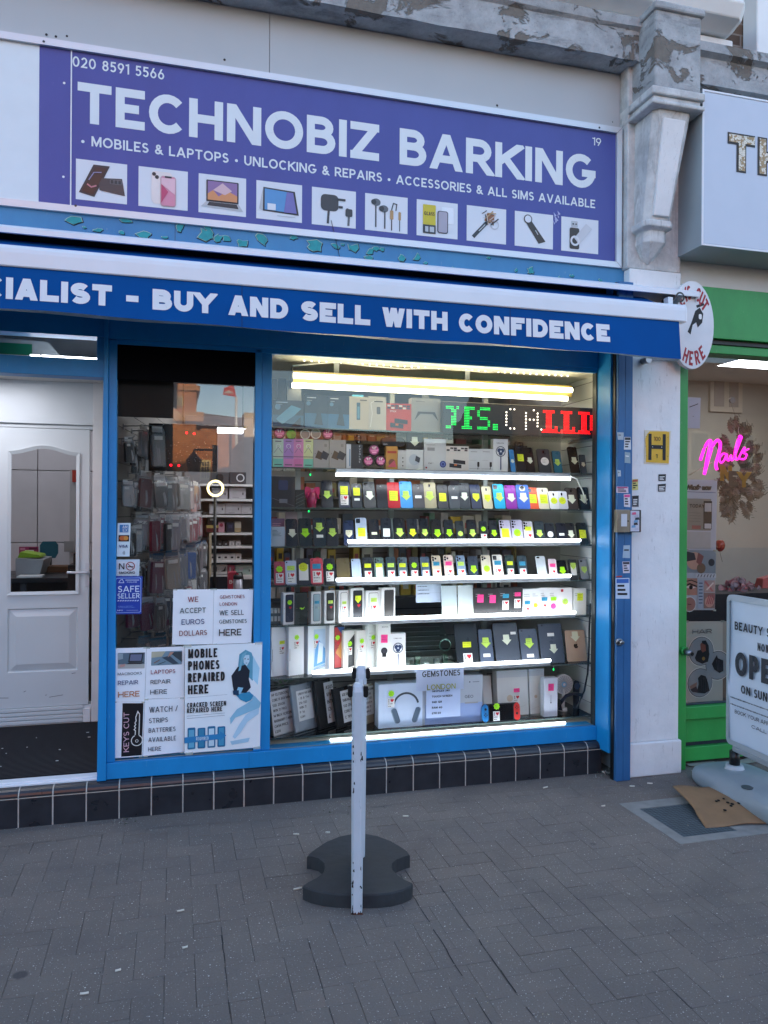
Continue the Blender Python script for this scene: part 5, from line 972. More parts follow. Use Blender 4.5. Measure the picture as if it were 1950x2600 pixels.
# black cables at the right end
mb = MB()
for o_ in (0, .012): mb.tube([P(*conv('D', a-o_*400, b2), .14) for a, b2 in ((1555, 180), (1545, 400), (1540, 640), (1530, 800), (1500, 950), (1440, 1090))], .004, BLACK, 6)
mb.build('power_cable', label='black cables hanging down the right end of the display', cat='cable')
# ---------------------------------------------------------------- shelf 1 and LED sign
def art_grad(lo, pic):
    def f(mb, W, H):
        mb.rect(-W/2, 0, W/2, H*.45, F(lo), -.0006); mb.rect(-W*.4, H*.9, -W*.02, H*.93, F('c9ced2'), -.0018); mb.rect(-W*.4, H*.82, -W*.2, H*.84, F('9aa2a8'), -.0018); mb.disc(-W*.34, H*.74, W*.09, F('5d8098'), -.0018)
        if pic == 's': mb.flat([(-W*.1, H*.12), (W*.28, H*.1), (W*.22, H*.35), (W*.1, H*.72), (-W*.06, H*.72), (0, H*.4)], F('1a2026'), -.003)
        if pic == 'k': mb.flat([(-W*.4, H*.3), (W*.1, H*.82), (W*.42, H*.7), (W*.2, H*.45), (-W*.2, H*.1)], F('5b93a8'), -.003); mb.flat([(W*.1, H*.05), (W*.4, H*.4), (W*.4, H*.05)], F('101216'), -.004)
    return f
boxitem('E', 85, 380, 590, 1, '22262a', 'black box with teal crumpled picture, leftmost on the top shelf', art_grad('20506a', 'k'), dep=.06)
boxitem('E', 392, 612, 540, 1, '20262e', 'dark blue earphones box with stand picture, nearer the black box', art_grad('24587c', 's'), dep=.06)
boxitem('E', 616, 816, 550, 1, '272d36', 'dark blue earphones box with stand picture, nearer the beige boxes', art_grad('2a6088', 's'), dep=.06)
boxitem('E', 818, 1002, 556, 1, 'b9b2a0', 'beige box with tall blue slot and blue handle', lambda mb, W, H: (mb.rect(-W*.12, H*.3, W*.06, H*.82, F('2e5468'), -.0008), mb.rect(-W*.09, H*.34, W*.03, H*.7, F('5a8aa0'), -.002), mb.rect(W*.05, H*.88, W*.4, H*.91, F('4a4a46'), -.001), mb.box(-W*.3, .01, H, W*.25, .03, H+.012, F('58a8c8'))), dep=.06)
boxitem('E', 1005, 1170, 556, 1, 'b5b2a8', 'beige box in crinkled wrap with grey gadget picture', lambda mb, W, H: (mb.rrect(-W*.05, H*.48, W*.16, H*.7, .006, F('55595c'), -.0008), mb.line([(-W*.4, H*.1), (-W*.3, H*.5), (-W*.38, H*.8), (-W*.1, H*.9)], .003, F('d9d9d4'), -.0008), mb.rect(-W*.2, H*.84, W*.3, H*.87, F('3a3a3a'), -.001)), dep=.06)
def art_stick(mb, W, H):
    for i in range(6):
        for j in range(2): mb.rect(-W*.46+i*W*.155, H*.8+j*H*.08, -W*.46+i*W*.155+W*.13, H*.8+j*H*.08+H*.065, F(('2a2a2e', 'd9cfc8', '4a4048')[(i+j) % 3]), -.0008)
    for dx, dz in ((.05, .36), (-.12, .2)):
        mb.flat([(dx*W-W*.22, dz*H-H*.06), (dx*W+W*.3, dz*H-H*.1), (dx*W+W*.3, dz*H+H*.05), (dx*W-W*.22, dz*H+H*.1)], F('1c1c20'), -.002)
    mb.rect(-W*.14, H*.2, -W*.02, H*.27, F('d06a2a'), -.0034); mb.text('STICK', -W*.36, H*.68, .010, F('e4d4cc'), -.002)
boxitem('E', 1172, 1410, 622, 1, 'b8341f', 'red streaming stick box on the top shelf', art_stick, dep=.05)
def art_pad(mb, W, H):
    mb.flat([(-W*.42, H*.35), (-W*.3, H*.75), (-W*.12, H*.78), (W*.14, H*.78), (W*.32, H*.75), (W*.44, H*.35), (W*.36, H*.3), (W*.2, H*.52), (-W*.18, H*.52), (-W*.34, H*.3)], F('8b8e90'), -.0008); mb.flat([(-W*.4, H*.34), (-W*.2, H*.54), (W*.22, H*.54), (W*.42, H*.34), (W*.3, H*.6), (-W*.28, H*.6)], F('33373a'), -.002); mb.rect(-W*.36, H*.89, -W*.05, H*.91, F('6a6a6a'), -.001); mb.box(-W*.12, .01, H, W*.1, .014, H+.02, F('4a4a48'))
boxitem('E', 1414, 1690, 572, 1, '8f9090', 'grey game controller box next to the scrolling light sign', art_pad, dep=.06)
boxitem('E', 222, 352, 450, 1, '6a6c6e', 'small grey gadget box standing on the black box', lambda mb, W, H: mb.rrect(-W*.3, H*.15, W*.3, H*.65, .008, F('3a3d40'), -.0008), dep=.05, y=.27)
boxitem('E', 135, 212, 385, 1, '121316', 'tall black speaker box at the top left of the display', lambda mb, W, H: (mb.rect(W*-.3, H*.42, W*.3, H*.46, WHITE, -.0008), mb.rect(W*-.3, H*.52, W*.3, H*.56, WHITE, -.0008)), dep=.05, y=.28)
# scrolling LED sign
(u0, v0), (u1, v1) = conv('F', 127, 600), conv('F', 1572, 930); q0 = P(u0, v0, .15); q1 = P(u1, v1, .15); zl = (P(*conv('F', 127, 905), .15).z+P(*conv('F', 1572, 948), .15).z)/2; zh = (q0.z+P(*conv('F', 1572, 662), .15).z)/2
ls = thing('scrolling_sign', ((q0.x+q1.x)/2, .17, zl), 'black scrolling message sign with green, white and red lit dots', 'light sign')
mb = MB(); mb.box(q0.x, .15, zl, q1.x, .19, zh, M('24211f', .35, noise=.06)); mb.build('case', ls, bevel=.004)
DOTF = {'I': ('11111', '00100', '00100', '00100', '00100', '00100', '11111'), 'E': ('11111', '10000', '10000', '11110', '10000', '10000', '11111'), 'S': ('01111', '10000', '10000', '01110', '00001', '00001', '11110'), '.': ('00', '00', '00', '00', '00', '11', '11'),
        'C': ('0110', '1000', '1000', '1000', '1000', '1000', '0110'), 'A': ('01100', '10010', '10010', '11110', '10010', '10010', '10011'), 'L': ('11110', '01100', '01100', '01100', '01100', '01101', '11111'), 'D': ('11110', '01101', '01101', '01101', '01101', '01101', '11110'), 'J': ('11111', '00110', '00110', '00110', '00110', '00110', '11100'), 'F': ('11111', '01100', '01100', '01110', '01100', '01100', '11110')}
def dots(txt, ua, ub, col, e, skip=0, big=1):
    mb = MB(); xa = P(u0+(ua-127)*440/1659, v0, .148).x; xb = P(u0+(ub-127)*440/1659, v0, .148).x
    cols = sum(len(DOTF[c][0])+1 for c in txt)-1; dx = (xb-xa)/(cols-1); zt_ = zl+(zh-zl)*.84; dz = (zh-zl)*.62/6; x = xa; m = M(col, emit=e)
    for c in txt:
        g = DOTF[c]
        for r in range(7):
            for k in range(len(g[0])):
                if g[r][k] == '1' and random.random() >= skip:
                    for s_ in ((0, 0), (.5, 0), (0, .5), (.5, .5)) if big else ((0, 0),): mb.disc(x+(k+s_[0])*dx, zt_-(r+s_[1])*dz, min(dx, dz)*.20 if big else min(dx, dz)*.3, m, .1492, n=8)
        x += (len(g[0])+1)*dx
    mb.build('lit_dots', ls)
dots('JFS.', 165, 640, '08d050', .55, .04); dots('CA', 740, 1075, 'fff2e0', .8, .12, 0); dots('LLD', 1095, 1545, 'ff0a10', .7, .06)
mb = MB(); xa = P(u0+(1085-127)*.2652, v0, .148).x; xb = P(u0+(1540-127)*.2652, v0, .148).x
for k in range(34): mb.disc(xa+(xb-xa)*k/33, zl+(zh-zl)*.14, .0035, M('ff0a10', emit=.7), .1492, n=8)
mb.build('lit_dots', ls)
# ---------------------------------------------------------------- shelf 2: grinders, pastel boxes, gadgets
def grinder(u, v, r, kind, label, row=2, y=.2):
    q = P(*conv('E', u, v), y); R_ = r*.2652*(4.27/1950)
    if kind == 'c': mb = MB(); mb.tube([(q.x, y+.012, q.z), (q.x, y, q.z)], R_, M('8fa09a', .15, alpha=.55), 24); mb.ring(q.x, q.z, R_*.8, R_, M('b4c0ba', .3), y-.001)
    else:
        mb = MB(); mb.tube([(q.x, y+.02, q.z), (q.x, y, q.z)], R_, M('2a0f20', .4) if kind == 'p' else M('1f6a10', .4), 28)
        if kind == 'p':
            mb.disc(q.x, q.z, R_*.82, M('b0467c', .4), y-.001); mb.flat([(q.x-R_*.78, q.z+R_*.1), (q.x-R_*.2, q.z), (q.x+R_*.78, q.z+R_*.15), (q.x+R_*.6, q.z-R_*.25), (q.x-R_*.6, q.z-R_*.3)], M('e88ab8', .4), y-.003); mb.line([(q.x-R_*.2, q.z+R_*.1), (q.x-R_*.22, q.z+R_*.5), (q.x-R_*.4, q.z+R_*.45)], .004, WHITE, y-.004); mb.line([(q.x+R_*.1, q.z+R_*.1), (q.x+R_*.1, q.z+R_*.5), (q.x+R_*.4, q.z+R_*.55)], .004, WHITE, y-.004); mb.line([(q.x-R_*.4, q.z-R_*.45), (q.x+R_*.4, q.z-R_*.42)], .008, M('f0a8c8', .4), y-.004)
        else: mb.disc(q.x, q.z, R_*.9, M('3fae1a', .4), y-.001); mb.flat([(q.x, q.z-R_*.88), (q.x+R_*.6, q.z-R_*.6), (q.x+R_*.8, q.z), (q.x, q.z+R_*.1)], M('2a8a10', .4), y-.003)
    mb.build('round_tin', label=label, cat='tin', group='round tins on the display')
for u, v, r, k, lb in ((150, 903, 58, 'p', 'pink and black round tin at the left end of the tin row'), (262, 915, 48, 'g', 'bright green round tin on the pastel boxes'), (395, 915, 50, 'c', 'clear round tin nearer the green tin'), (497, 910, 50, 'c', 'clear round tin farther from the green tin'), (612, 910, 56, 'p', 'pink and black round tin on the first brown picture box'), (1055, 1066, 57, 'p', 'pink and black round tin on top of two others'), (1000, 1170, 53, 'p', 'lower left pink tin of the stack of three'), (1118, 1170, 53, 'p', 'lower right pink tin of the stack of three')): grinder(u, v, r, k, lb)
def art_pastel(c2): return lambda mb, W, H: (mb.rect(-W/2, 0, W/2, H*.3, F(c2), -.0006), mb.rect(-W/2, H*.36, W/2, H*.38, F('55505a'), -.0008), mb.ring(0, H*.74, W*.18, W*.22, F('f0eef2'), -.001), mb.line([(-W*.4, H*.5), (0, H*.7), (W*.4, H*.5)], .002, F('6a6a78'), -.001), mb.rect(-W*.3, H*.9, W*.3, H*.93, F('6a5a6a'), -.001), mb.rect(-W*.36, H*.07, W*.36, H*.1, F('3a4a4a'), -.0016))
for a, b2, c, c2, lb in ((88, 186, 'c8dcc4', '7fd0b8', 'pale mint box, leftmost of the pastel boxes'), (188, 284, 'b48ac8', 'd88ac0', 'lilac box among the pastel boxes'), (286, 378, 'd88ab8', 'd87ab0', 'pink box among the pastel boxes'), (380, 470, 'cfd8a0', '7ac8b0', 'yellow and mint box, rightmost of the pastel boxes')): boxitem('E', a, b2, 960, 2, c, lb, art_pastel(c2), dep=.04)
def art_floppy(mb, W, H):
    for dx, c in ((-.1, '5a4630'), (.22, '3c3c3e')): mb.flat([(dx*W-W*.28, H*.36), (dx*W+W*.12, H*.28), (dx*W+W*.3, H*.5), (dx*W-W*.1, H*.62)], F(c), -.001-.001*(dx > 0))
    mb.disc(-W*.38, H*.5, W*.02, F('2a2a2a'), -.001); mb.rect(W*.2, H*.75, W*.36, H*.85, F('8c8a86'), -.001)
boxitem('E', 474, 622, 968, 2, 'a8a5a0', 'grey box with brown wallet picture beside the pastel boxes', art_floppy, dep=.04); boxitem('E', 628, 782, 968, 2, 'a29f9a', 'grey box with brown wallet picture beside the black printed box', art_floppy, dep=.04)
boxitem('E', 786, 945, 1012, 2, '3a3c40', 'black and white striped box with lettering down its side', lambda mb, W, H: (mb.rect(-W*.48, 0, -W*.2, H, F('c9ced4'), -.0008), mb.rect(-W*.3, H*.1, -W*.24, H*.8, F('5a88a8'), -.002), [mb.text(ch, W*.28, H*(.88-.105*i), .010, F('d8d8d8'), -.002) for i, ch in enumerate('FUSHINE')]), dep=.04)
mb = MB(); q = P(*conv('E', 906, 958), .2); mb.loft([[(q.x+r*math.cos(t), y_, q.z+r*1.5*math.sin(t)) for t in (2*math.pi*i/16 for i in range(16))] for r, y_ in ((.006, .19), (.017, .197), (.02, .21), (.018, .225))], M('14161a', .25), sm=True); mb.disc(q.x, q.z+.012, .004, F('6a6e72'), .188); mb.build('computer_mouse', label='black computer mouse standing above the striped box', cat='mouse')
(ua, va), (ub, vb_) = conv('E', 1125, 940), conv('E', 1356, 1035); qa, qb = P(ua, va, .2), P(ub, vb_, .2)
mb = MB(); mb.loft([[(a, y_, b) for a, b in rr(qa.x, qb.z, qb.x, qa.z, (qa.z-qb.z)*.49, 6)][::-1] for y_ in (.2, .235)], M('120d10', .5)); mb.text('MMS', qa.x+.012, qb.z+.008, .008, F('b0a8a8'), .1992, wt=.2); mb.build('speaker', label='black rounded speaker lying on top of the orange toy box', cat='speaker', bevel=.003)
boxitem('E', 1172, 1280, 1032, 2, 'b8863a', 'orange toy box below the black speaker', lambda mb, W, H: (mb.rect(-W*.4, H*.7, W*.4, H*.8, F('a83a2a'), -.0008), mb.disc(0, H*.3, W*.3, F('7a4a3a'), -.0008), mb.flat([(-W*.4, H*.1), (W*.2, H*.4), (W*.4, H*.1)], F('c85a6a'), -.002)), dep=.04)
boxitem('E', 1284, 1360, 1068, 2, 'b9bbbb', 'narrow grey box with black dots', lambda mb, W, H: [mb.disc(W*.1, H*(.2+.2*i), W*.08, INK, -.0008) for i in range(3)], dep=.04)
boxitem('E', 1362, 1528, 1062, 2, 'c3c8ca', 'white box with a round grey picture under the black arrow card', lambda mb, W, H: (mb.disc(-W*.05, H*.5, W*.3, F('aab6c0'), -.0008), mb.flat([(0, H*.45), (W*.25, H*.35), (W*.3, H*.6), (W*.06, H*.7)], F('3a3f46'), -.002)), dep=.04)
q = P(*conv('E', 1366, 1062), .2); o, Xm, W, H = boxitem('E', 1367, 1520, 905, 2, '1c1b1b', 'black card with off white arrow note standing on the white box', None, dep=.02, zb=q.z); noteon(o, Xm, W, H, 'pa', .5, W*.75)
def art_wide(mb, W, H): mb.rect(-W*.36, H*.62, -W*.02, H*.72, F('8a8c8e'), -.0008); mb.rect(-W*.4, H*.8, 0, H*.81, F('5a5a5a'), -.0008); mb.disc(W*.36, H*.2, W*.15, F('2a3a80'), -.0008); mb.ring(W*.36, H*.2, W*.07, W*.09, F('8090c8'), -.002); mb.disc(-W*.4, H*.08, W*.04, F('8a1f28'), -.0008); mb.text('EVE 1', -W*.3, H*.2, .008, INK, -.001)
boxitem('E', 1535, 1742, 960, 2, 'bfc2c4', 'wide pale box with round blue seal', art_wide, dep=.05)
boxitem('F', 157, 376, 1030, 2, 'cfcac4', 'white streaming stick box with black stick pictures', art_stick, dep=.04)
def art_key(mb, W, H): mb.rect(-W*.45, H*.1, W*.45, H*.12, F('8a8a8a'), -.0008); mb.rrect(W*.2, H*.2, W*.38, H*.42, .004, INK, -.0008); mb.line([(W*.28, H*.2), (W*.24, H*.08)], .004, INK, -.0008); mb.rect(-W*.4, H*.48, W*.1, H*.49, F('9a9a9a'), -.0008); mb.rect(-W*.36, H*.86, W*.2, H*.88, F('6a6a6a'), -.0008)
boxitem('F', 379, 492, 1056, 2, 'c3c6c8', 'white earphone box nearer the streaming stick box', art_key, dep=.04); boxitem('F', 494, 612, 1056, 2, 'c5c8ca', 'white earphone box nearer the fan box on the second shelf', art_key, dep=.04)
boxitem('F', 613, 752, 962, 2, 'd6d8d8', 'tall white fan box with blue fan picture on the second shelf', art_fan, dep=.04, name='fan_box', cat='fan box')
R0 = 'under the scrolling sign'
for a in (('F',755,832,1062,'3a88c8','blue','pa','' ),('F',805,932,985,'16171b','black','yr','round'),('F',908,1022,1040,'14161a','black','pa','' ),('F',1020,1172,1055,'33383c','slate','wo','c'),('F',1170,1285,1075,'1f6a80','teal','ga','' ),('F',1318,1448,1035,'121316','black','pa','dot'),('F',1430,1515,1110,'4a4f50','grey','pa','')): phone(a[0], a[1], a[2], a[3], 2, a[4], a[5], a[6], a[7], R0)
# shelf 3 left-end goods
boxitem('A', 70, 298, 38, 3, '24262b', 'dark grey gadget box with blue square at the left end', lambda mb, W, H: (mb.rrect(-W*.2, H*.56, W*.2, H*.88, .008, F('1c2f5a'), -.0008), mb.rect(-W*.16, H*.14, W*.18, H*.27, F('6f7278'), -.0008), mb.line([(-W*.48, H*.3), (W*.48, H*.04)], .002, F('6a6d72'), -.0008)), dep=.07)
boxitem('A', 302, 390, 165, 3, '1b2020', 'small black patterned box beside the pink gift pot', lambda mb, W, H: [mb.line([(-W*.5, H*(.2*i)), (W*.5, H*(.2*i+.25))], .0015, F('7a8a80'), -.0008) for i in range(4)], dep=.05)
q = P(*conv('A', 458, 318), .21); gp = thing('gift_pot', (q.x, .22, ZS[3]), 'pink gift pot with a magenta bow at the left of the top phone shelf', 'gift pot')
mb = MB(); mb.tube([(q.x, .22, ZS[3]+.001), (q.x, .22, ZS[3]+.035), (q.x, .22, ZS[3]+.036), (q.x, .22, ZS[3]+.085)], [.026, .029, .029, .034], M('a8305a', .3), 20); mb.build('pot', gp)
mb = MB(); zz_ = ZS[3]+.095
for s in (-1, 1): mb.loft([[(q.x+s*a, .20+b2, zz_+c) for b2, c in ((-.008, -.004-h_), (.012, -.004-h_), (.012, h_), (-.008, h_))] for a, h_ in ((.003, .006), (.02, .020), (.038, .022), (.042, .014))], M('c42060', .45))
mb.tube([(q.x-.02, .195, zz_-.004), (q.x-.035, .19, zz_-.04)], .006, M('b81a56', .45), 6); mb.tube([(q.x+.02, .195, zz_-.004), (q.x+.036, .19, zz_-.045)], .006, M('b81a56', .45), 6); mb.tube([(q.x, .185, zz_), (q.x, .2, zz_)], .009, M('d8588a', .4), 10); mb.build('bow', gp)
# shelf 4 left-end boxes
boxitem('A', 66, 200, 520, 4, 'b4c4cc', 'pale blue box at the left end of the black phone shelf', art_lines('6f8088', 5), dep=.05, y=.22); boxitem('A', 66, 196, 440, 4, '8a6a8a', 'mauve patterned packet behind the pale blue box', art_lines('d9a8b8', 5), dep=.02, y=.30)
boxitem('A', 208, 320, 375, 4, 'd9c4c8', 'pink MEDI packet above the black phone shelf', lambda mb, W, H: mb.text('MEDI', -W*.4, H*.62, .018, M('7a2030'), -.001), dep=.02, y=.33); boxitem('A', 325, 365, 375, 4, 'c9c9cc', 'narrow white packet beside the pink MEDI packet', None, dep=.02, y=.335)
# left-end of shelf 6: small white and green crates
mb = MB(); q0, q1 = P(*conv('C', 92, 265), .26), P(*conv('C', 190, 370), .26); mb.box(q0.x, .26, ZS[6]+.001, q1.x, .4, q0.z, F('5f6a66'))
for i in range(5):
    for j in range(2): mb.rect(q0.x+.006+i*.02, ZS[6]+.012+j*.045, q0.x+.02+i*.02, ZS[6]+.04+j*.045, F('c9d2cc'), .2588)
mb.build('slotted_basket', label='grey slotted basket at the left end of the boxed phone shelf', cat='basket')
# green LED power dots
for i, (c, a, b2) in enumerate((('A', 430, 370), ('A', 445, 20), ('D', 1228, 760), ('D', 1345, 655))):
    q = P(*conv(c, a, b2), .43); mb = MB(); mb.tube([(q.x, .43, q.z-.006), (q.x, .43, q.z+.006)], .004, M('10d060', emit=.8), 8); mb.tube([(q.x, .432, q.z), (q.x, .47, q.z+.03)], .002, BLACK, 5); mb.build('indicator_light', label='tiny green light %s' % ('behind the black phones at the left', 'above the pink gift pot', 'above the white mini fan', 'beside the rose gold tablet')[i], cat='light', group='tiny green lights')
# ---------------------------------------------------------------- stock behind the display, seen through the gaps
def nth(k): return '%d%s' % (k, 'th' if 10 < k % 100 < 20 else {1: 'st', 2: 'nd', 3: 'rd'}.get(k % 10, 'th'))
shelf_cols = ['7a3a36', '8a8458', '3f6a5a', 'b9b4a8', '5a5f78', '9a5a3a', '2c2e33', 'a8a8b0', 'c9a83a', '6a2a3a', '33485a', 'd0d0cc']
for r, (z, ht) in enumerate(((2.05, .16), (1.66, .14), (1.40, .15), (1.19, .13), (.96, .16))):
    t = thing('stock_shelf', (2.3, 1.25, z-.02), 'long dark stock shelf in the shop behind the display, %s of five' % ('highest', 'second highest', 'middle', 'second lowest', 'lowest')[r], 'shelf', 'stock shelves')
    mb = MB(); mb.box(1.3, 1.15, z-.02, 3.25, 1.45, z, M('4f5256', .5)); mb.build('board', t)
    xx = 1.33; i = 0
    while xx < 3.2:
        wd = random.uniform(.025, .09); hh = ht*random.uniform(.6, 1)
        if random.random() < .85:
            mb = MB(); c = random.choice(shelf_cols); mb.box(xx, 1.18, z+.0005, xx+wd-.003, 1.32, z+hh, M(c, .5)); 
            if wd > .04: mb.rect(xx+wd*.2, z+hh*.3, xx+wd*.75, z+hh*.6, F(random.choice(('d9d9d6', '2a2a2e', 'b04a4a'))), 1.179)
            mb.build('stock_box', label='small stock box, %s from the left on the %s stock shelf behind the display' % (nth(i+1), ('highest', 'second highest', 'middle', 'second lowest', 'lowest')[r]), cat='stock box', group='stock boxes behind the display'); i += 1
        xx += wd+random.uniform(0, .02)
mb = MB(); mb.box(1.3, 1.46, .21, 3.25, 1.5, 2.5, M('8a8c8e', .6))
for k in range(20): mb.box(1.3, 1.4562, .3+k*.105, 3.25, 1.4597, .306+k*.105, M('33353a', .7))
mb.build('slatwall', label='grey slatted board behind the stock shelves', cat='slatwall')
# labels for the rows of look-alikes: add an ordinal where two read the same
from collections import defaultdict
grp = defaultdict(list)
for o, d, wh, x in PENDING: grp[(d, wh)].append((x, o))
ORD = ['first', 'second', 'third', 'fourth', 'fifth', 'sixth', 'seventh', 'eighth', 'ninth', 'tenth']
for (d, wh), L in grp.items():
    L.sort(key=lambda q: q[0])
    for i, (x, o) in enumerate(L): o['label'] = (d+' '+wh) if len(L) == 1 else d+' '+wh+', '+ORD[i]+' from left'
# ---------------------------------------------------------------- left window: papers stuck inside the glass
YP = .0765
def sheet(name, label, corners, col, draw, cat, y=YP, rough=.5):
    """a paper on the glass; corners = photo pixels tl, tr, br, bl"""
    q = [P(u, v, y) for u, v in corners]; tl, tr, br, bl = q
    mb = MB(); mb.face([bl, br, tr, tl], M(col, rough, noise=.03)); 
    class S: pass
    s = S(); s.mb = mb; s.y = y
    def pt(a, b2):      # 0..1 across, 0..1 down
        t = tl+(tr-tl)*a; bq = bl+(br-bl)*a; p = t+(bq-t)*b2; return (p.x, p.z)
    s.pt = pt; s.W = (tr-tl).length; s.H = (tl-bl).length
    def text(t, a, b2, h, col=INK, fit=None, wt=.13, wf=1.0, al='l', sp=.13):
        x, z = pt(a, b2); mb.text(t, x, z, h*s.H, col, y-.0055, wt=wt, wf=wf, sp=sp, fit=fit*s.W if fit else None, al=al)
    def poly(pts, m, dy=.0012): mb.flat([pt(a, b2) for a, b2 in pts][::-1], m, y-dy)
    def rect(a, b2, c, d2, m, dy=.0012): poly([(a, b2), (c, b2), (c, d2), (a, d2)], m, dy)
    s.text, s.poly, s.rect = text, poly, rect
    def disc(a, b2, r, m, dy=.0012, rz=None): x, z = pt(a, b2); mb.disc(x, z, r*s.W, m, y-dy, (rz*s.H if rz else None))
    def line(pts, wd, m, dy=.0012): mb.line([pt(a, b2) for a, b2 in pts], wd*s.W, m, y-dy)
    s.disc, s.line = disc, line
    draw(s)
    if cat in ('notice', 'poster') and y > 0:      # strips of clear tape holding the paper
        for a, b2 in ((.04, .0), (.96, .0), (.05, 1.0), (.95, 1.0)):
            a += random.uniform(-.02, .02); s.poly([(a-.05, b2-.012), (a+.05, b2-.014), (a+.05, b2+.014), (a-.05, b2+.012)], M('d9dccc', .2, alpha=.45, noise=0), .0072)
    return mb.build(name, label=label, cat=cat)
PAP = 'f2f5f8'; IN_B = M('1e2a66', .6); IN_R = M('8c2028', .6); IN_O = M('b5682a', .6); IN_G = M('1f3a34', .6)
def d1(s):
    s.text('WE', .36, .225, .095, IN_R, .26); s.text('ACCEPT', .17, .43, .095, IN_G, .64); s.text('EUROS', .22, .635, .095, IN_B, .56); s.text('DOLLARS', .17, .84, .095, M('7a2a22', .6), .68)
sheet('notice', 'white notice WE ACCEPT EUROS DOLLARS on the left window', [(440, 1497), (543, 1496), (540, 1636), (437, 1637)], PAP, d1, 'notice')
def d2(s):
    s.text('GEMSTONES', .15, .17, .06, IN_R, .63); s.text('LONDON', .15, .30, .06, IN_R, .44); s.text('WE SELL', .15, .475, .09, M('22303a', .6), .62); s.text('GEMSTONES', .15, .625, .07, IN_G, .70); s.text('HERE', .15, .85, .12, INK, .57, wt=.15)
sheet('notice', 'white notice WE SELL GEMSTONES HERE on the left window', [(543.5, 1496), (643, 1496), (638, 1632), (540.5, 1636)], PAP, d2, 'notice')
def d3(s):
    s.rect(.15, .09, .96, .38, M('5f7480', .5)); s.poly([(.15, .3), (.96, .3), (.96, .38), (.15, .38)], M('b4b4ae'), .0024); s.poly([(.5, .1), (.92, .1), (.88, .26), (.46, .26)], DK, .0028); s.poly([(.53, .12), (.88, .12), (.85, .24), (.5, .24)], M('6d7690'), .0040); s.poly([(.4, .3), (.85, .3), (.95, .27), (.5, .265)], M('2e3238'), .0034); s.poly([(.15, .1), (.3, .1), (.3, .2), (.15, .22)], M('9aa8ac'), .0024); s.poly([(.2, .31), (.38, .29), (.36, .34), (.22, .36)], M('c89a90'), .0036)
    s.text('MACBOOKS', .15, .505, .05, INK, .72); s.text('REPAIR', .16, .685, .08, IN_B, .60); s.text('HERE', .17, .915, .105, IN_O, .64, wt=.14)
sheet('notice', 'white notice MACBOOKS REPAIR HERE with a laptop photo', [(287, 1646), (372, 1644), (367, 1782), (286, 1782)], PAP, d3, 'notice', y=YP-.0006)
def d4(s):
    s.rect(.13, .08, .93, .35, M('7894a2', .5)); s.poly([(.13, .08), (.5, .08), (.4, .18), (.13, .2)], M('b9b49a'), .0024); s.poly([(.4, .2), (.6, .17), (.85, .33), (.7, .34)], M('3a4a58'), .0028); s.poly([(.6, .1), (.93, .1), (.93, .3), (.75, .2)], M('39454c'), .0024); s.poly([(.62, .09), (.72, .1), (.62, .17), (.55, .2)], M('b98a78'), .0040); s.line([(.2, .3), (.35, .24)], .02, M('8a5a4a'), .004); s.line([(.3, .33), (.5, .28)], .015, DK, .004)
    s.text('LAPTOPS', .13, .515, .08, IN_R, .64, wt=.14); s.text('REPAIR', .13, .71, .08, INK, .52); s.text('HERE', .13, .91, .09, INK, .44)
sheet('notice', 'white notice LAPTOPS REPAIR HERE with a workbench photo', [(372.5, 1645), (469, 1641), (468, 1771), (368, 1775)], PAP, d4, 'notice', y=YP-.0003)
def d5(s):
    s.rect(.32, .02, .97, .98, M('17151a', .4)); x = s.pt(0, 0)
    kw = M('e8e4dc', .5, noise=0); pk = M('e0b4c0', .5, noise=0)
    # rotated text KEYS CUT reading upward
    h = .17*s.W; bx_, bz_ = s.pt(.56, .90); tot = twidth('KEYS CUT', .14, 1, .12)*h; L = (s.pt(.5, .18)[1]-s.pt(.5, .90)[1])
    for q in tquads('KEYS CUT', .13, 1, .12): s.mb.flat([(bx_-b2*h, bz_+a*h*L/tot) for a, b2 in q], pk, s.y-.0028)
    cx_, cz_ = s.pt(.80, .70); R_ = .17*s.W
    s.mb.ring(cx_, cz_, R_*.92, R_*1.08, kw, s.y-.0028, 30, 112, 428); s.mb.ring(cx_, cz_-R_*.1, R_*.2, R_*.3, kw, s.y-.0028, 16)
    s.line([(.74, .60), (.745, .52), (.70, .50), (.75, .47), (.71, .44), (.75, .41), (.72, .38), (.76, .34), (.74, .28), (.80, .17), (.86, .22), (.86, .60)], .028, kw, .0030)
sheet('notice', 'notice with a dark neon picture of a key and KEYS CUT', [(285, 1782.5), (367, 1782.5), (362, 1920), (282, 1926)], PAP, d5, 'notice', y=YP-.0006)
def d6(s):
    for t, b2, h, f in (('WATCH /', .235, .10, .72), ('STRIPS', .42, .085, .48), ('BATTERIES', .59, .08, .68), ('AVAILABLE', .755, .08, .70), ('HERE', .92, .075, .33)): s.text(t, .12, b2, h, M('2a3a4a', .6), f)
sheet('notice', 'white notice WATCH STRIPS BATTERIES AVAILABLE HERE', [(368, 1776), (468, 1771.5), (467, 1909), (363, 1920)], PAP, d6, 'notice', y=YP-.0003)
SKIN = M('8fc4dc', .5); TEAL = M('2f8fb8', .5); NAVY = M('101c2c', .5); PALE = M('b4d8ec', .5); HAIR = M('5fa3bc', .5)
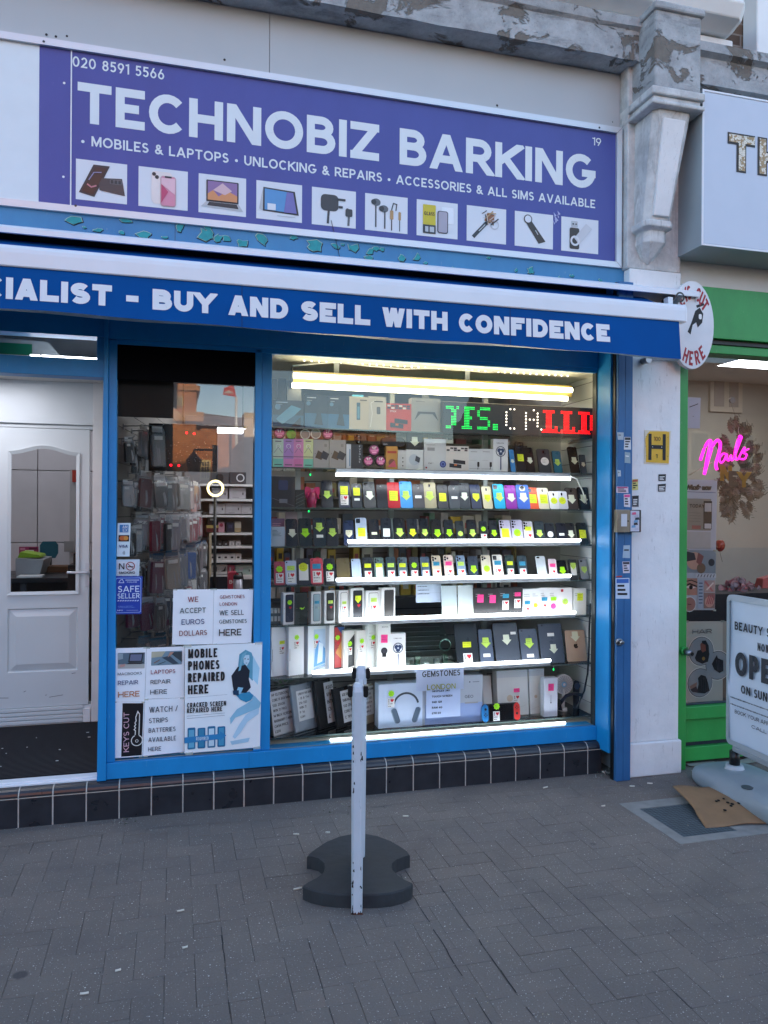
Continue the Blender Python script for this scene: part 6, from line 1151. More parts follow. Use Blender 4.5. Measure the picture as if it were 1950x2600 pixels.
def d7(s):
    for i, t in enumerate(('MOBILE', 'PHONES', 'REPAIRED', 'HERE')): s.text(t, .04, .115+.112*i, .085, INK, (.37, .40, .47, .26)[i], wt=.19, wf=.55)
    s.line([(.03, .485), (.55, .475)], .003, M('8a98a4')); s.text('CRACKED SCREEN', .03, .575, .045, INK, .50, wt=.18, wf=.6); s.text('REPAIRED HERE', .03, .625, .045, INK, .45, wt=.18, wf=.6)
    for k in range(2): s.line([(.03, .655+.022*k), (.52, .648+.022*k)], .004, M('7a8894'))
    # woman in a black jacket, printed in blue tones
    s.poly([(.70, .1), (.78, .06), (.86, .09), (.90, .17), (.92, .28), (.88, .36), (.80, .3), (.68, .26)], HAIR); s.poly([(.75, .11), (.83, .11), (.835, .17), (.80, .215), (.76, .185)], M('c4e0ec', .5), .0024); s.disc(.775, .145, .008, NAVY, .0036); s.disc(.815, .15, .008, NAVY, .0036); s.line([(.785, .185), (.805, .187)], .008, M('3a5a78'), .0036); s.poly([(.735, .10), (.80, .075), (.78, .11), (.75, .14), (.72, .25), (.69, .26)], M('79b8cc', .5), .0036)
    s.poly([(.68, .22), (.60, .30), (.62, .40), (.64, .46), (.80, .47), (.86, .42), (.83, .34), (.84, .26), (.78, .2)], NAVY, .0024); s.poly([(.69, .41), (.76, .42), (.72, .48), (.66, .47)], SKIN, .0036); s.poly([(.62, .44), (.70, .44), (.70, .49), (.63, .48)], M('123a5a'), .0048)
    s.poly([(.66, .48), (.84, .46), (.90, .50), (.86, .545), (.80, .56), (.72, .53)], TEAL, .0024); s.poly([(.84, .48), (.92, .51), (1.0, .575), (.98, .62), (.82, .66), (.66, .70), (.60, .76), (.59, .70), (.68, .62), (.80, .575), (.88, .54)], SKIN, .002); s.poly([(.98, .6), (.97, .68), (.82, .75), (.74, .84), (.66, .90), (.63, .88), (.72, .76), (.80, .68)], PALE, .0018); s.poly([(.60, .92), (.86, .90), (.84, .94), (.62, .955)], M('a8cfe4', .5), .0018); s.poly([(.88, .12), (.97, .24), (.95, .40), (.88, .34)], M('a9d8ec', .5), .001)
    for i in range(4): x = .04+.13*i; s.mb.rrect(*s.pt(x, .965), *s.pt(x+.10, .765+.008*(i % 2)), .006, M('1f6f9a', .4), s.y-.0016); s.rect(x+.015, .785, x+.085, .95, (M('6ab4d4', .4), M('3a8ab0', .4), M('c9e4f0', .4), M('4a9ac0', .4))[i], .0028)
    s.poly([(0, .85), (.46, .84), (.46, .815), (.545, .86), (.46, .905), (.46, .89), (0, .905)], M('2a86be', .5), .004)
    s.text('REQUIRED', .15, .885, .03, M('d0e8f4'), .16, wt=.14)
sheet('poster', 'big pale poster MOBILE PHONES REPAIRED HERE with a blue toned woman', [(470, 1640), (666, 1632), (660, 1897), (468, 1913)], 'eef4f6', d7, 'poster', y=.0525)
def d8(s):
    s.rect(.16, .05, .84, .28, M('2f78b4', .5)); s.text('AM', .38, .155, .085, WHITE, .38); s.text('EX', .42, .255, .085, WHITE, .36); s.rect(.10, .36, .92, .55, INK); s.mb.rrect(*s.pt(.16, .52), *s.pt(.86, .385), .012, M('c0602a', .5), s.y-.0024); s.mb.rrect(*s.pt(.5, .515), *s.pt(.85, .39), .01, M('c98a3a', .5), s.y-.0036); s.text('VISA', .16, .735, .085, IN_B, .68, wt=.2)
    for r in (.05, .11, .17): x, z = s.pt(.42, .89); s.mb.ring(x, z, r*s.W*1.1, r*s.W*1.1+.002, M('5a6a78'), s.y-.0014, 8, -50, 50)
sheet('card_sticker', 'narrow card payment sticker strip on the left window', [(299, 1328), (332, 1328), (329, 1413), (296, 1413)], 'd4e4ea', d8, 'sticker')
def d9(s):
    s.rect(.10, .12, .88, .93, M('d4d9e0')); s.text('N', .17, .60, .38, INK, .22, wt=.15); x, z = s.pt(.63, .41); s.mb.ring(x, z, .15*s.W, .185*s.W, IN_R, s.y-.003, 24); s.line([(.53, .28), (.74, .54)], .03, IN_R, .003); s.line([(.52, .44), (.76, .44)], .035, INK, .004); s.text('SMOKING', .17, .88, .15, INK, .66, wt=.2)
sheet('no_smoking_sticker', 'NO SMOKING sticker above the blue police sticker', [(292, 1421), (355, 1420), (353, 1462), (291, 1462)], 'c4d2dc', d9, 'sticker')
def d10(s):
    BL2 = M('9fbcf0', .5)
    for r, m_, dy in ((.05, BL2, .0012), (.07, M('1a3fa4', .4), .0024)): x0, z0 = s.pt(r, 1-r*.7); x1, z1 = s.pt(1-r, r*.7); s.mb.rrect(x0, z0, x1, z1, .008, m_, s.y-dy)
    w_ = M('d4e0f4', .5); s.line([(.38, .10), (.88, .10)], .025, w_, .004); s.text('POLICE', .44, .17, .03, w_, .36, wt=.2); s.line([(.14, .17), (.20, .10), (.27, .08), (.33, .17), (.14, .17)], .02, w_, .004); s.text('SAFE', .12, .42, .165, w_, .78, wt=.15, wf=.7); s.text('SELLER', .11, .585, .135, w_, .80, wt=.15, wf=.6)
    for k in range(9): s.line([(.11+k*.09, .655), (.15+k*.09, .635), (.17+k*.09, .635)], .03, w_, .004)
    for k in range(2): scrib(s.mb, *s.pt(.13, .80+.035*k), *s.pt(.85, .77+.035*k), s.y-.004, 1, .002, M('6f90d4'))
    s.text('INFO', .11, .91, .03, w_, .2, wt=.2); s.line([(.45, .895), (.88, .895)], .008, w_, .004)
sheet('police_sticker', 'blue SAFE SELLER police sticker on the left window', [(292, 1463), (362, 1463), (359, 1559), (290, 1560)], '1a3fa4', d10, 'sticker')
# ---------------------------------------------------------------- behind the left glass: blind box, added dark board and hung light sign
mb = MB(); q0, q1 = P(300, 880, .13), P(684, 975, .13); mb.box(lp2+.0005, .058, P(500, 972, .06).z, mr0-.0005, .077, 2.3995, M('020308', .8, spec=.1)); mb.build('header_panel', sf)
mb = MB(); q0, q1 = P(290, 1056, .13), P(441, 950, .13); mb.box(q0.x, .13, q0.z, q1.x, .15, q1.z, M('24221f', .7)); mb.build('dark_reflection_board', label='dark board added behind the left glass, standing in for a dark reflection', cat='board')  # added board, its dark colour stands in for a dark reflection
mb = MB(); q0, q1 = P(377, 1195, .7), P(552, 1080, .7)
hs = thing('hung_sign', ((q0.x+q1.x)/2, .72, q0.z), 'black hanging light sign with red dots on the left window', 'light sign')
mb.box(q0.x, .7, q0.z, q1.x, .76, q1.z, M('0a0b10', .25)); mb.build('case', hs, bevel=.004)
mb = MB()
for u, v in ((395, 1113), (395, 1129), (474, 1099), (493, 1101), (434, 1181), (454, 1182)): q = P(u, v, .698); mb.disc(q.x, q.z, .0075, M('ff1020', emit=1), .6985, n=10)
for i in range(60): q = P(random.uniform(385, 545), random.uniform(1120, 1185), .698); mb.disc(q.x, q.z, .0016, M('8a8f98', .5), .6985, n=6)
mb.build('red_dots', hs)
t = thing('hung_light', (.9, .95, 2.0), 'bright white light bar above the hanging black sign', 'light bar')
q0, q1 = P(465, 1086, .95), P(618, 1100, .95); mb = MB(); mb.box(q0.x, .95, q1.z+.006, q1.x, 1.05, q1.z+.03, M('f4f6ff', emit=2.2)); mb.build('tube', t); mb = MB(); mb.box(q0.x-.02, .94, q1.z+.031, q1.x+.02, 1.06, q1.z+.045, WHITE); mb.build('holder', t)
for xx in (q0.x, q1.x): mb = MB(); mb.tube([(xx, 1.0, q1.z+.045), (xx, 1.0, 2.8)], .003, BLACK, 5); mb.build('cable', t)
# ---------------------------------------------------------------- angled slatwall with hanging packs
TH = math.radians(7.5); W0 = Vector((.405, .20, 0)); WD = Vector((math.sin(TH), math.cos(TH), 0)); WN = Vector((math.cos(TH), -math.sin(TH), 0))
def wp(s, n_, z): return W0+WD*s+WN*n_+Vector((0, 0, z))
Wm = Matrix(((WN.x, WD.x, 0, W0.x), (WN.y, WD.y, 0, W0.y), (0, 0, 1, 0), (0, 0, 0, 1)))   # local x = out of the wall, y = along it
mb = MB(Wm); SLG = M('8a8780', .5, noise=.04)
z = .22
while z < 2.4: mb.box(-.03, 0, z, 0, 3.2, z+.096, SLG); z += .1
mb.box(-.035, 0, .2, -.006, 3.2, 2.42, M('3a3a3a', .7)); mb.build('slatwall', label='long slatted wall of hanging accessories seen through the left window', cat='slatwall')
CLEAR = M('c9ced2', .08, alpha=.22, noise=0, spec=.8); CLEAR2 = M('dfe4e8', .12, alpha=.5, noise=0, spec=.8)
def pack(s, z, n0, wd, ht, col, hd, label, d=.018, ang=0):
    """clear pack with a case in it, on a wire hook; hangs across the hook"""
    z += random.uniform(-.012, .012); wd *= random.uniform(.8, 1.15); ht *= random.uniform(.85, 1.15); tilt = random.uniform(-.09, .09)
    o = wp(s, n0, z); t = thing('hanging_pack', o, label, 'hanging pack', 'clear packs on the slatted wall')
    X2 = Wm @ Matrix.Translation((n0, s, z)) @ Matrix.Rotation(ang, 4, 'Z') @ Matrix.Rotation(tilt, 4, 'Y')
    mb = MB(X2); a = rr(-wd/2*.86, -ht*.97, wd/2*.86, -ht*.16, .012, 3); mb.loft([[(p, yy, q) for p, q in a] for yy in (-d/2, d/2)], M(col, .35, noise=.06)); mb.build('phone_case', t)
    mb = MB(X2); k = d/2+.004
    w2 = wd/2*.95
    for zz0, zz1, a0, a1 in ((-ht*1.0, -ht*.12, k, k), (-ht*.12, 0, k, .003)):
        mb.face([(-w2, -a0, zz0), (w2, -a0, zz0), (w2, -a1, zz1), (-w2, -a1, zz1)], CLEAR); mb.face([(-w2, a0, zz0), (w2, a0, zz0), (w2, a1, zz1), (-w2, a1, zz1)], CLEAR)
        mb.face([(w2, -a0, zz0), (w2, a0, zz0), (w2, a1, zz1), (w2, -a1, zz1)], CLEAR2)
    mb.box(-w2*.8, -.002, -ht*.10, w2*.8, .002, .012, M(hd, .35))
    for sg_ in (-1, 1):
        yy = sg_*(k+.0008); q = random.choice((0, 1, 2))
        if q: mb.face([(-w2*.7, yy, -ht*.30), (w2*(.1 if q == 1 else .6), yy, -ht*.30), (w2*(.1 if q == 1 else .6), yy, -ht*.2), (-w2*.7, yy, -ht*.2)], WHITE)
        for j_ in range(2): a_ = random.uniform(-.6, .6)*w2; mb.face([(a_, yy, -ht*random.uniform(.4, .55)), (a_+.006, yy, -ht*.5), (a_+.012, yy*1.3, -ht*.75), (a_+.008, yy, -ht*.95)], CLEAR2)
    mb.build('clear_bag', t)
def hook(s, z, ln):
    mb = MB(Wm); mb.tube([(0, s, z), (ln, s, z+.008), (ln+.01, s, z+.02)], .003, STEEL, 6); mb.box(-.0005, s-.012, z-.02, .004, s+.012, z+.012, STEEL)
    return mb
rows = [  # s0, ds, n packs, z, hook length, height, colours, header colour, row word
 (.30, .26, 7, 2.02, .20, .17, ['8e9296', '3a3c40', 'b9bcc0', '5a5c60', 'a0a4a8', '4a4448', 'c4c4c4'], 'd9d9d9', 'highest row'),
 (.45, .24, 9, 1.76, .24, .17, ['5a5e60', '7a7e80', '2c2e32', '9aa0a4', '44484c', 'c9b8b4', '8a5a58', 'b87a70', '6a3a40'], 'e0e0e0', 'second highest row'),
 (.55, .23, 10, 1.52, .25, .18, ['3a3c3e', '9a9aa8', '8a8c98', 'b4b0b8', '4a4a4e', '7a2c3a', '9a3a4c', '8f3448', '5a2a34', 'a04858'], 'd0d0d4', 'middle row'),
 (.40, .20, 11, 1.30, .26, .22, ['b8b0a2', '2c3040', '7a2438', '9aa2ae', '2f62b8', '4a7ac8', '3c3e42', '24262c', '6a4450', '7a3a54', '3a3a3e'], '1c4a6e', 'row of blue headers'),
 (.35, .20, 11, 1.05, .25, .17, ['6a6a6c', '5a5a5e', '4a4a52', '8a2a50', '6a5a5c', '9a2c3c', 'b01c30', 'd9d9d4', '2c2c30', '7a5a5c', '505058'], 'c4c4c8', 'second row from the floor'),
 (.30, .24, 6, .82, .24, .26, ['b9b4ac', '5e6a74', '6c7680', '8a8e92', 'a8a4a2', '77797c'], '1f5872', 'lowest row')]
SM = ['16161a', '1c1c20', '26282c', 'c9ccd0', '101014', '3a3c40', 'b4b8bc']
for rz, rw in ((1.93, 'short hooks at the top'), (1.70, 'short hooks second from the top'), (1.46, 'short hooks in the middle'), (1.22, 'short hooks below the middle')):
    for i in range(9):
        s = .12+i*.145
        hook(s, rz+.01, .085).build('display_hook', label='short wire hook, %s from the glass, %s' % (nth(i+1), rw), cat='hook', group='wire hooks on the slatted wall')
        pack(s, rz+.004, .06, .07, .15, SM[(i*3+len(rw)) % 7], 'e4e4e4', 'small cable pack, %s from the glass, %s' % (nth(i+1), rw), ang=math.pi/2+random.uniform(-1.2, -.3), d=.012)
for s0, ds, n_, z, hl, ht, cs_, hd, rn in rows:
    for i in range(n_):
        s = s0+ds*i; ln = hl*random.uniform(.85, 1.1)
        o = hook(s, z+.01, ln).build('display_hook', label='wire hook holding the %s pack from the glass in the %s' % (nth(i+1), rn), cat='hook', group='wire hooks on the slatted wall')
        for k in range(3 if rn[0] in 'sm' else 2):
            n0 = ln-.03-k*.075
            if n0 < .045: continue
            pack(s, z+.004, n0, .115*random.uniform(.8, 1.15), ht*random.uniform(.95, 1.25), cs_[i] if k == 0 else random.choice(cs_), hd, 'packed phone case, %s on the %s hook from the glass, %s' % (('first', 'second', 'third')[k], nth(i+1), rn), ang=math.pi/2+random.uniform(-1.05, -.1))
# ---------------------------------------------------------------- far shelving with boxes, ring light
us = thing('shelving_unit', (1.25, 2.75, .2), 'pale shelving unit of boxed gadgets at the far end, seen through the left window', 'shelving unit')
YU = 2.6; ux0, ux1 = P(531, 1400, YU).x, P(640, 1400, YU).x+.35; FR = M('b9ab90', .5)
mb = MB(); mb.box(ux0, YU, .2, ux0+.02, YU+.35, P(531, 1353, YU).z, FR); mb.box(ux1, YU, .2, ux1+.02, YU+.35, 2.0, FR); mb.build('side_panel', us)
mb = MB(); mb.box(ux0-.2, YU+.36, .2, ux1+.3, YU+.38, 2.4, M('7c7c7e', .6)); mb.build('back_panel', us)
zsh = [P(580, v, YU).z for v in (1353, 1387, 1423, 1461, 1466, 1308, 1267, 1229)]
for z in zsh: mb = MB(); mb.box(ux0+.0202 if z < zsh[0]+.01 else ux0-.2, YU+.002, z-.018, ux1-.0002, YU+.358, z, WHITE if z > P(580, 1400, YU).z-.5 else FR); mb.build('shelf', us)
def usb(u0, u1, v0, v1, col, label, art=None, y=YU+.03, dep=.15):
    q0, q1 = P(u0, v1, y), P(u1, v0, y); X2 = Matrix.Translation(((q0.x+q1.x)/2, y, q0.z+.002)); W, H = q1.x-q0.x, q1.z-q0.z
    mb = MB(X2); mb.box(-W/2, 0, 0, W/2, dep, H, M(col, .45, noise=.03))
    if art: art(mb, W, H)
    mb.build('product_box', label=label, cat='box', group='boxes on the far shelving unit')
def a_spk(mb, W, H): mb.rrect(-W*.2, H*.15, W*.2, H*.85, W*.15, F('1c1c20'), -.001)
def a_ear(mb, W, H): mb.rrect(-W*.25, H*.3, W*.2, H*.6, W*.1, F('141418'), -.001)
def a_txt(mb, W, H): mb.rect(-W*.3, H*.4, -W*.05, H*.8, F('b0b0b4'), -.001); mb.rect(-W*.3, H*.1, W*.1, H*.14, F('8a8a8e'), -.001); mb.rrect(W*.3, H*.35, W*.36, H*.6, .004, INK, -.001)
def a_ring(mb, W, H): mb.ring(W*.15, H*.5, H*.26, H*.36, F('c9ccd0'), -.001, 20)
usb(534, 581, 1200, 1229, '4a4a4e', 'dark speaker box with white edge, left end of the upper boxes', a_spk); usb(583, 625, 1200, 1228, '3a3c42', 'dark box with a pale ring picture, right end of the upper boxes', a_ring)
usb(539, 578, 1240, 1267, 'a9a6ae', 'grey white box behind the glowing ring light', a_txt); usb(582, 624, 1240, 1267, 'b4b2b8', 'pale grey box right of the glowing ring light', a_txt)
usb(532, 571, 1280, 1305, 'b0aeb2', 'pale grey box, first of the row below the ring light', a_txt); usb(572, 612, 1279, 1305, 'aeacb2', 'pale grey box, second of the row below the ring light', a_txt); usb(613, 640, 1280, 1305, 'b6b4b8', 'pale grey box, third of the row below the ring light', a_txt)
usb(554, 570, 1326, 1352, 'b98a98', 'pink watch box on the far shelving unit', lambda mb, W, H: mb.disc(0, H*.7, W*.3, F('8a2a48'), -.001)); usb(575, 595, 1327, 1352, '24263a', 'navy gadget box on the far shelving unit', lambda mb, W, H: mb.rect(-W*.25, H*.4, W*.25, H*.75, F('3a3e60'), -.001)); usb(596, 612, 1325, 1352, 'b9b2a4', 'white and gold tall box on the far shelves', lambda mb, W, H: mb.rect(-W*.5, 0, W*.5, H*.4, F('9a8a6a'), -.001)); usb(524, 555, 1334, 1352, '5a1c22', 'dark red flat box on the far shelving unit', lambda mb, W, H: mb.rect(-W*.5, H*.6, W*.5, H, F('b09a5a'), -.001)); usb(527, 548, 1305, 1333, '16161a', 'black camera shaped box on the far shelves', lambda mb, W, H: mb.rect(-W*.2, H*.4, W*.3, H*.55, F('d9d9d9'), -.001))
NW = ('first', 'second', 'third', 'fourth', 'fifth')
for i in range(5): usb(536+i*15.5, 549+i*15.5, 1374, 1387, '2c2c2e' if i < 3 else 'b0aeae', 'small gadget box, %s from the left on the top pale shelf' % NW[i], lambda mb, W, H: mb.disc(0, H*.4, W*.2, F('8a8a8c'), -.001))
for i in range(5): usb(534+i*16, 549+i*16, 1407, 1423, 'c4c0be', 'white earphone box, %s from the left on the middle pale shelf' % NW[i], a_ear)
for i in range(2): usb(534+i*22, 555+i*22, 1435, 1459, 'c4c2c0', 'white box with black edge picture, %s from the left on the low pale shelf' % NW[i], lambda mb, W, H: mb.flat([(-W*.3, H*.3), (W*.3, H*.3), (W*.3, H*.9), (W*.1, H*.5)], F('2a2a2c'), -.001))
usb(579, 596, 1436, 1461, 'a84a5c', 'pink box on the low pale shelf', a_txt); usb(598, 640, 1436, 1461, '9ab0a8', 'pale green box on the low pale shelf', a_txt)
mb = MB(); q0, q1 = P(533, 1497, YU-.02), P(577, 1464, YU-.02); mb.box(q0.x, YU-.02, q0.z, q1.x, YU-.005, q1.z, M('10121c', .4)); mb.build('dark_screen', label='dark screen panel at the foot of the pale shelving unit', cat='screen')
mb = MB(); q0, q1 = P(579, 1500, YU-.3), P(600, 1453, YU-.3); mb.prism(rr(q0.x, q0.z, q1.x+.02, q1.z, .02), YU-.3, YU-.2, M('b03048', .5)); mb.text('BO', q0.x+.01, q0.z+(q1.z-q0.z)*.38, .03, WHITE, YU-.302); mb.build('gift_bag', label='rose red bag lettered BO beside the flask', cat='bag')
mb = MB(); q = P(604, 1500, YU-.36); zt_ = P(604, 1460, YU-.36).z; mb.tube([(q.x, YU-.36, q.z-.3), (q.x, YU-.36, zt_-.03)], .038, M('8a8a94', .3, metal=.4), 16); mb.tube([(q.x, YU-.36, zt_-.0295), (q.x, YU-.36, zt_)], [.04, .036], BLACK, 16); mb.tube([(q.x-.02, YU-.36, zt_), (q.x-.015, YU-.36, zt_+.02), (q.x+.03, YU-.36, zt_+.02), (q.x+.045, YU-.36, zt_-.05)], .006, BLACK, 6); mb.build('flask', label='grey drinks flask with black lid beside the rose red bag', cat='flask')
q = P(547, 1240, 2.1); R_ = P(569, 1240, 2.1).x-q.x
rl = thing('ring_light', (q.x, 2.1, .2), 'glowing warm ring light on a stand in front of the far shelves', 'ring light')
mb = MB(); mb.tube([(q.x+R_*.86*math.cos(t), 2.1, q.z+R_*.86*math.sin(t)) for t in (2*math.pi*i/40 for i in range(41))], R_*.14, M('ffe9a0', emit=.8), 10); mb.build('lamp_ring', rl)
mb = MB(); mb.tube([(q.x, 2.14, .21), (q.x, 2.14, q.z-R_)], .012, BLACK, 8); mb.build('stand', rl)
# red foot and leafy plant near the mullion
mb = MB(); q = P(672, 1860, .3); mb.box(P(664, 1900, .16).x, .16, .275, P(686, 1900, .16).x, .3, P(670, 1872, .16).z, M('6a1520', .5)); mb.build('red_box', label='dark red box behind the corner of the poster', cat='box')
pl = thing('pot_plant', (1.33, .42, ZS[8]), 'small leafy plant in a dark pot behind the leftmost laptop', 'plant')
mb = MB(); mb.tube([(1.33, .42, ZS[8]+.001), (1.33, .42, ZS[8]+.1)], [.04, .055], M('2a2c2e', .5), 14); mb.build('pot', pl)
mb = MB()
for k in range(40):
    a = random.uniform(0, 6.28); r = random.uniform(.01, .1); z = ZS[8]+random.uniform(.1, .27); c = Vector((1.33+r*math.cos(a), .42+r*.6*math.sin(a), z)); d = Vector((math.cos(a), math.sin(a), random.uniform(-.5, .5)))*.03; e = Vector((-d.y, d.x, .01)).normalized()*.012
    mb.face([c-d, c+e, c+d, c-e], M(random.choice(('2c5a2a', '3a6e34', '24482a')), .5))
mb.build('leaf_crown', pl)
# ---------------------------------------------------------------- yellow hydrant sign, stickers, key safe on pillar and post
YPL = -.0905
def psheet(name, label, corners, col, draw, cat, y=YPL-.001): return sheet(name, label, corners, col, draw, cat, y=y)
mb = MB(); q = [P(u, v, -.094) for u, v in ((1637, 1092), (1704, 1094), (1698, 1179), (1636, 1177))]
yl = M('d6a92c', .4, noise=.08, scale=12); mb.prism([(q[3].x, q[3].z), (q[2].x, q[2].z), (q[1].x, q[1].z), (q[0].x, q[0].z)], -.0945, -.0902, M('d9cfb8', .5)); xx0, xx1, z0, z1 = q[3].x+.004, q[2].x-.001, q[3].z+.005, q[0].z-.003
mb.flat([(xx0+.006, z0+.003), (xx1, z0), (xx1+.003, z1-.004), (xx1-.02, z1), (xx0+.03, z1-.003), (xx0+.012, z1-.02), (xx0, z1-.05), (xx0+.006, z0+.05)], yl, -.0958); w_, h_ = xx1-xx0, z1-z0
for f in (.13, .73): mb.rect(xx0+w_*f, z0+h_*.09, xx0+w_*(f+.13), z1-h_*.09, INK, -.097)
mb.rect(xx0+w_*.26, z0+h_*.44, xx0+w_*.73, z0+h_*.56, INK, -.0972); mb.text('100', xx0+w_*.5, z0+h_*.69, h_*.13, INK, -.097, wt=.13, wf=.8, al='c'); mb.text('1', xx0+w_*.48, z0+h_*.15, h_*.13, INK, -.097, wt=.16, al='c')
for f in (.3, .68): mb.disc(xx0+w_*f, z0+h_*.5, .0025, WHITE, -.0985)
for f in (.2, .5, .8):
    for g in (.03, .95): mb.line([(xx0+w_*(g-.01), z0+h_*f), (xx0+w_*(g+.01), z0+h_*(f+.03))], .002, M('5a4a20', .6), -.097)
mb.build('hydrant_sign', label='yellow hydrant plate with a big black H on the white pillar', cat='sign')
def dsc(stripe, lines=3, ink=INK):
    def f(s):
        if stripe: s.rect(.06, .04, .94, .24, M(stripe, .5))
        for k in range(lines): s.rect(.12, .32+k*.2, .12+random.uniform(.4, .75), .42+k*.2, ink, .0014)
    return f
stk = [  # on the blue post and the pillar (y, corners, colour, stripe, label)
 (-.1405, (1568, 1097, 1583, 1116), 'a8b4bc', None, 'torn pale sticker scraps high on the blue post'), (-.1395, (1585, 1110, 1602, 1141), 'd4d8dc', '2a2c30', 'white sticker with black printing high on the blue post'), (-.1395, (1586, 1148, 1601, 1176), '8fa2ac', None, 'faded torn grey sticker under the white one on the blue post'),
 (-.1405, (1568, 1194, 1577, 1210), 'b4c0c8', None, 'tiny pale sticker halfway up the blue post'), (-.1405, (1566, 1236, 1595, 1252), 'd9c4d4', 'a83a70', 'torn sticker with crimson lettering on the blue post'), (-.1395, (1584, 1254, 1600, 1287), 'd8d4dc', 'd84a8a', 'white sticker with pink heading just above the key box'),
 (-.1395, (1582, 1385, 1600, 1417), '9fb4c4', None, 'torn pale blue paper scrap below the key box'), (-.1395, (1581, 1425, 1599, 1456), 'd4ccd8', '3a3440', 'small sticker with yellow foot on the blue post'), (-.1405, (1564, 1462, 1580, 1466), 'b83a3a', None, 'thin red sticker strip low on the blue post'), (-.1395, (1564, 1468, 1598, 1520), 'c4d2e4', '2a62b0', 'torn blue and white poster scrap low on the blue post'),
 (YPL-.001, (1605, 1217, 1621, 1244), 'cfc878', 'b0503a', 'torn yellow sticker on the pillar'), (YPL-.001, (1605, 1259, 1621, 1286), '4a4a50', '101014', 'small dark sticker on the pillar above the key box'), (YPL-.001, (1671, 1205, 1691, 1222), '3c3c40', '141416', 'black printed sticker on the pillar, upper of two under the hydrant plate'), (YPL-.001, (1670, 1229, 1690, 1248), '4a4a4e', '17171a', 'black printed sticker on the pillar, lower of two under the hydrant plate'),
 (-.0555, (1728, 1123, 1744, 1152), 'c9ccd0', None, 'torn white sticker, topmost on the green post'), (-.0555, (1726, 1164, 1743, 1196), 'c8c4d4', 'b05a7a', 'mauve printed sticker on the green post'), (-.0555, (1722, 1212, 1741, 1254), 'c4b8c8', None, 'large torn lilac paper on the green post'), (-.0555, (1722, 1282, 1740, 1309), 'a89cc8', '7a4a9a', 'purple striped sticker on the green post'), (-.0555, (1721, 1336, 1740, 1363), 'b8621e', 'd88a3a', 'orange sticker on the green post'), (-.0555, (1721, 1364, 1736, 1391), 'c9ccd8', None, 'blank white sticker under the orange one on the green post'), (-.0555, (1720, 1405, 1737, 1435), 'd0d8dc', '4a90b8', 'white and blue sticker low on the green post'), (-.0555, (1720, 1448, 1738, 1466), '3a9fb4', None, 'teal sticker low on the green post'), (-.0555, (1721, 1472, 1738, 1486), 'b4bcb0', None, 'small grey sticker, lowest on the green post')]
for y, (a, b2, c, d2), col, st, lb in stk:
    j = lambda: random.uniform(-1.2, 1.2); sheet('sticker', lb, [(a+j(), b2+j()), (c+j(), b2+j()), (c+j(), d2+j()), (a+j(), d2+j())], col, dsc(st, 3 if st else 1, INK if col[0] > '8' else WHITE), 'sticker', y=y-.0008)
kb = thing('key_box', (3.33, -.16, 1.22), 'small steel key box covered with stickers between blue post and pillar', 'key box')
q0, q1 = P(1567, 1352, -.175), P(1600, 1294, -.175); q2 = P(1629, 1350, -.175)
mb = MB(); mb.box(q0.x, -.175, q0.z, q1.x, -.1405, q1.z, M('8a8478', .35, metal=.7, noise=.2, scale=16)); mb.rect(q0.x+.025, q0.z+.035, q1.x-.02, q1.z-.025, M('c9ccd2', .4), -.1755); mb.disc(q1.x-.014, (q0.z+q1.z)/2, .005, BLACK, -.1757); mb.build('housing', kb, bevel=.004)
mb = MB(); mb.box(q1.x+.0005, -.172, q0.z+.001, q2.x, -.0905, q1.z-.001, M('2e2a28', .5)); mb.rect(q1.x+.004, q0.z+.006, q2.x-.014, q1.z-.006, M('c4c4d0', .5), -.1725)
for k in range(7): a = q1.x+.006+random.random()*.03; z = q0.z+.012+k*.015; mb.flat([(a, z), (a+.028, z+.002), (a+.024, z+.016), (a+.002, z+.013)], M(random.choice(('b8b4c4', '6a9ac0', 'd05a80', '8a8c98', '2a2a34')), .5), -.1737-.0002*k)
mb.build('door', kb, bevel=.004)
# ---------------------------------------------------------------- green salon front
ss = thing('green_shopfront', (4.5, 0, 0), 'green painted salon shop front right of the white pillar', 'shop front')
gz1, gz0 = 2.941, 2.63; GX = 3.672
mb = MB(); mb.box(GX, -.06, 0, 3.729, .1, 2.55, GREEN); mb.box(3.657, -.05, .22, GX-.0005, .1, 2.5, OLDWHITE); mb.build('post', ss, bevel=.003)
mb = MB(); mb.box(GX, -.07, gz0, 7.2, .1, gz1, GREEN); mb.box(GX+.0, -.03, 2.548, 7.2, .1, 2.6, GREEN); mb.box(GX, -.04, 2.6002, 7.2, .1, 2.6297, BLACK); mb.build('fascia', ss, bevel=.003)
gb = P(1745, 1788, .02).z
mb = MB(); mb.box(3.7295, -.02, gb-.085, 7.2, .1, gb-.008, GREEN); mb.box(3.7295, .012, .14, 7.2, .1, gb-.0855, GREEN); mb.box(3.7295, -.01, .03, 7.2, .1, .115, GREEN); mb.box(3.7295, .02, .1155, 7.2, .1, .1395, M('15202c', .5)); mb.box(3.7295, .015, gb-.0075, 7.2, .1, gb+.004, M('20303a', .5)); mb.build('stall_riser', ss, bevel=.003)
mb = MB(); mb.face([(3.729, .03, gb), (7.2, .03, gb), (7.2, .03, 2.55), (3.729, .03, 2.55)], GLASS); mb.build('window_pane', ss)
mb = MB(); q = P(1738, 1652, -.06); mb.tube([(q.x-.01, -.06, q.z), (q.x-.008, -.085, q.z)], .026, GREEN, 12); mb.tube([(q.x-.008, -.085, q.z), (q.x, -.13, q.z-.008)], [.022, .018], STEEL, 12); mb.tube([(q.x, -.131, q.z-.008), (q.x, -.133, q.z-.008)], .011, BLACK, 10); mb.build('lock', ss)
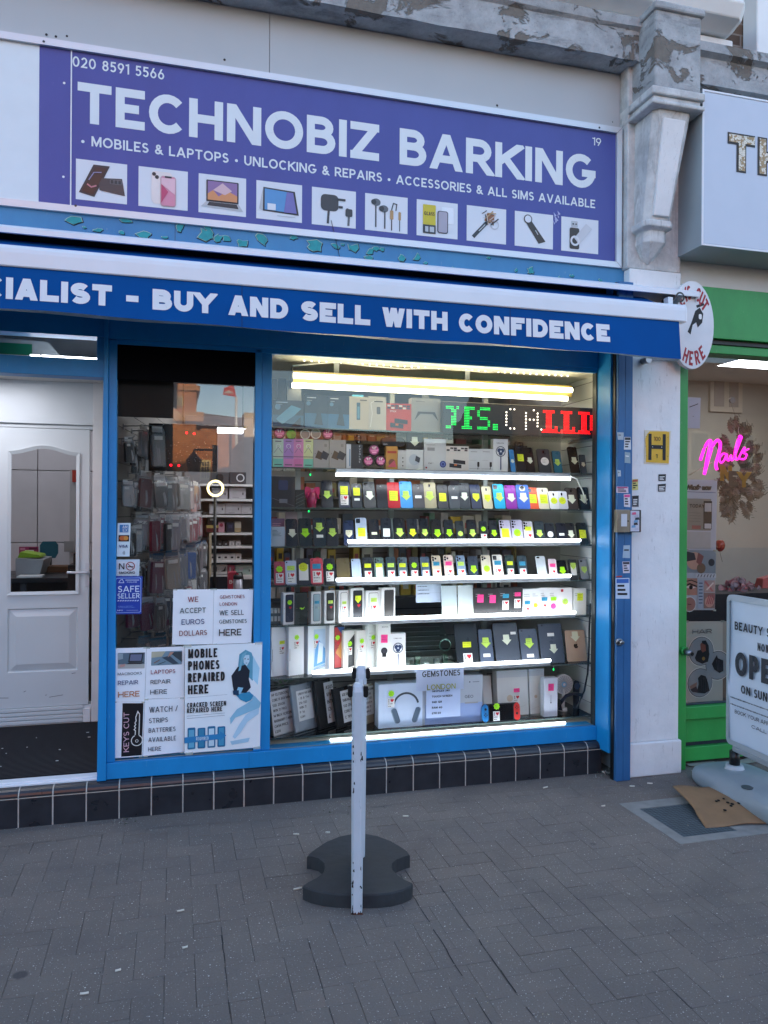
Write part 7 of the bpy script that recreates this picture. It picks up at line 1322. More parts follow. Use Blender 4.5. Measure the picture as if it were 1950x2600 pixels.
mb = MB(); mb.box(3.6553, -.03, gz1+.0005, 7.2, .1, 4.18, M('cfcfce', .6, noise=.05)); mb.build('render_band', ss)
mb = MB()
for x0, y0, wd, h in ((3.78, -.05, .2, .012), (3.95, -.07, .35, .010), (4.2, -.06, .3, .014)): mb.loft([[(x0+wd*t, y0+random.uniform(-.03, .03), .004+h*random.random()), (x0+wd*t+.02, y0+.05, .003), (x0+wd*t, y0+.06, .012)] for t in (0, .3, .6, 1)], M('8a8a80', .8))
mb.build('rubble', label='bits of torn skirting and rubble at the foot of the green salon front', cat='rubble', kind='stuff')
# light box sign
lb_ = thing('light_box_sign', (4.8, -.16, 3.1), 'white light box salon sign with glittery letters TH', 'light box sign')
q0 = P(1783, 400, -.30).x; lz0, lz1 = (P(1779, 622, -.30).z), P(1787, 226, -.30).z
mb = MB(); SG = M('9aa3a8', .45, noise=.08, scale=3); mb.prism([(q0, lz0), (7, lz0), (7, lz1), (q0, lz1)], -.294, -.032, SG); mb.box(q0, -.302, lz0, q0+.012, -.2945, lz1, ALUW); mb.box(q0+.0122, -.302, lz0, 7, -.2945, lz0+.012, ALUW); mb.box(q0+.0122, -.302, lz1-.012, 7, -.2945, lz1, ALUW); mb.build('housing', lb_, bevel=.002)
mb = MB(); mb.box(q0+.014, -.299, lz0+.014, 7, -.2946, lz1-.014, M('c3cbd8', .35, noise=.02)); FPM = mb
m, n, l, b = nodes('glitter'); vo = N(n, 'TexVoronoi', Scale=90, _feature='F1'); tc = N(n, 'TexCoord'); l.new(tc.outputs['Object'], vo.inputs['Vector']); ve = N(n, 'TexVoronoi', Scale=90, _feature='DISTANCE_TO_EDGE'); l.new(tc.outputs['Object'], ve.inputs['Vector'])
sp_ = N(n, 'SeparateColor'); l.new(vo.outputs['Color'], sp_.inputs[0]); c = mix(n, l, ramp(n, l, sp_.outputs[0], .45, .55), 'a88a58', 'e4dcc8'); c = mix(n, l, ramp(n, l, ve.outputs[0], .0, .06), '5a4630', c); l.new(c, b.inputs['Base Color']); b.inputs['Roughness'].default_value = .3; GLIT = m
tx0 = P(1850, 370, -.302).x; tzt, tzb = P(1855, 338, -.302).z, P(1865, 433, -.302).z; hh = tzt-tzb
mb = FPM; wf = .62
mb.text('THE', tx0-.006, tzb-.006, hh+.012, M('2c2118', .5), -.3005, wt=.30, wf=1.05, sp=.08); mb.text('THE', tx0+.003, tzb+.004, hh-.008, GLIT, -.3025, wt=.22, wf=1.12, sp=.165); mb.build('face_panel', lb_)
# salon interior
sh = thing('salon_interior', (5.4, 1.6, 0), 'beige inner walls of the salon seen through its window', 'wall')
BEI = M('a29f95', .7, noise=.03)
mb = MB(); mb.box(3.66, 2.2, 0, 7.19, 2.25, 2.82, BEI); mb.box(3.60, .12, .0, 3.655, 2.2, 2.82, BEI); mb.build('back_wall', sh)
mb = MB(); mb.box(3.66, .101, .02, 7.19, 2.2, .05, M('5a5048', .5)); mb.build('salon_floor', kind='structure')
ceiling_light(4.3, .95, 2.818, .5, .12, 2.6, 'bright strip light on the salon ceiling just inside its window', 'f6f6ff'); ceiling_light(5.6, 1.2, 2.818, .9, .5, 2.4, 'large pale ceiling light at the far side of the salon', 'f6f6ff')
mb = MB(); q0, q1 = P(1800, 1045, 2.19), P(1882, 955, 2.19); mb.box(q0.x, 2.17, q0.z, q1.x, 2.199, q1.z, M('b9b0a0', .5)); mb.box(q0.x+.04, 2.165, q0.z+.05, (q0.x+q1.x)/2-.03, 2.169, q1.z-.05, M('96908a', .3)); mb.box((q0.x+q1.x)/2+.03, 2.165, q0.z+.05, q1.x-.05, 2.169, q1.z-.05, M('8f8a84', .3)); mb.build('wall_mirror', label='pale framed mirror on the beige salon back wall', cat='mirror')
# wreath
YW = .14; wr = thing('leaf_wreath', (P(1880, 1150, YW).x, YW, 1.2), 'brown dried leaf wreath behind the pink neon word', 'wreath')
LEAF = [M(c, .7, noise=.15, scale=20) for c in ('625b51', '706a5f', '544e46', '7d766a')]; mb = MB()
def leaf(cu, cv, ang, ln, y):
    c = P(cu, cv, y); ca, sa = math.cos(ang), math.sin(ang); pts = []; n2 = 7
    for s in (1, -1):
        for i in range(n2*2+1):
            t = i/(n2*2); k = t if s > 0 else 1-t; wdt = ln*.34*math.sin(math.pi*min(1, k*1.05+.02))**.7*(1 if i % 2 else .62)
            pts.append((c.x+ca*k*ln-sa*s*wdt, c.z+sa*k*ln+ca*s*wdt))
    mid = (c.x+ca*ln*.5, c.z+sa*ln*.5); m_ = random.choice(LEAF)
    for i in range(len(pts)):
        a, b2 = pts[i], pts[(i+1) % len(pts)]; mb.face([(a[0], y-.004*(i % 2)+random.uniform(-.004, .004), a[1]), (b2[0], y-.004*((i+1) % 2), b2[1]), (mid[0], y-.02, mid[1])], m_)
    for k in (.2, .4, .6, .8): mb.line([(c.x+ca*k*ln, c.z+sa*k*ln), (c.x+ca*(k+.14)*ln-sa*ln*.2, c.z+sa*(k+.14)*ln+ca*ln*.2)], .0025, M('2e2822', .8), y-.03)
for i in range(90):
    t = random.uniform(0, 6.283); r = random.uniform(.1, 1); leaf(1872+r*46*math.cos(t), 1195+r*112*math.sin(t), -t+random.uniform(-.7, .7), random.uniform(.07, .12), YW+random.uniform(-.03, .05))
mb.build('leaves', wr)
mb = MB(); q = P(1830, 1235, YW-.05); mb.text('N', P(1812, 1210, YW).x, P(1812, 1222, YW).z, .10, M('9a7a2a', .35, metal=.6), YW-.06, wt=.3); mb.text('E', P(1833, 1236, YW).x, P(1833, 1236, YW).z, .10, M('3a3226', .5), YW-.062, wt=.3); mb.text('Y', P(1856, 1238, YW).x, P(1856, 1238, YW).z, .10, M('9a7a2a', .35, metal=.6), YW-.064, wt=.3); mb.build('gold_letters', wr)
# neon word Nails
YN = .075; NEON = M('ff1cc0', emit=.5)
ns = thing('neon_sign', (P(1840, 1150, YN).x, YN, 1.3), 'glowing pink neon word Nails in the salon window', 'neon sign')
def conv2(pts): return [P(1500+a*450/1382, 680+b2*450/1382, YN) for a, b2 in pts]
def smooth(p, n2=5):
    o = []
    for i in range(len(p)-1):
        p0, p1, p2, p3 = p[max(i-1, 0)], p[i], p[i+1], p[min(i+2, len(p)-1)]
        for k in range(n2): t = k/n2; o.append(.5*((2*p1)+(p2-p0)*t+(2*p0-5*p1+4*p2-p3)*t*t+(3*p1-p0-3*p2+p3)*t**3))
    return o+[p[-1]]
for st, r in (([(855, 1500), (885, 1410), (915, 1355), (935, 1350), (930, 1390), (905, 1500), (885, 1610)], .010), ([(885, 1612), (915, 1500), (950, 1390), (985, 1345), (1010, 1370), (1000, 1440), (975, 1530), (985, 1575)], .010),
              ([(1060, 1455), (1030, 1450), (1005, 1490), (1015, 1520), (1040, 1500), (1062, 1455), (1060, 1490), (1075, 1505)], .0065), ([(1075, 1505), (1095, 1460), (1090, 1490), (1105, 1500), (1120, 1470)], .0065), ([(1120, 1470), (1165, 1350), (1175, 1320), (1155, 1320), (1125, 1430), (1130, 1490), (1150, 1490)], .0075), ([(1150, 1490), (1180, 1430), (1200, 1400), (1190, 1440), (1215, 1455), (1200, 1490), (1165, 1490)], .0065), ([(1195, 1430), (1232, 1412)], .006)):
    mb = MB(); mb.tube(smooth(conv2(st)), r, NEON, 8); mb.build('neon_tube', ns)
mb = MB(); mb.tube(conv2([(770, 1615), (850, 1570), (900, 1540), (945, 1515)]), .003, M('c9c4b4', .4), 5); mb.tube([conv2([(1155, 1240)])[0], conv2([(1095, 1060)])[0]], .0015, M('7a7468', .4), 4); q = conv2([(1100, 1035)])[0]; mb.tube([(q.x, YN-.01, q.z), (q.x, YN+.005, q.z)], .02, M('8a8a8a', .3, alpha=.7), 14); mb.tube(conv2([(1160, 1310), (1150, 1270), (1155, 1240)]), .0015, WHITE, 4); mb.build('cord', ns)
YS = .038
def ds(s): s.line([(.3, .32), (.85, .2)], .04, INK); s.rect(.5, .6, .6, .62, M('8a8a90'))
sheet('paper', 'blank white paper with a pen stroke in the salon window', [(1738, 1008), (1779, 1010), (1777, 1088), (1738, 1087)], 'b4bccc', ds, 'paper', y=YS)
def dw(s):
    X2 = Matrix.Translation((s.pt(.04, .14)[0], s.y-.0015, s.pt(.04, .14)[1])); k = ftext("What's new", .075*s.W*2.1, INK, 'x', X=X2, off=.004)
    off = len(s.mb.V); s.mb.V += k.V; s.mb.F += [[i+off for i in f] for f in k.F]; mi = s.mb.mi(INK); s.mb.K += [mi]*len(k.F); s.mb.S += [False]*len(k.F)
    s.line([(.0, .175), (.96, .18)], .012, IN_B); s.rect(.06, .27, .82, .72, M('8a887e', .6), .0012); s.text('TODAY', .14, .40, .05, INK, .45, wt=.18)
    for k2 in range(4): s.line([(.14, .47+.04*k2), (.5, .475+.04*k2)], .006, M('5a5850'), .0024)
    s.rect(.22, .65, .5, .70, M('9a5a54', .6), .0024); s.rect(.58, .30, .84, .70, INK, .0024); s.rect(.61, .33, .82, .45, M('b4b4b4'), .0036); s.rect(.61, .62, .82, .69, M('c4c4c4'), .0036); s.rect(.06, .74, .82, .98, M('a9acac', .6), .0012)
sheet('poster', 'grey poster headed Whats new in the salon window', [(1738, 1217), (1821, 1219), (1818, 1398), (1738, 1396)], 'b9bfc8', dw, 'poster', y=YS)
def face_art(s):
    SK = M('b98f7c', .5); 
    s.rect(.0, .0, 1, .38, M('8f9aa0', .5)); s.disc(.3, .18, .24, M('c9a48f', .5), .0024); s.poly([(.0, .02), (.3, .05), (.35, .16), (.0, .2)], M('3a3438', .5), .0036); s.poly([(.42, .04), (.6, .1), (.5, .26), (.36, .2)], M('8a5a54', .5), .004); s.disc(.52, .30, .14, M('7a6650', .5), .0034); s.disc(.85, .2, .1, M('30343a', .5), .003); s.rect(.34, .39, 1, .46, M('cdd2d6'), .005)
    for k in range(6): s.line([(.4+k*.1, .45), (.44+k*.1, .40)], .02, INK, .0062)
    s.rect(.0, .47, .40, .75, SK, .0024); s.poly([(.02, .62), (.14, .585), (.36, .62), (.2, .65)], M('e4dcd8', .4), .0036); s.disc(.19, .62, .06, M('1a1614', .3), .0048); s.line([(.0, .60), (.15, .56), (.38, .605)], .04, M('1f1816'), .006); s.line([(.0, .53), (.2, .50), (.4, .54)], .03, M('3a2a22'), .0036)
    s.disc(.15, .90, .21, M('d9dde0', .4), .0036); s.disc(.15, .90, .185, M('a87f72', .5), .0048); s.line([(.08, .9), (.2, .905)], .02, M('5a3a34'), .006); s.rect(.42, .50, .60, .98, M('aebccb', .5), .003)
    for k in range(7): s.rect(.45, .54+k*.055, .57, .56+k*.055, M('5a6a80', .5), .0042)
    s.rect(.62, .50, .98, .70, M('b9a49c', .5), .003); s.line([(.65, .52), (.9, .68)], .05, M('c47a7a'), .0042); s.line([(.7, .66), (.92, .54)], .04, M('e0d4cc'), .0044); s.rect(.62, .71, .98, .97, M('9a8078', .5), .003); s.disc(.8, .86, .15, M('d4a898', .5), .0042)
    for k in range(4): s.line([(.7+k*.06, .9), (.78+k*.06, .74)], .025, M('b05a60'), .0054)
sheet('poster', 'beauty poster with face, eye and nails photos in the salon window', [(1738, 1396), (1818, 1398), (1815, 1549), (1738, 1549)], 'b8c2ca', face_art, 'poster', y=YS)
def hair_art(s):
    s.text('HAIR', .20, .155, .055, M('55565a'), .50, wt=.14)
    for cx_, cy, r in ((.43, .37, .31), (.86, .55, .31), (.40, .76, .31)):
        s.disc(cx_, cy, r+.03, M('e4e2da', .4), .0024, (r+.03)*s.W/s.H); s.disc(cx_, cy, r+.012, M('4a4640', .4), .0032, (r+.012)*s.W/s.H); s.disc(cx_, cy, r, M('9aa0a2', .4), .004, r*s.W/s.H)
    D_ = M('141316', .5); s.poly([(.26, .45), (.33, .36), (.52, .34), (.64, .40), (.60, .50), (.45, .525), (.3, .49)], D_, .0052); s.poly([(.40, .28), (.47, .245), (.55, .28), (.56, .36), (.46, .385), (.41, .35)], M('8a5240', .5), .0056); s.poly([(.44, .24), (.54, .235), (.61, .30), (.63, .42), (.55, .40), (.53, .29), (.44, .27)], D_, .0066); s.disc(.48, .46, .04, M('9a7a3a', .5), .0066)
    s.poly([(.70, .53), (.78, .46), (.83, .42), (.86, .46), (1.0, .49), (1.0, .62), (.9, .645), (.76, .60)], D_, .0052)
    for k in range(5): s.line([(.82+k*.04, .48), (.85+k*.03, .62)], .008, M('55555c'), .0066)
    s.poly([(.34, .70), (.42, .66), (.54, .68), (.60, .76), (.64, .86), (.52, .895), (.3, .88), (.36, .78)], D_, .0052); s.poly([(.12, .80), (.32, .75), (.30, .80), (.16, .84)], M('9a7a6a', .5), .0054); s.poly([(.14, .84), (.3, .8), (.34, .88), (.2, .87)], M('3a2a2e', .5), .0056)
    for k in range(4): s.line([(.42+k*.05, .70), (.44+k*.05, .88)], .008, M('3c3c42'), .0066)
sheet('poster', 'cream poster headed HAIR with three round hairstyle photos', [(1737, 1578), (1835, 1577), (1835, 1780), (1737, 1784)], 'bfc0b4', hair_art, 'poster', y=YS)
# display ledge with black cloth, paper flowers, balloon
mb = MB(); q0 = P(1738, 1577, .05); mb.box(3.735, .05, q0.z-.01, 6, .6, P(1840, 1508, .05).z, M('17161a', .6)); mb.build('display_ledge', label='black cloth covered ledge inside the salon window', cat='ledge')
mb = MB(); c0 = P(1880, 1488, .2)
for k in range(46):
    t = random.uniform(0, 6.28); r = random.uniform(.0, .12); cx_, cy, cz_ = c0.x+r*1.2*math.cos(t), .2+r*.7*math.sin(t), c0.z+random.uniform(-.045, .045)*(1.2-r*6); a = random.uniform(0, 3); e = random.uniform(.02, .035)
    pts = [(cx_+e*math.cos(a+i*1.05)*(1 if i % 2 else .7), cy+random.uniform(-.015, .015), cz_+e*.8*math.sin(a+i*1.05)) for i in range(6)]; mb.face(pts, M(random.choice(('b48a90', 'c4a0a4', '9a8a94', 'a86a74')), .5))
mb.build('paper_flowers', label='dusty pink paper flowers on the black ledge in the salon window', cat='flowers')
def balloon(u, v, r, col, lb, y=.3):
    c = P(u, v, y); mb = MB(); mb.loft([[(c.x+r*math.sin(a)*math.cos(t)*1.0, y+r*math.sin(a)*math.sin(t), c.z+r*1.15*math.cos(a)-(r*.25*(1-math.sin(a)) if a > 1.57 else 0)) for t in (2*math.pi*i/18 for i in range(18))] for a in (math.pi*j/12 for j in range(1, 12))], M(col, .15), sm=True)
    mb.tube([(c.x, y, c.z-r*1.2), (c.x+.005, y, c.z-r*2), (c.x+.02, y, c.z-r*3.4)], .0015, M('3a2a1a', .5), 4); mb.build('balloon', label=lb, cat='balloon')
balloon(1828, 1384, .033, 'a01420', 'small red balloon in the salon window below the wreath')
mb = MB(); a = P(1940, 1500, .3); mb.loft([[(a.x-.02, .3, a.z-.05), (a.x+.2, .3, a.z-.05), (a.x+.2, .4, a.z-.05), (a.x-.02, .4, a.z-.05)], [(a.x+.01, .32, a.z+.08), (a.x+.2, .32, a.z+.12), (a.x+.2, .38, a.z+.12), (a.x+.01, .38, a.z+.08)]], M('c4605a', .5)); mb.build('gift_bag', label='coral red bag on the ledge at the right edge of the salon window', cat='bag')
# ---------------------------------------------------------------- pavement sign with water base
pb = thing('pavement_sign', (3.68, -.6, 0), 'grey swing pavement sign reading BEAUTY STUDIO NOW OPEN ON SUNDAYS on a plastic base', 'pavement sign')
BD = Vector((-.04, -.9992, 0)); BN = Vector((-.9992, .04, 0)); B0_ = P(1849, 1700, -.33); B0_ = Vector((B0_.x, -.33, 0))
Bm = Matrix(((BD.x, -BN.x, 0, B0_.x), (BD.y, -BN.y, 0, B0_.y), (0, 0, 1, 0), (0, 0, 0, 1)))   # local x along panel, -y towards the viewer side
bz0, bz1 = P(1848, 1885, -.33).z, P(1848, 1508, -.33).z; PWD = .62
GP = M('aeb4b8', .45, noise=.05, scale=5)
mb = MB(Bm); out = rr(0, bz0, PWD, bz1, .035, 4); inn = rr(.032, bz0+.032, PWD-.032, bz1-.032, .012, 4)
for i in range(len(out)):
    j = (i+1) % len(out)
    for ya, yb2, A, B2 in ((-.018, -.014, out, inn), (.018, .014, out, inn)): mb.face([(A[i][0], ya*.7, A[i][1]), (A[j][0], ya*.7, A[j][1]), (B2[j][0], ya, B2[j][1]), (B2[i][0], ya, B2[i][1])], GP)
    mb.face([(out[i][0], -.0126, out[i][1]), (out[j][0], -.0126, out[j][1]), (out[j][0], .0126, out[j][1]), (out[i][0], .0126, out[i][1])], GP)
mb.build('frame', pb)
mb = MB(Bm); nx_ = 24
def wob(a, b2): return -.008-.006*math.sin(a*14+b2*6)*math.exp(-a*5)-.008*math.exp(-((b2-.38)/.08)**2)*math.exp(-a*7)
for i in range(nx_):
    for j in range(nx_):
        q = []
        for di, dj in ((0, 0), (1, 0), (1, 1), (0, 1)): a, b2 = (i+di)/nx_, (j+dj)/nx_; q.append((.022+(PWD-.044)*a, wob(a, b2), bz0+.024+(bz1-bz0-.05)*b2))
        mb.face(q, M('cdd6e2', .35, noise=.02), True)
H_ = bz1-bz0; IK = M('2a2e34', .5)
def bt_(t, a, b2, h, fit, wt=.14, m_=IK, sp=.14): mb.text(t, a*PWD, bz0+b2*H_, h*H_, m_, -.0215, wt=wt, sp=sp, fit=fit*PWD)
bt_('BEAUTY STUDIO', .13, .775, .055, .74, .2); bt_('NOW', .43, .675, .05, .15, .2); bt_('OPEN', .14, .48, .155, .62, .24); bt_('ON SUNDAYS', .22, .37, .055, .58, .2)
for k in range(2): scrib(mb, .08*PWD, bz0+(.315-.045*k)*H_, .9*PWD, bz0+(.33-.045*k)*H_, -.0215, 1, .005, IK)
bt_('BOOK YOUR APPOINTMENT', .14, .225, .025, .7, .16); bt_('CALL US', .36, .17, .022, .3, .16)
mb.build('poster_sheet', pb, weld=True)
mb = MB(Bm); mb.box(.06, -.02, bz0-.03, PWD-.06, .02, bz0-.0005, M('8f9599', .5)); mb.build('lower_clamp', pb, bevel=.006)
pc = B0_+BD*.06; mb = MB(); mb.tube([(pc.x, pc.y, .13), (pc.x, pc.y, bz0-.03)], .028, BLACK, 14); mb.build('spring', pb); mb = MB(); pc2 = B0_+BD*(PWD-.06); mb.tube([(pc2.x, pc2.y, .13), (pc2.x, pc2.y, bz0-.03)], .028, BLACK, 14); mb.build('spring', pb)
mb = MB(); tip = Gz(1752, 1955); cen = B0_+BD*.31; L_ = .46; secs = []
for rfrac, z in ((.97, .004), (1.0, .02), (1.0, .05), (.97, .075), (.90, .092), (.6, .105), (.3, .118), (.14, .125)):
    ring_ = []
    for i in range(48):
        t = 2*math.pi*i/48; a = math.cos(t); b2 = math.sin(t); ex = .62
        u_ = math.copysign(abs(a)**ex, a)*L_*rfrac; v_ = math.copysign(abs(b2)**ex, b2)*(.20+.05*abs(a)**2)*rfrac*(1 if rfrac > .5 else 1.2)
        p = cen+BD*u_+BN*v_; hz = z-(.03*max(0, 1-abs(u_)/.22) if .9 < rfrac and z > .07 else 0); ring_.append((p.x, p.y, hz))
    secs.append(ring_)
mb.loft(secs, M('8b959b', .5, noise=.08, scale=6), sm=True)
for p in (pc, pc2): mb.tube([(p.x, p.y, .09), (p.x, p.y, .132)], [.06, .045], GP, 16)
q = cen+BD*.02+BN*.13; mb.tube([(q.x, q.y, .104), (q.x, q.y, .109)], .03, M('4a5054', .5), 14)
mb.build('water_base', pb)
# ---------------------------------------------------------------- cardboard, hatch
m_ = M('8a6b4c', .75, noise=.14, scale=9); mb = MB(); tl, bl, br, tr = Vector((3.386, -.404, .052)), Vector((3.272, -.825, .012)), Vector((3.66, -.88, .012)), Vector((3.73, -.44, .03)); nn = 14
for i in range(nn):
    for j in range(nn):
        q = []
        for di, dj in ((0, 0), (1, 0), (1, 1), (0, 1)):
            a, b2 = (i+di)/nn, (j+dj)/nn; p = (tl*(1-a)+tr*a)*(1-b2)+(bl*(1-a)+br*a)*b2; q.append((p.x+.012*math.sin(b2*3.1)*(1-a), p.y, p.z+.012*math.sin(a*3.1)*math.sin(b2*3.1)+.004*math.sin(9*a+3*b2)-.012*(1-a)*(1-a)*(1 if b2 > .7 else 0)))
        mb.face(q[::-1], m_, True)
for k in range(10):
    a, b2 = .42+random.uniform(0, .38), .35+random.uniform(0, .38); p = (tl*(1-a)+tr*a)*(1-b2)+(bl*(1-a)+br*a)*b2; z = p.z+.012*math.sin(a*3.1)*math.sin(b2*3.1)+.004*math.sin(9*a+3*b2)+.006; rx = random.uniform(.005, .009)
    mb.face([(p.x+rx*math.cos(t), p.y+rx*1.2*math.sin(t), z) for t in (2*math.pi*i/10 for i in range(10))], M('1c1714', .9))
mb.build('cardboard', label='flat piece of brown cardboard with dark holes under the sign base', cat='cardboard', solid=.004, weld=True)
mb = MB(); CEM = M('83827e', .9, noise=.14, scale=16, bump=.3); DHT = M('4a5459', .7, noise=.2, scale=18, bump=.2)
hx = (3.03, 3.50); hy = (-.957, -.44); ix = (3.094, 3.40); iy = (-.893, -.53)
for r4 in ((hx[0], hy[0], ix[0], hy[1]), (ix[1], hy[0], hx[1], hy[1]), (ix[0], hy[0], ix[1], iy[0]), (ix[0], iy[1], ix[1], hy[1])): mb.box(r4[0], r4[1], -.0065, r4[2], r4[3], .0006+random.uniform(0, .0003), CEM)
mb.box(hx[1], hy[0], -.0065, 3.62, hy[1], .0003, CEM); mb.box(2.9, -1.08, -.0069, hx[0]-.0002, -.14, -.0012, PAVING); mb.box(hx[0], -1.08, -.0069, 3.66, hy[0]-.0002, -.0013, PAVING); mb.box(hx[0], hy[1]+.0002, -.0069, 3.66, -.14, -.0014, PAVING); mb.build('hatch_surround', kind='structure')
mb = MB(); mb.box(ix[0]+.002, iy[0]+.002, -.006, ix[1]-.002, iy[1]-.002, -.0016, DHT)
for k in range(14):
    mb.box(ix[0]+.012+k*.0215, iy[0]+.01, -.0015, ix[0]+.0135+k*.0215, iy[1]-.01, -.0008, M('2c3235', .8)); 
for k in range(16): mb.box(ix[0]+.012, iy[0]+.012+k*.022, -.0014, ix[1]-.012, iy[0]+.0133+k*.022, -.0007, M('2c3235', .8))
mb.build('access_cover', label='dark metal access cover set in pale cement in the pavement', cat='access cover')
# ---------------------------------------------------------------- edge-on sign frame on a rubber base
fs = thing('sign_stand', (1.48, -.95, 0), 'white metal sign stand seen edge on with black clips on a rubber base', 'sign stand')
WPT = scuffed('white_enamel', 'ccd2d9', 'b9c0c8', '8a8f94', .35); n1 = Gz(906, 2316); zt1 = P(917, 1735, n1.y).z; n2 = Gz(917, 1692, zt1); n2.z = 0; n2 = n1+(n2-n1)*min(1, .34/(n2-n1).length); hd = (n1-n2).normalized(); sd2 = Vector((hd.y, -hd.x, 0))*-1
sd2 = Vector((-hd.y, hd.x, 0))
def postsec(c, z, w_, d): return [tuple(c+sd2*a+hd*b2+Vector((0, 0, z))) for a, b2 in ((-w_, -d), (-w_, d*.4), (-w_*.62, d), (w_*.62, d), (w_, d*.4), (w_, -d))]
for c, zt_, zb_ in ((n1, zt1, 0.0), (n2, zt1, .07)):
    mb = MB(); mb.loft([postsec(c+hd*0, zb_, .021, .02), postsec(c, .5, .0235, .02), postsec(c, zt_-.03, .0235, .02), postsec(c-hd*.004, zt_-.012, .021, .018), postsec(c-hd*.012, zt_, .014, .010)], WPT)
    if c is n1:
        for k in range(26):
            s_ = random.choice((-1, 1, -1)); z = random.choice((random.uniform(.0, .2), random.uniform(.45, .66))); p = c+sd2*s_*(.0145+random.uniform(-.003, .003))+hd*.0208; hh = random.uniform(.004, .016); a_ = random.uniform(.0015, .004)
            p.z = z; mb.face([tuple(p-sd2*a_), tuple(p+sd2*a_+Vector((0, 0, -hh*.3))), tuple(p+sd2*a_*.6+Vector((0, 0, hh))), tuple(p-sd2*a_*.5+Vector((0, 0, hh*.8)))], M('1c1716', .8))
        for s_ in (-1, 1): p = c+sd2*s_*.012+hd*.0206; mb.face([tuple(p+sd2*a_+Vector((0, 0, z))) for a_, z in ((-.012, .001), (.012, .001), (.009, .010), (.002, .006), (-.004, .012))], M('5a2f1c', .9))
    mb.build('upright', fs, bevel=.002)
    for s_ in (-1, 1):
        mb = MB(); p = c+sd2*s_*.030; mb.loft([[tuple(p+sd2*a_*k+hd*b2+Vector((0, 0, z))) for a_, b2 in ((-.0095, -.012), (.0095, -.012), (.0095, .012), (-.0095, .012))] for z, k in ((zt_-.052, .5), (zt_-.046, 1), (zt_-.012, 1), (zt_-.006, .7))], BLACK); mb.build('clip', fs, bevel=.002)
mb = MB(); a, b2 = n1-hd*.02, n2+hd*.02; pw = sd2*.008; mb.loft([[tuple(a-pw+Vector((0, 0, z))), tuple(b2-pw+Vector((0, 0, z))), tuple(b2+pw+Vector((0, 0, z))), tuple(a+pw+Vector((0, 0, z)))] for z in (.08, zt1-.05)], WPT); mb.build('panel', fs)
# base outline traced on the ground as a real slab
def gp(u, v, z): q = Gz(600+u*700/1659, 1880+v*700/1659, z); return (q.x, q.y)
outl = [(700, 562), (780, 562), (850, 575), (930, 605), (990, 640), (1030, 668), (1045, 690), (1010, 700), (965, 718), (938, 742), (932, 765), (945, 785), (975, 815), (1020, 843), (1062, 862), (1050, 878), (1000, 900), (930, 918), (850, 926), (760, 928), (690, 928), (600, 924), (520, 914), (450, 898), (400, 876), (430, 855), (480, 830), (520, 800), (535, 770), (528, 740), (495, 712), (450, 700), (425, 698), (440, 680), (480, 650), (540, 610), (620, 578)]
pts = [gp(u, v, .055) for u, v in outl]
RUB = M('2d3033', .75, noise=.2, scale=20, bump=.15)
mb = MB(); cxm = sum(p[0] for p in pts)/len(pts); cym = sum(p[1] for p in pts)/len(pts)
mb.loft([[(cxm+(x-cxm)*1.0, cym+(y-cym)*1.0, .001) for x, y in pts][::-1], [(x, y, .05) for x, y in pts][::-1], [(cxm+(x-cxm)*.988, cym+(y-cym)*.988, .056) for x, y in pts][::-1]], RUB)
mb.build('rubber_base', fs)
# ---------------------------------------------------------------- litter
BUT = M('d8d2c4', .7); FIL = M('c48a4a', .7)
spots = [(459, 2312, 'front left of the rubber base'), (1030, 2072, 'right of the post, in front of the tiles'), (756, 2256, 'just left of the rubber base'), (832, 2144, 'on the back left edge of the rubber base'), (752, 2118, 'behind the rubber base'), (214, 2522, 'near the bottom left corner'), (300, 2463, 'bent, in the left foreground'), (470, 2405, 'thin, in the left middle foreground'), (1385, 1999, 'by the plinth, right of centre'), (1605, 1996, 'in front of the blue post'), (1650, 1989, 'in front of the white pillar'), (1532, 2046, 'left of the cement patch')]
for i, (u, v, lb) in enumerate(spots):
    q = Gz(u, v, .006); zz_ = .062 if 'on the back' in lb else .006; a = random.uniform(-.6, .6); d = Vector((math.cos(a), math.sin(a), 0)); L_ = random.uniform(.016, .034); mb = MB(); mb.tube([q+d*-L_/2+Vector((0, 0, zz_-.006)), q+d*L_*.1+Vector((0, 0, zz_-.006)), q+d*L_/2+Vector((0, 0, zz_-.005))], .0036, BUT, 7); mb.build('cigarette_butt', label='white cigarette end on the paving '+lb, cat='litter', group='cigarette ends on the paving')
mb = MB()
for k in range(60):
    if k < 30: u, v = random.gauss(305, 14), random.gauss(2086, 5)
    else: u, v = random.gauss(885, 26), random.gauss(2062, 9)
    q = Gz(u, v, .004); s_ = random.uniform(.003, .010); mb.face([(q.x+s_*random.uniform(-1, 1), q.y+s_*random.uniform(-1, 1), .003+s_*random.uniform(0, 1.2)) for _ in range(4)], M(random.choice(('3c4432', '8a857a', '5a5a4a', 'b4aea0')), .9))
mb.build('weeds', label='tufts of weed and grit along the paving joints by the plinth', cat='weeds', kind='stuff')
mb = MB(); c0 = Gz(1535, 1962, .01)
for k in range(26): q = c0+Vector((random.gauss(0, .035), random.gauss(-.02, .03), 0)); s_ = random.uniform(.004, .014); mb.face([(q.x+s_*random.uniform(-1, 1), q.y+s_*random.uniform(-1, 1), .006+s_*random.uniform(0, 2)) for _ in range(4)], M(random.choice(('5a7a6a', 'c9c9c4', '7a7a72', '3a3a38', 'a8a498')), .7))
mb.build('corner_litter', label='heap of small litter in the corner of the plinth and the blue post', cat='litter', kind='stuff')
mb = MB()
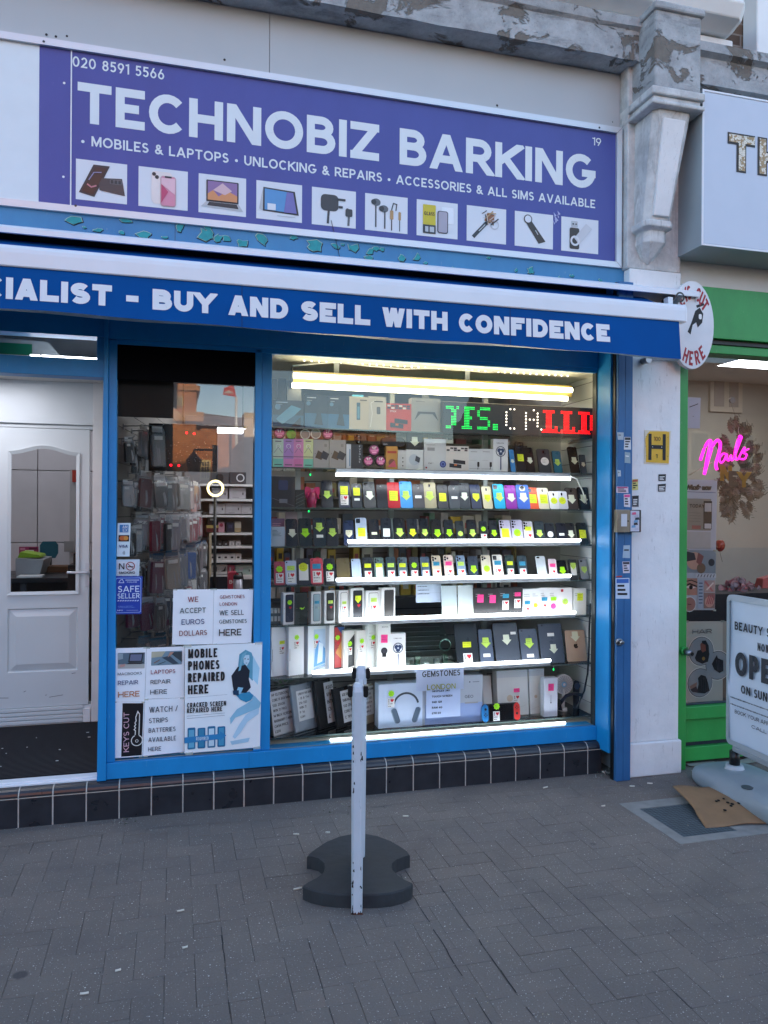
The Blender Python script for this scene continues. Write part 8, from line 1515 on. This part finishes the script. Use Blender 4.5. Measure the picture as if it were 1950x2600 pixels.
for k in range(420):
    u, v = random.uniform(-50, 1990), random.uniform(2010, 2640); q = Gz(u, v, 0); 
    if q.y > -.02: continue
    s_ = random.choice((.0015, .002, .003)); mb.face([(q.x+s_*random.uniform(-1, 1), q.y+s_*random.uniform(-1.4, 1.4), .0035+s_*random.random()) for _ in range(4)], M(random.choice(('d8d2c4', 'b8b2a8', 'c9b48a', '2a2826')), .8))
mb.build('grit', label='pale grit and crumbs scattered over the paving', cat='grit', kind='stuff')
# ---------------------------------------------------------------- buildings across the street, mirrored in the left window
def opp(u, v, D):        # pixel of the reflection -> real point at distance D in front of the shops
    p = P(u, v, D+.16); return Vector((p.x, -D, p.z))
ob = thing('town_hall', (-2, -27, 0), 'orange brick building with clock tower across the street, seen mirrored in the window', 'building')
a = opp(499, 1000, 25); t0 = opp(440, 1052, 25).z
mb = MB(); mb.box(-9, -31, 0, a.x, -25, 16, OBRICK); mb.box(-9.1, -31, t0-.25, a.x+.25, -24.8, t0+.1, M('c08a58', .7)); mb.box(-9.1, -31, opp(440, 990, 25).z, a.x+.12, -24.9, opp(440, 990, 25).z+.18, M('b98050', .7)); mb.build('tower', ob)
def owin(u0, v0, u1, v1, D, col='d8c48a'):
    p0, p1 = opp(u0, v1, D), opp(u1, v0, D); mb = MB(); y = -D+.02; mb.box(p0.x, y-.02, p0.z, p1.x, y+.05, p1.z, M(col, .6)); w2, h2 = p1.x-p0.x, p1.z-p0.z; mb.box(p0.x+w2*.15, y+.0502, p0.z+h2*.1, p1.x-w2*.15, y+.055, p1.z-h2*.1, M('3a3a34', .3))
    for k in (.38, .6): mb.box(p0.x+w2*k, y+.0552, p0.z+h2*.1, p0.x+w2*(k+.05), y+.06, p1.z-h2*.1, M(col, .6))
    for k in (.35, .65): mb.box(p0.x+w2*.15, y+.0601, p0.z+h2*k, p1.x-w2*.15, y+.063, p0.z+h2*(k+.04), M(col, .6))
    mb.build('window', ob)
owin(448, 1008, 465, 1030, 24.95); owin(440, 1164, 470, 1190, 25.5); owin(507, 1168, 535, 1218, 25.5)
b_ = opp(620, 1060, 26); rz = opp(560, 1088, 26).z
mb = MB(); mb.box(a.x+.001, -31, 0, b_.x+6, -25.5, rz, OBRICK); mb.build('wing', ob)
r1 = opp(500, 1045, 27).z
mb = MB(); mb.loft([[(a.x+.002, -25.3, rz), (b_.x+6, -25.3, rz), (b_.x+6, -31, rz), (a.x+.002, -31, rz)], [(a.x+.002, -28, r1+.1), (b_.x+4, -28, r1-.4), (b_.x+4, -28.3, r1-.4), (a.x+.002, -28.3, r1+.1)]], M('6a4a3c', .8)); mb.build('roof', ob)
mb = MB(); p0, p1 = opp(620, 1075, 24), opp(646, 1048, 24); mb.box(p0.x, -25, p0.z-1.5, p1.x, -24, p1.z, M('c9a878', .7)); mb.build('chimney', ob)
p0, p1 = opp(601, 1057, 24.5), opp(600, 1008, 24.5); fl = thing('flagpole', (p0.x, -24.5, p0.z-2), 'white flagpole with a red and white flag on the roof across the street', 'flagpole')
mb = MB(); mb.tube([(p0.x, -24.5, p0.z-2), (p1.x, -24.5, p1.z)], .05, WHITE, 8); mb.build('pole', fl)
mb = MB(); mb.face([(p1.x, -24.5, p1.z), (p1.x-.5, -24.4, p1.z+.05), (p1.x-.45, -24.4, p1.z+.3), (p1.x-.1, -24.5, p1.z+.45)], M('c93a3a', .6)); mb.face([(p1.x, -24.52, p1.z+.1), (p1.x-.5, -24.38, p1.z+.12), (p1.x-.3, -24.38, p1.z+.22)], WHITE); mb.build('flag', fl)
for x0, x1, h, col in ((-44, -14.2, 6.5, BRICK), (14.2, 44, 6.0, BRICK)):
    rw = thing('street_terrace', ((x0+x1)/2, -26, 0), '%s row of brick buildings across the street, out of the window reflection' % ('left hand' if x0 < 0 else 'right hand'), 'building')
    mb = MB(); mb.box(x0, -32, 0, x1, -25, h, col); mb.build('wall', rw); mb = MB(); mb.prism([(x0, h+.001), (x1, h+.001), (x1-1, h+2.5), (x0+1, h+2.5)], -31, -26, M('5a463c', .8)); mb.build('roof', rw)
    for k in range(12):
        xx = x0+1.2+k*2.4; mb = MB(); mb.box(xx, -24.999, 3.4, xx+1.1, -24.96, 5.2, M('8f8a7c', .6)); mb.box(xx+.12, -24.9599, 3.5, xx+.98, -24.95, 5.1, M('3a3a34', .3)); mb.build('window', rw)
# right wing with piers
c0, c1 = opp(536, 1190, 19), opp(680, 1130, 19)
ow2 = thing('pier_building', (c1.x+2, -21, 0), 'tan brick building with tall piers across the street, mirrored in the window', 'building')
mb = MB(); mb.box(opp(620, 1150, 19).x, -24, 0, 14, -19, opp(640, 1110, 19).z, M('9a7048', .8, scale=2)); mb.build('wall', ow2)
for k in range(6): xx = opp(620, 1150, 19).x+.3+k*1.1; mb = MB(); mb.box(xx, -18.99, 0, xx+.4, -18.7, opp(640, 1125, 19).z, M('c9a070', .7)); mb.build('pier', ow2)
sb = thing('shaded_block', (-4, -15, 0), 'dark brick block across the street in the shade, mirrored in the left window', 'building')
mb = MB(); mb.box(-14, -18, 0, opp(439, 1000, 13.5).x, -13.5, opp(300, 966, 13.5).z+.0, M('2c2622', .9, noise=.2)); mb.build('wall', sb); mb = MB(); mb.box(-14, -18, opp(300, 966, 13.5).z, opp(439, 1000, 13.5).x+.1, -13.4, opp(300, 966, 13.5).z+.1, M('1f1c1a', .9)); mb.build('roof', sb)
lp = opp(492, 1230, 9); lpz = opp(492, 1175, 9).z
st = thing('street_lamp', (lp.x, -9, 0), 'black bracketed street lamp across the road, mirrored in the left window', 'street lamp')
mb = MB(); mb.tube([(lp.x+.35, -9, 0), (lp.x+.35, -9, lpz+.3)], .05, BLACK, 10); mb.tube([(lp.x+.35, -9, lpz+.22), (lp.x, -9, lpz+.22)], .02, BLACK, 6); mb.build('post', st)
mb = MB(); mb.loft([[(lp.x+r*math.cos(t), -9+r*math.sin(t), lpz+z) for t in (2*math.pi*i/8 for i in range(8))] for r, z in ((.04, -.2), (.09, -.16), (.13, .05), (.03, .16), (.01, .22))], M('1c1c1e', .4)); mb.build('lantern', st)
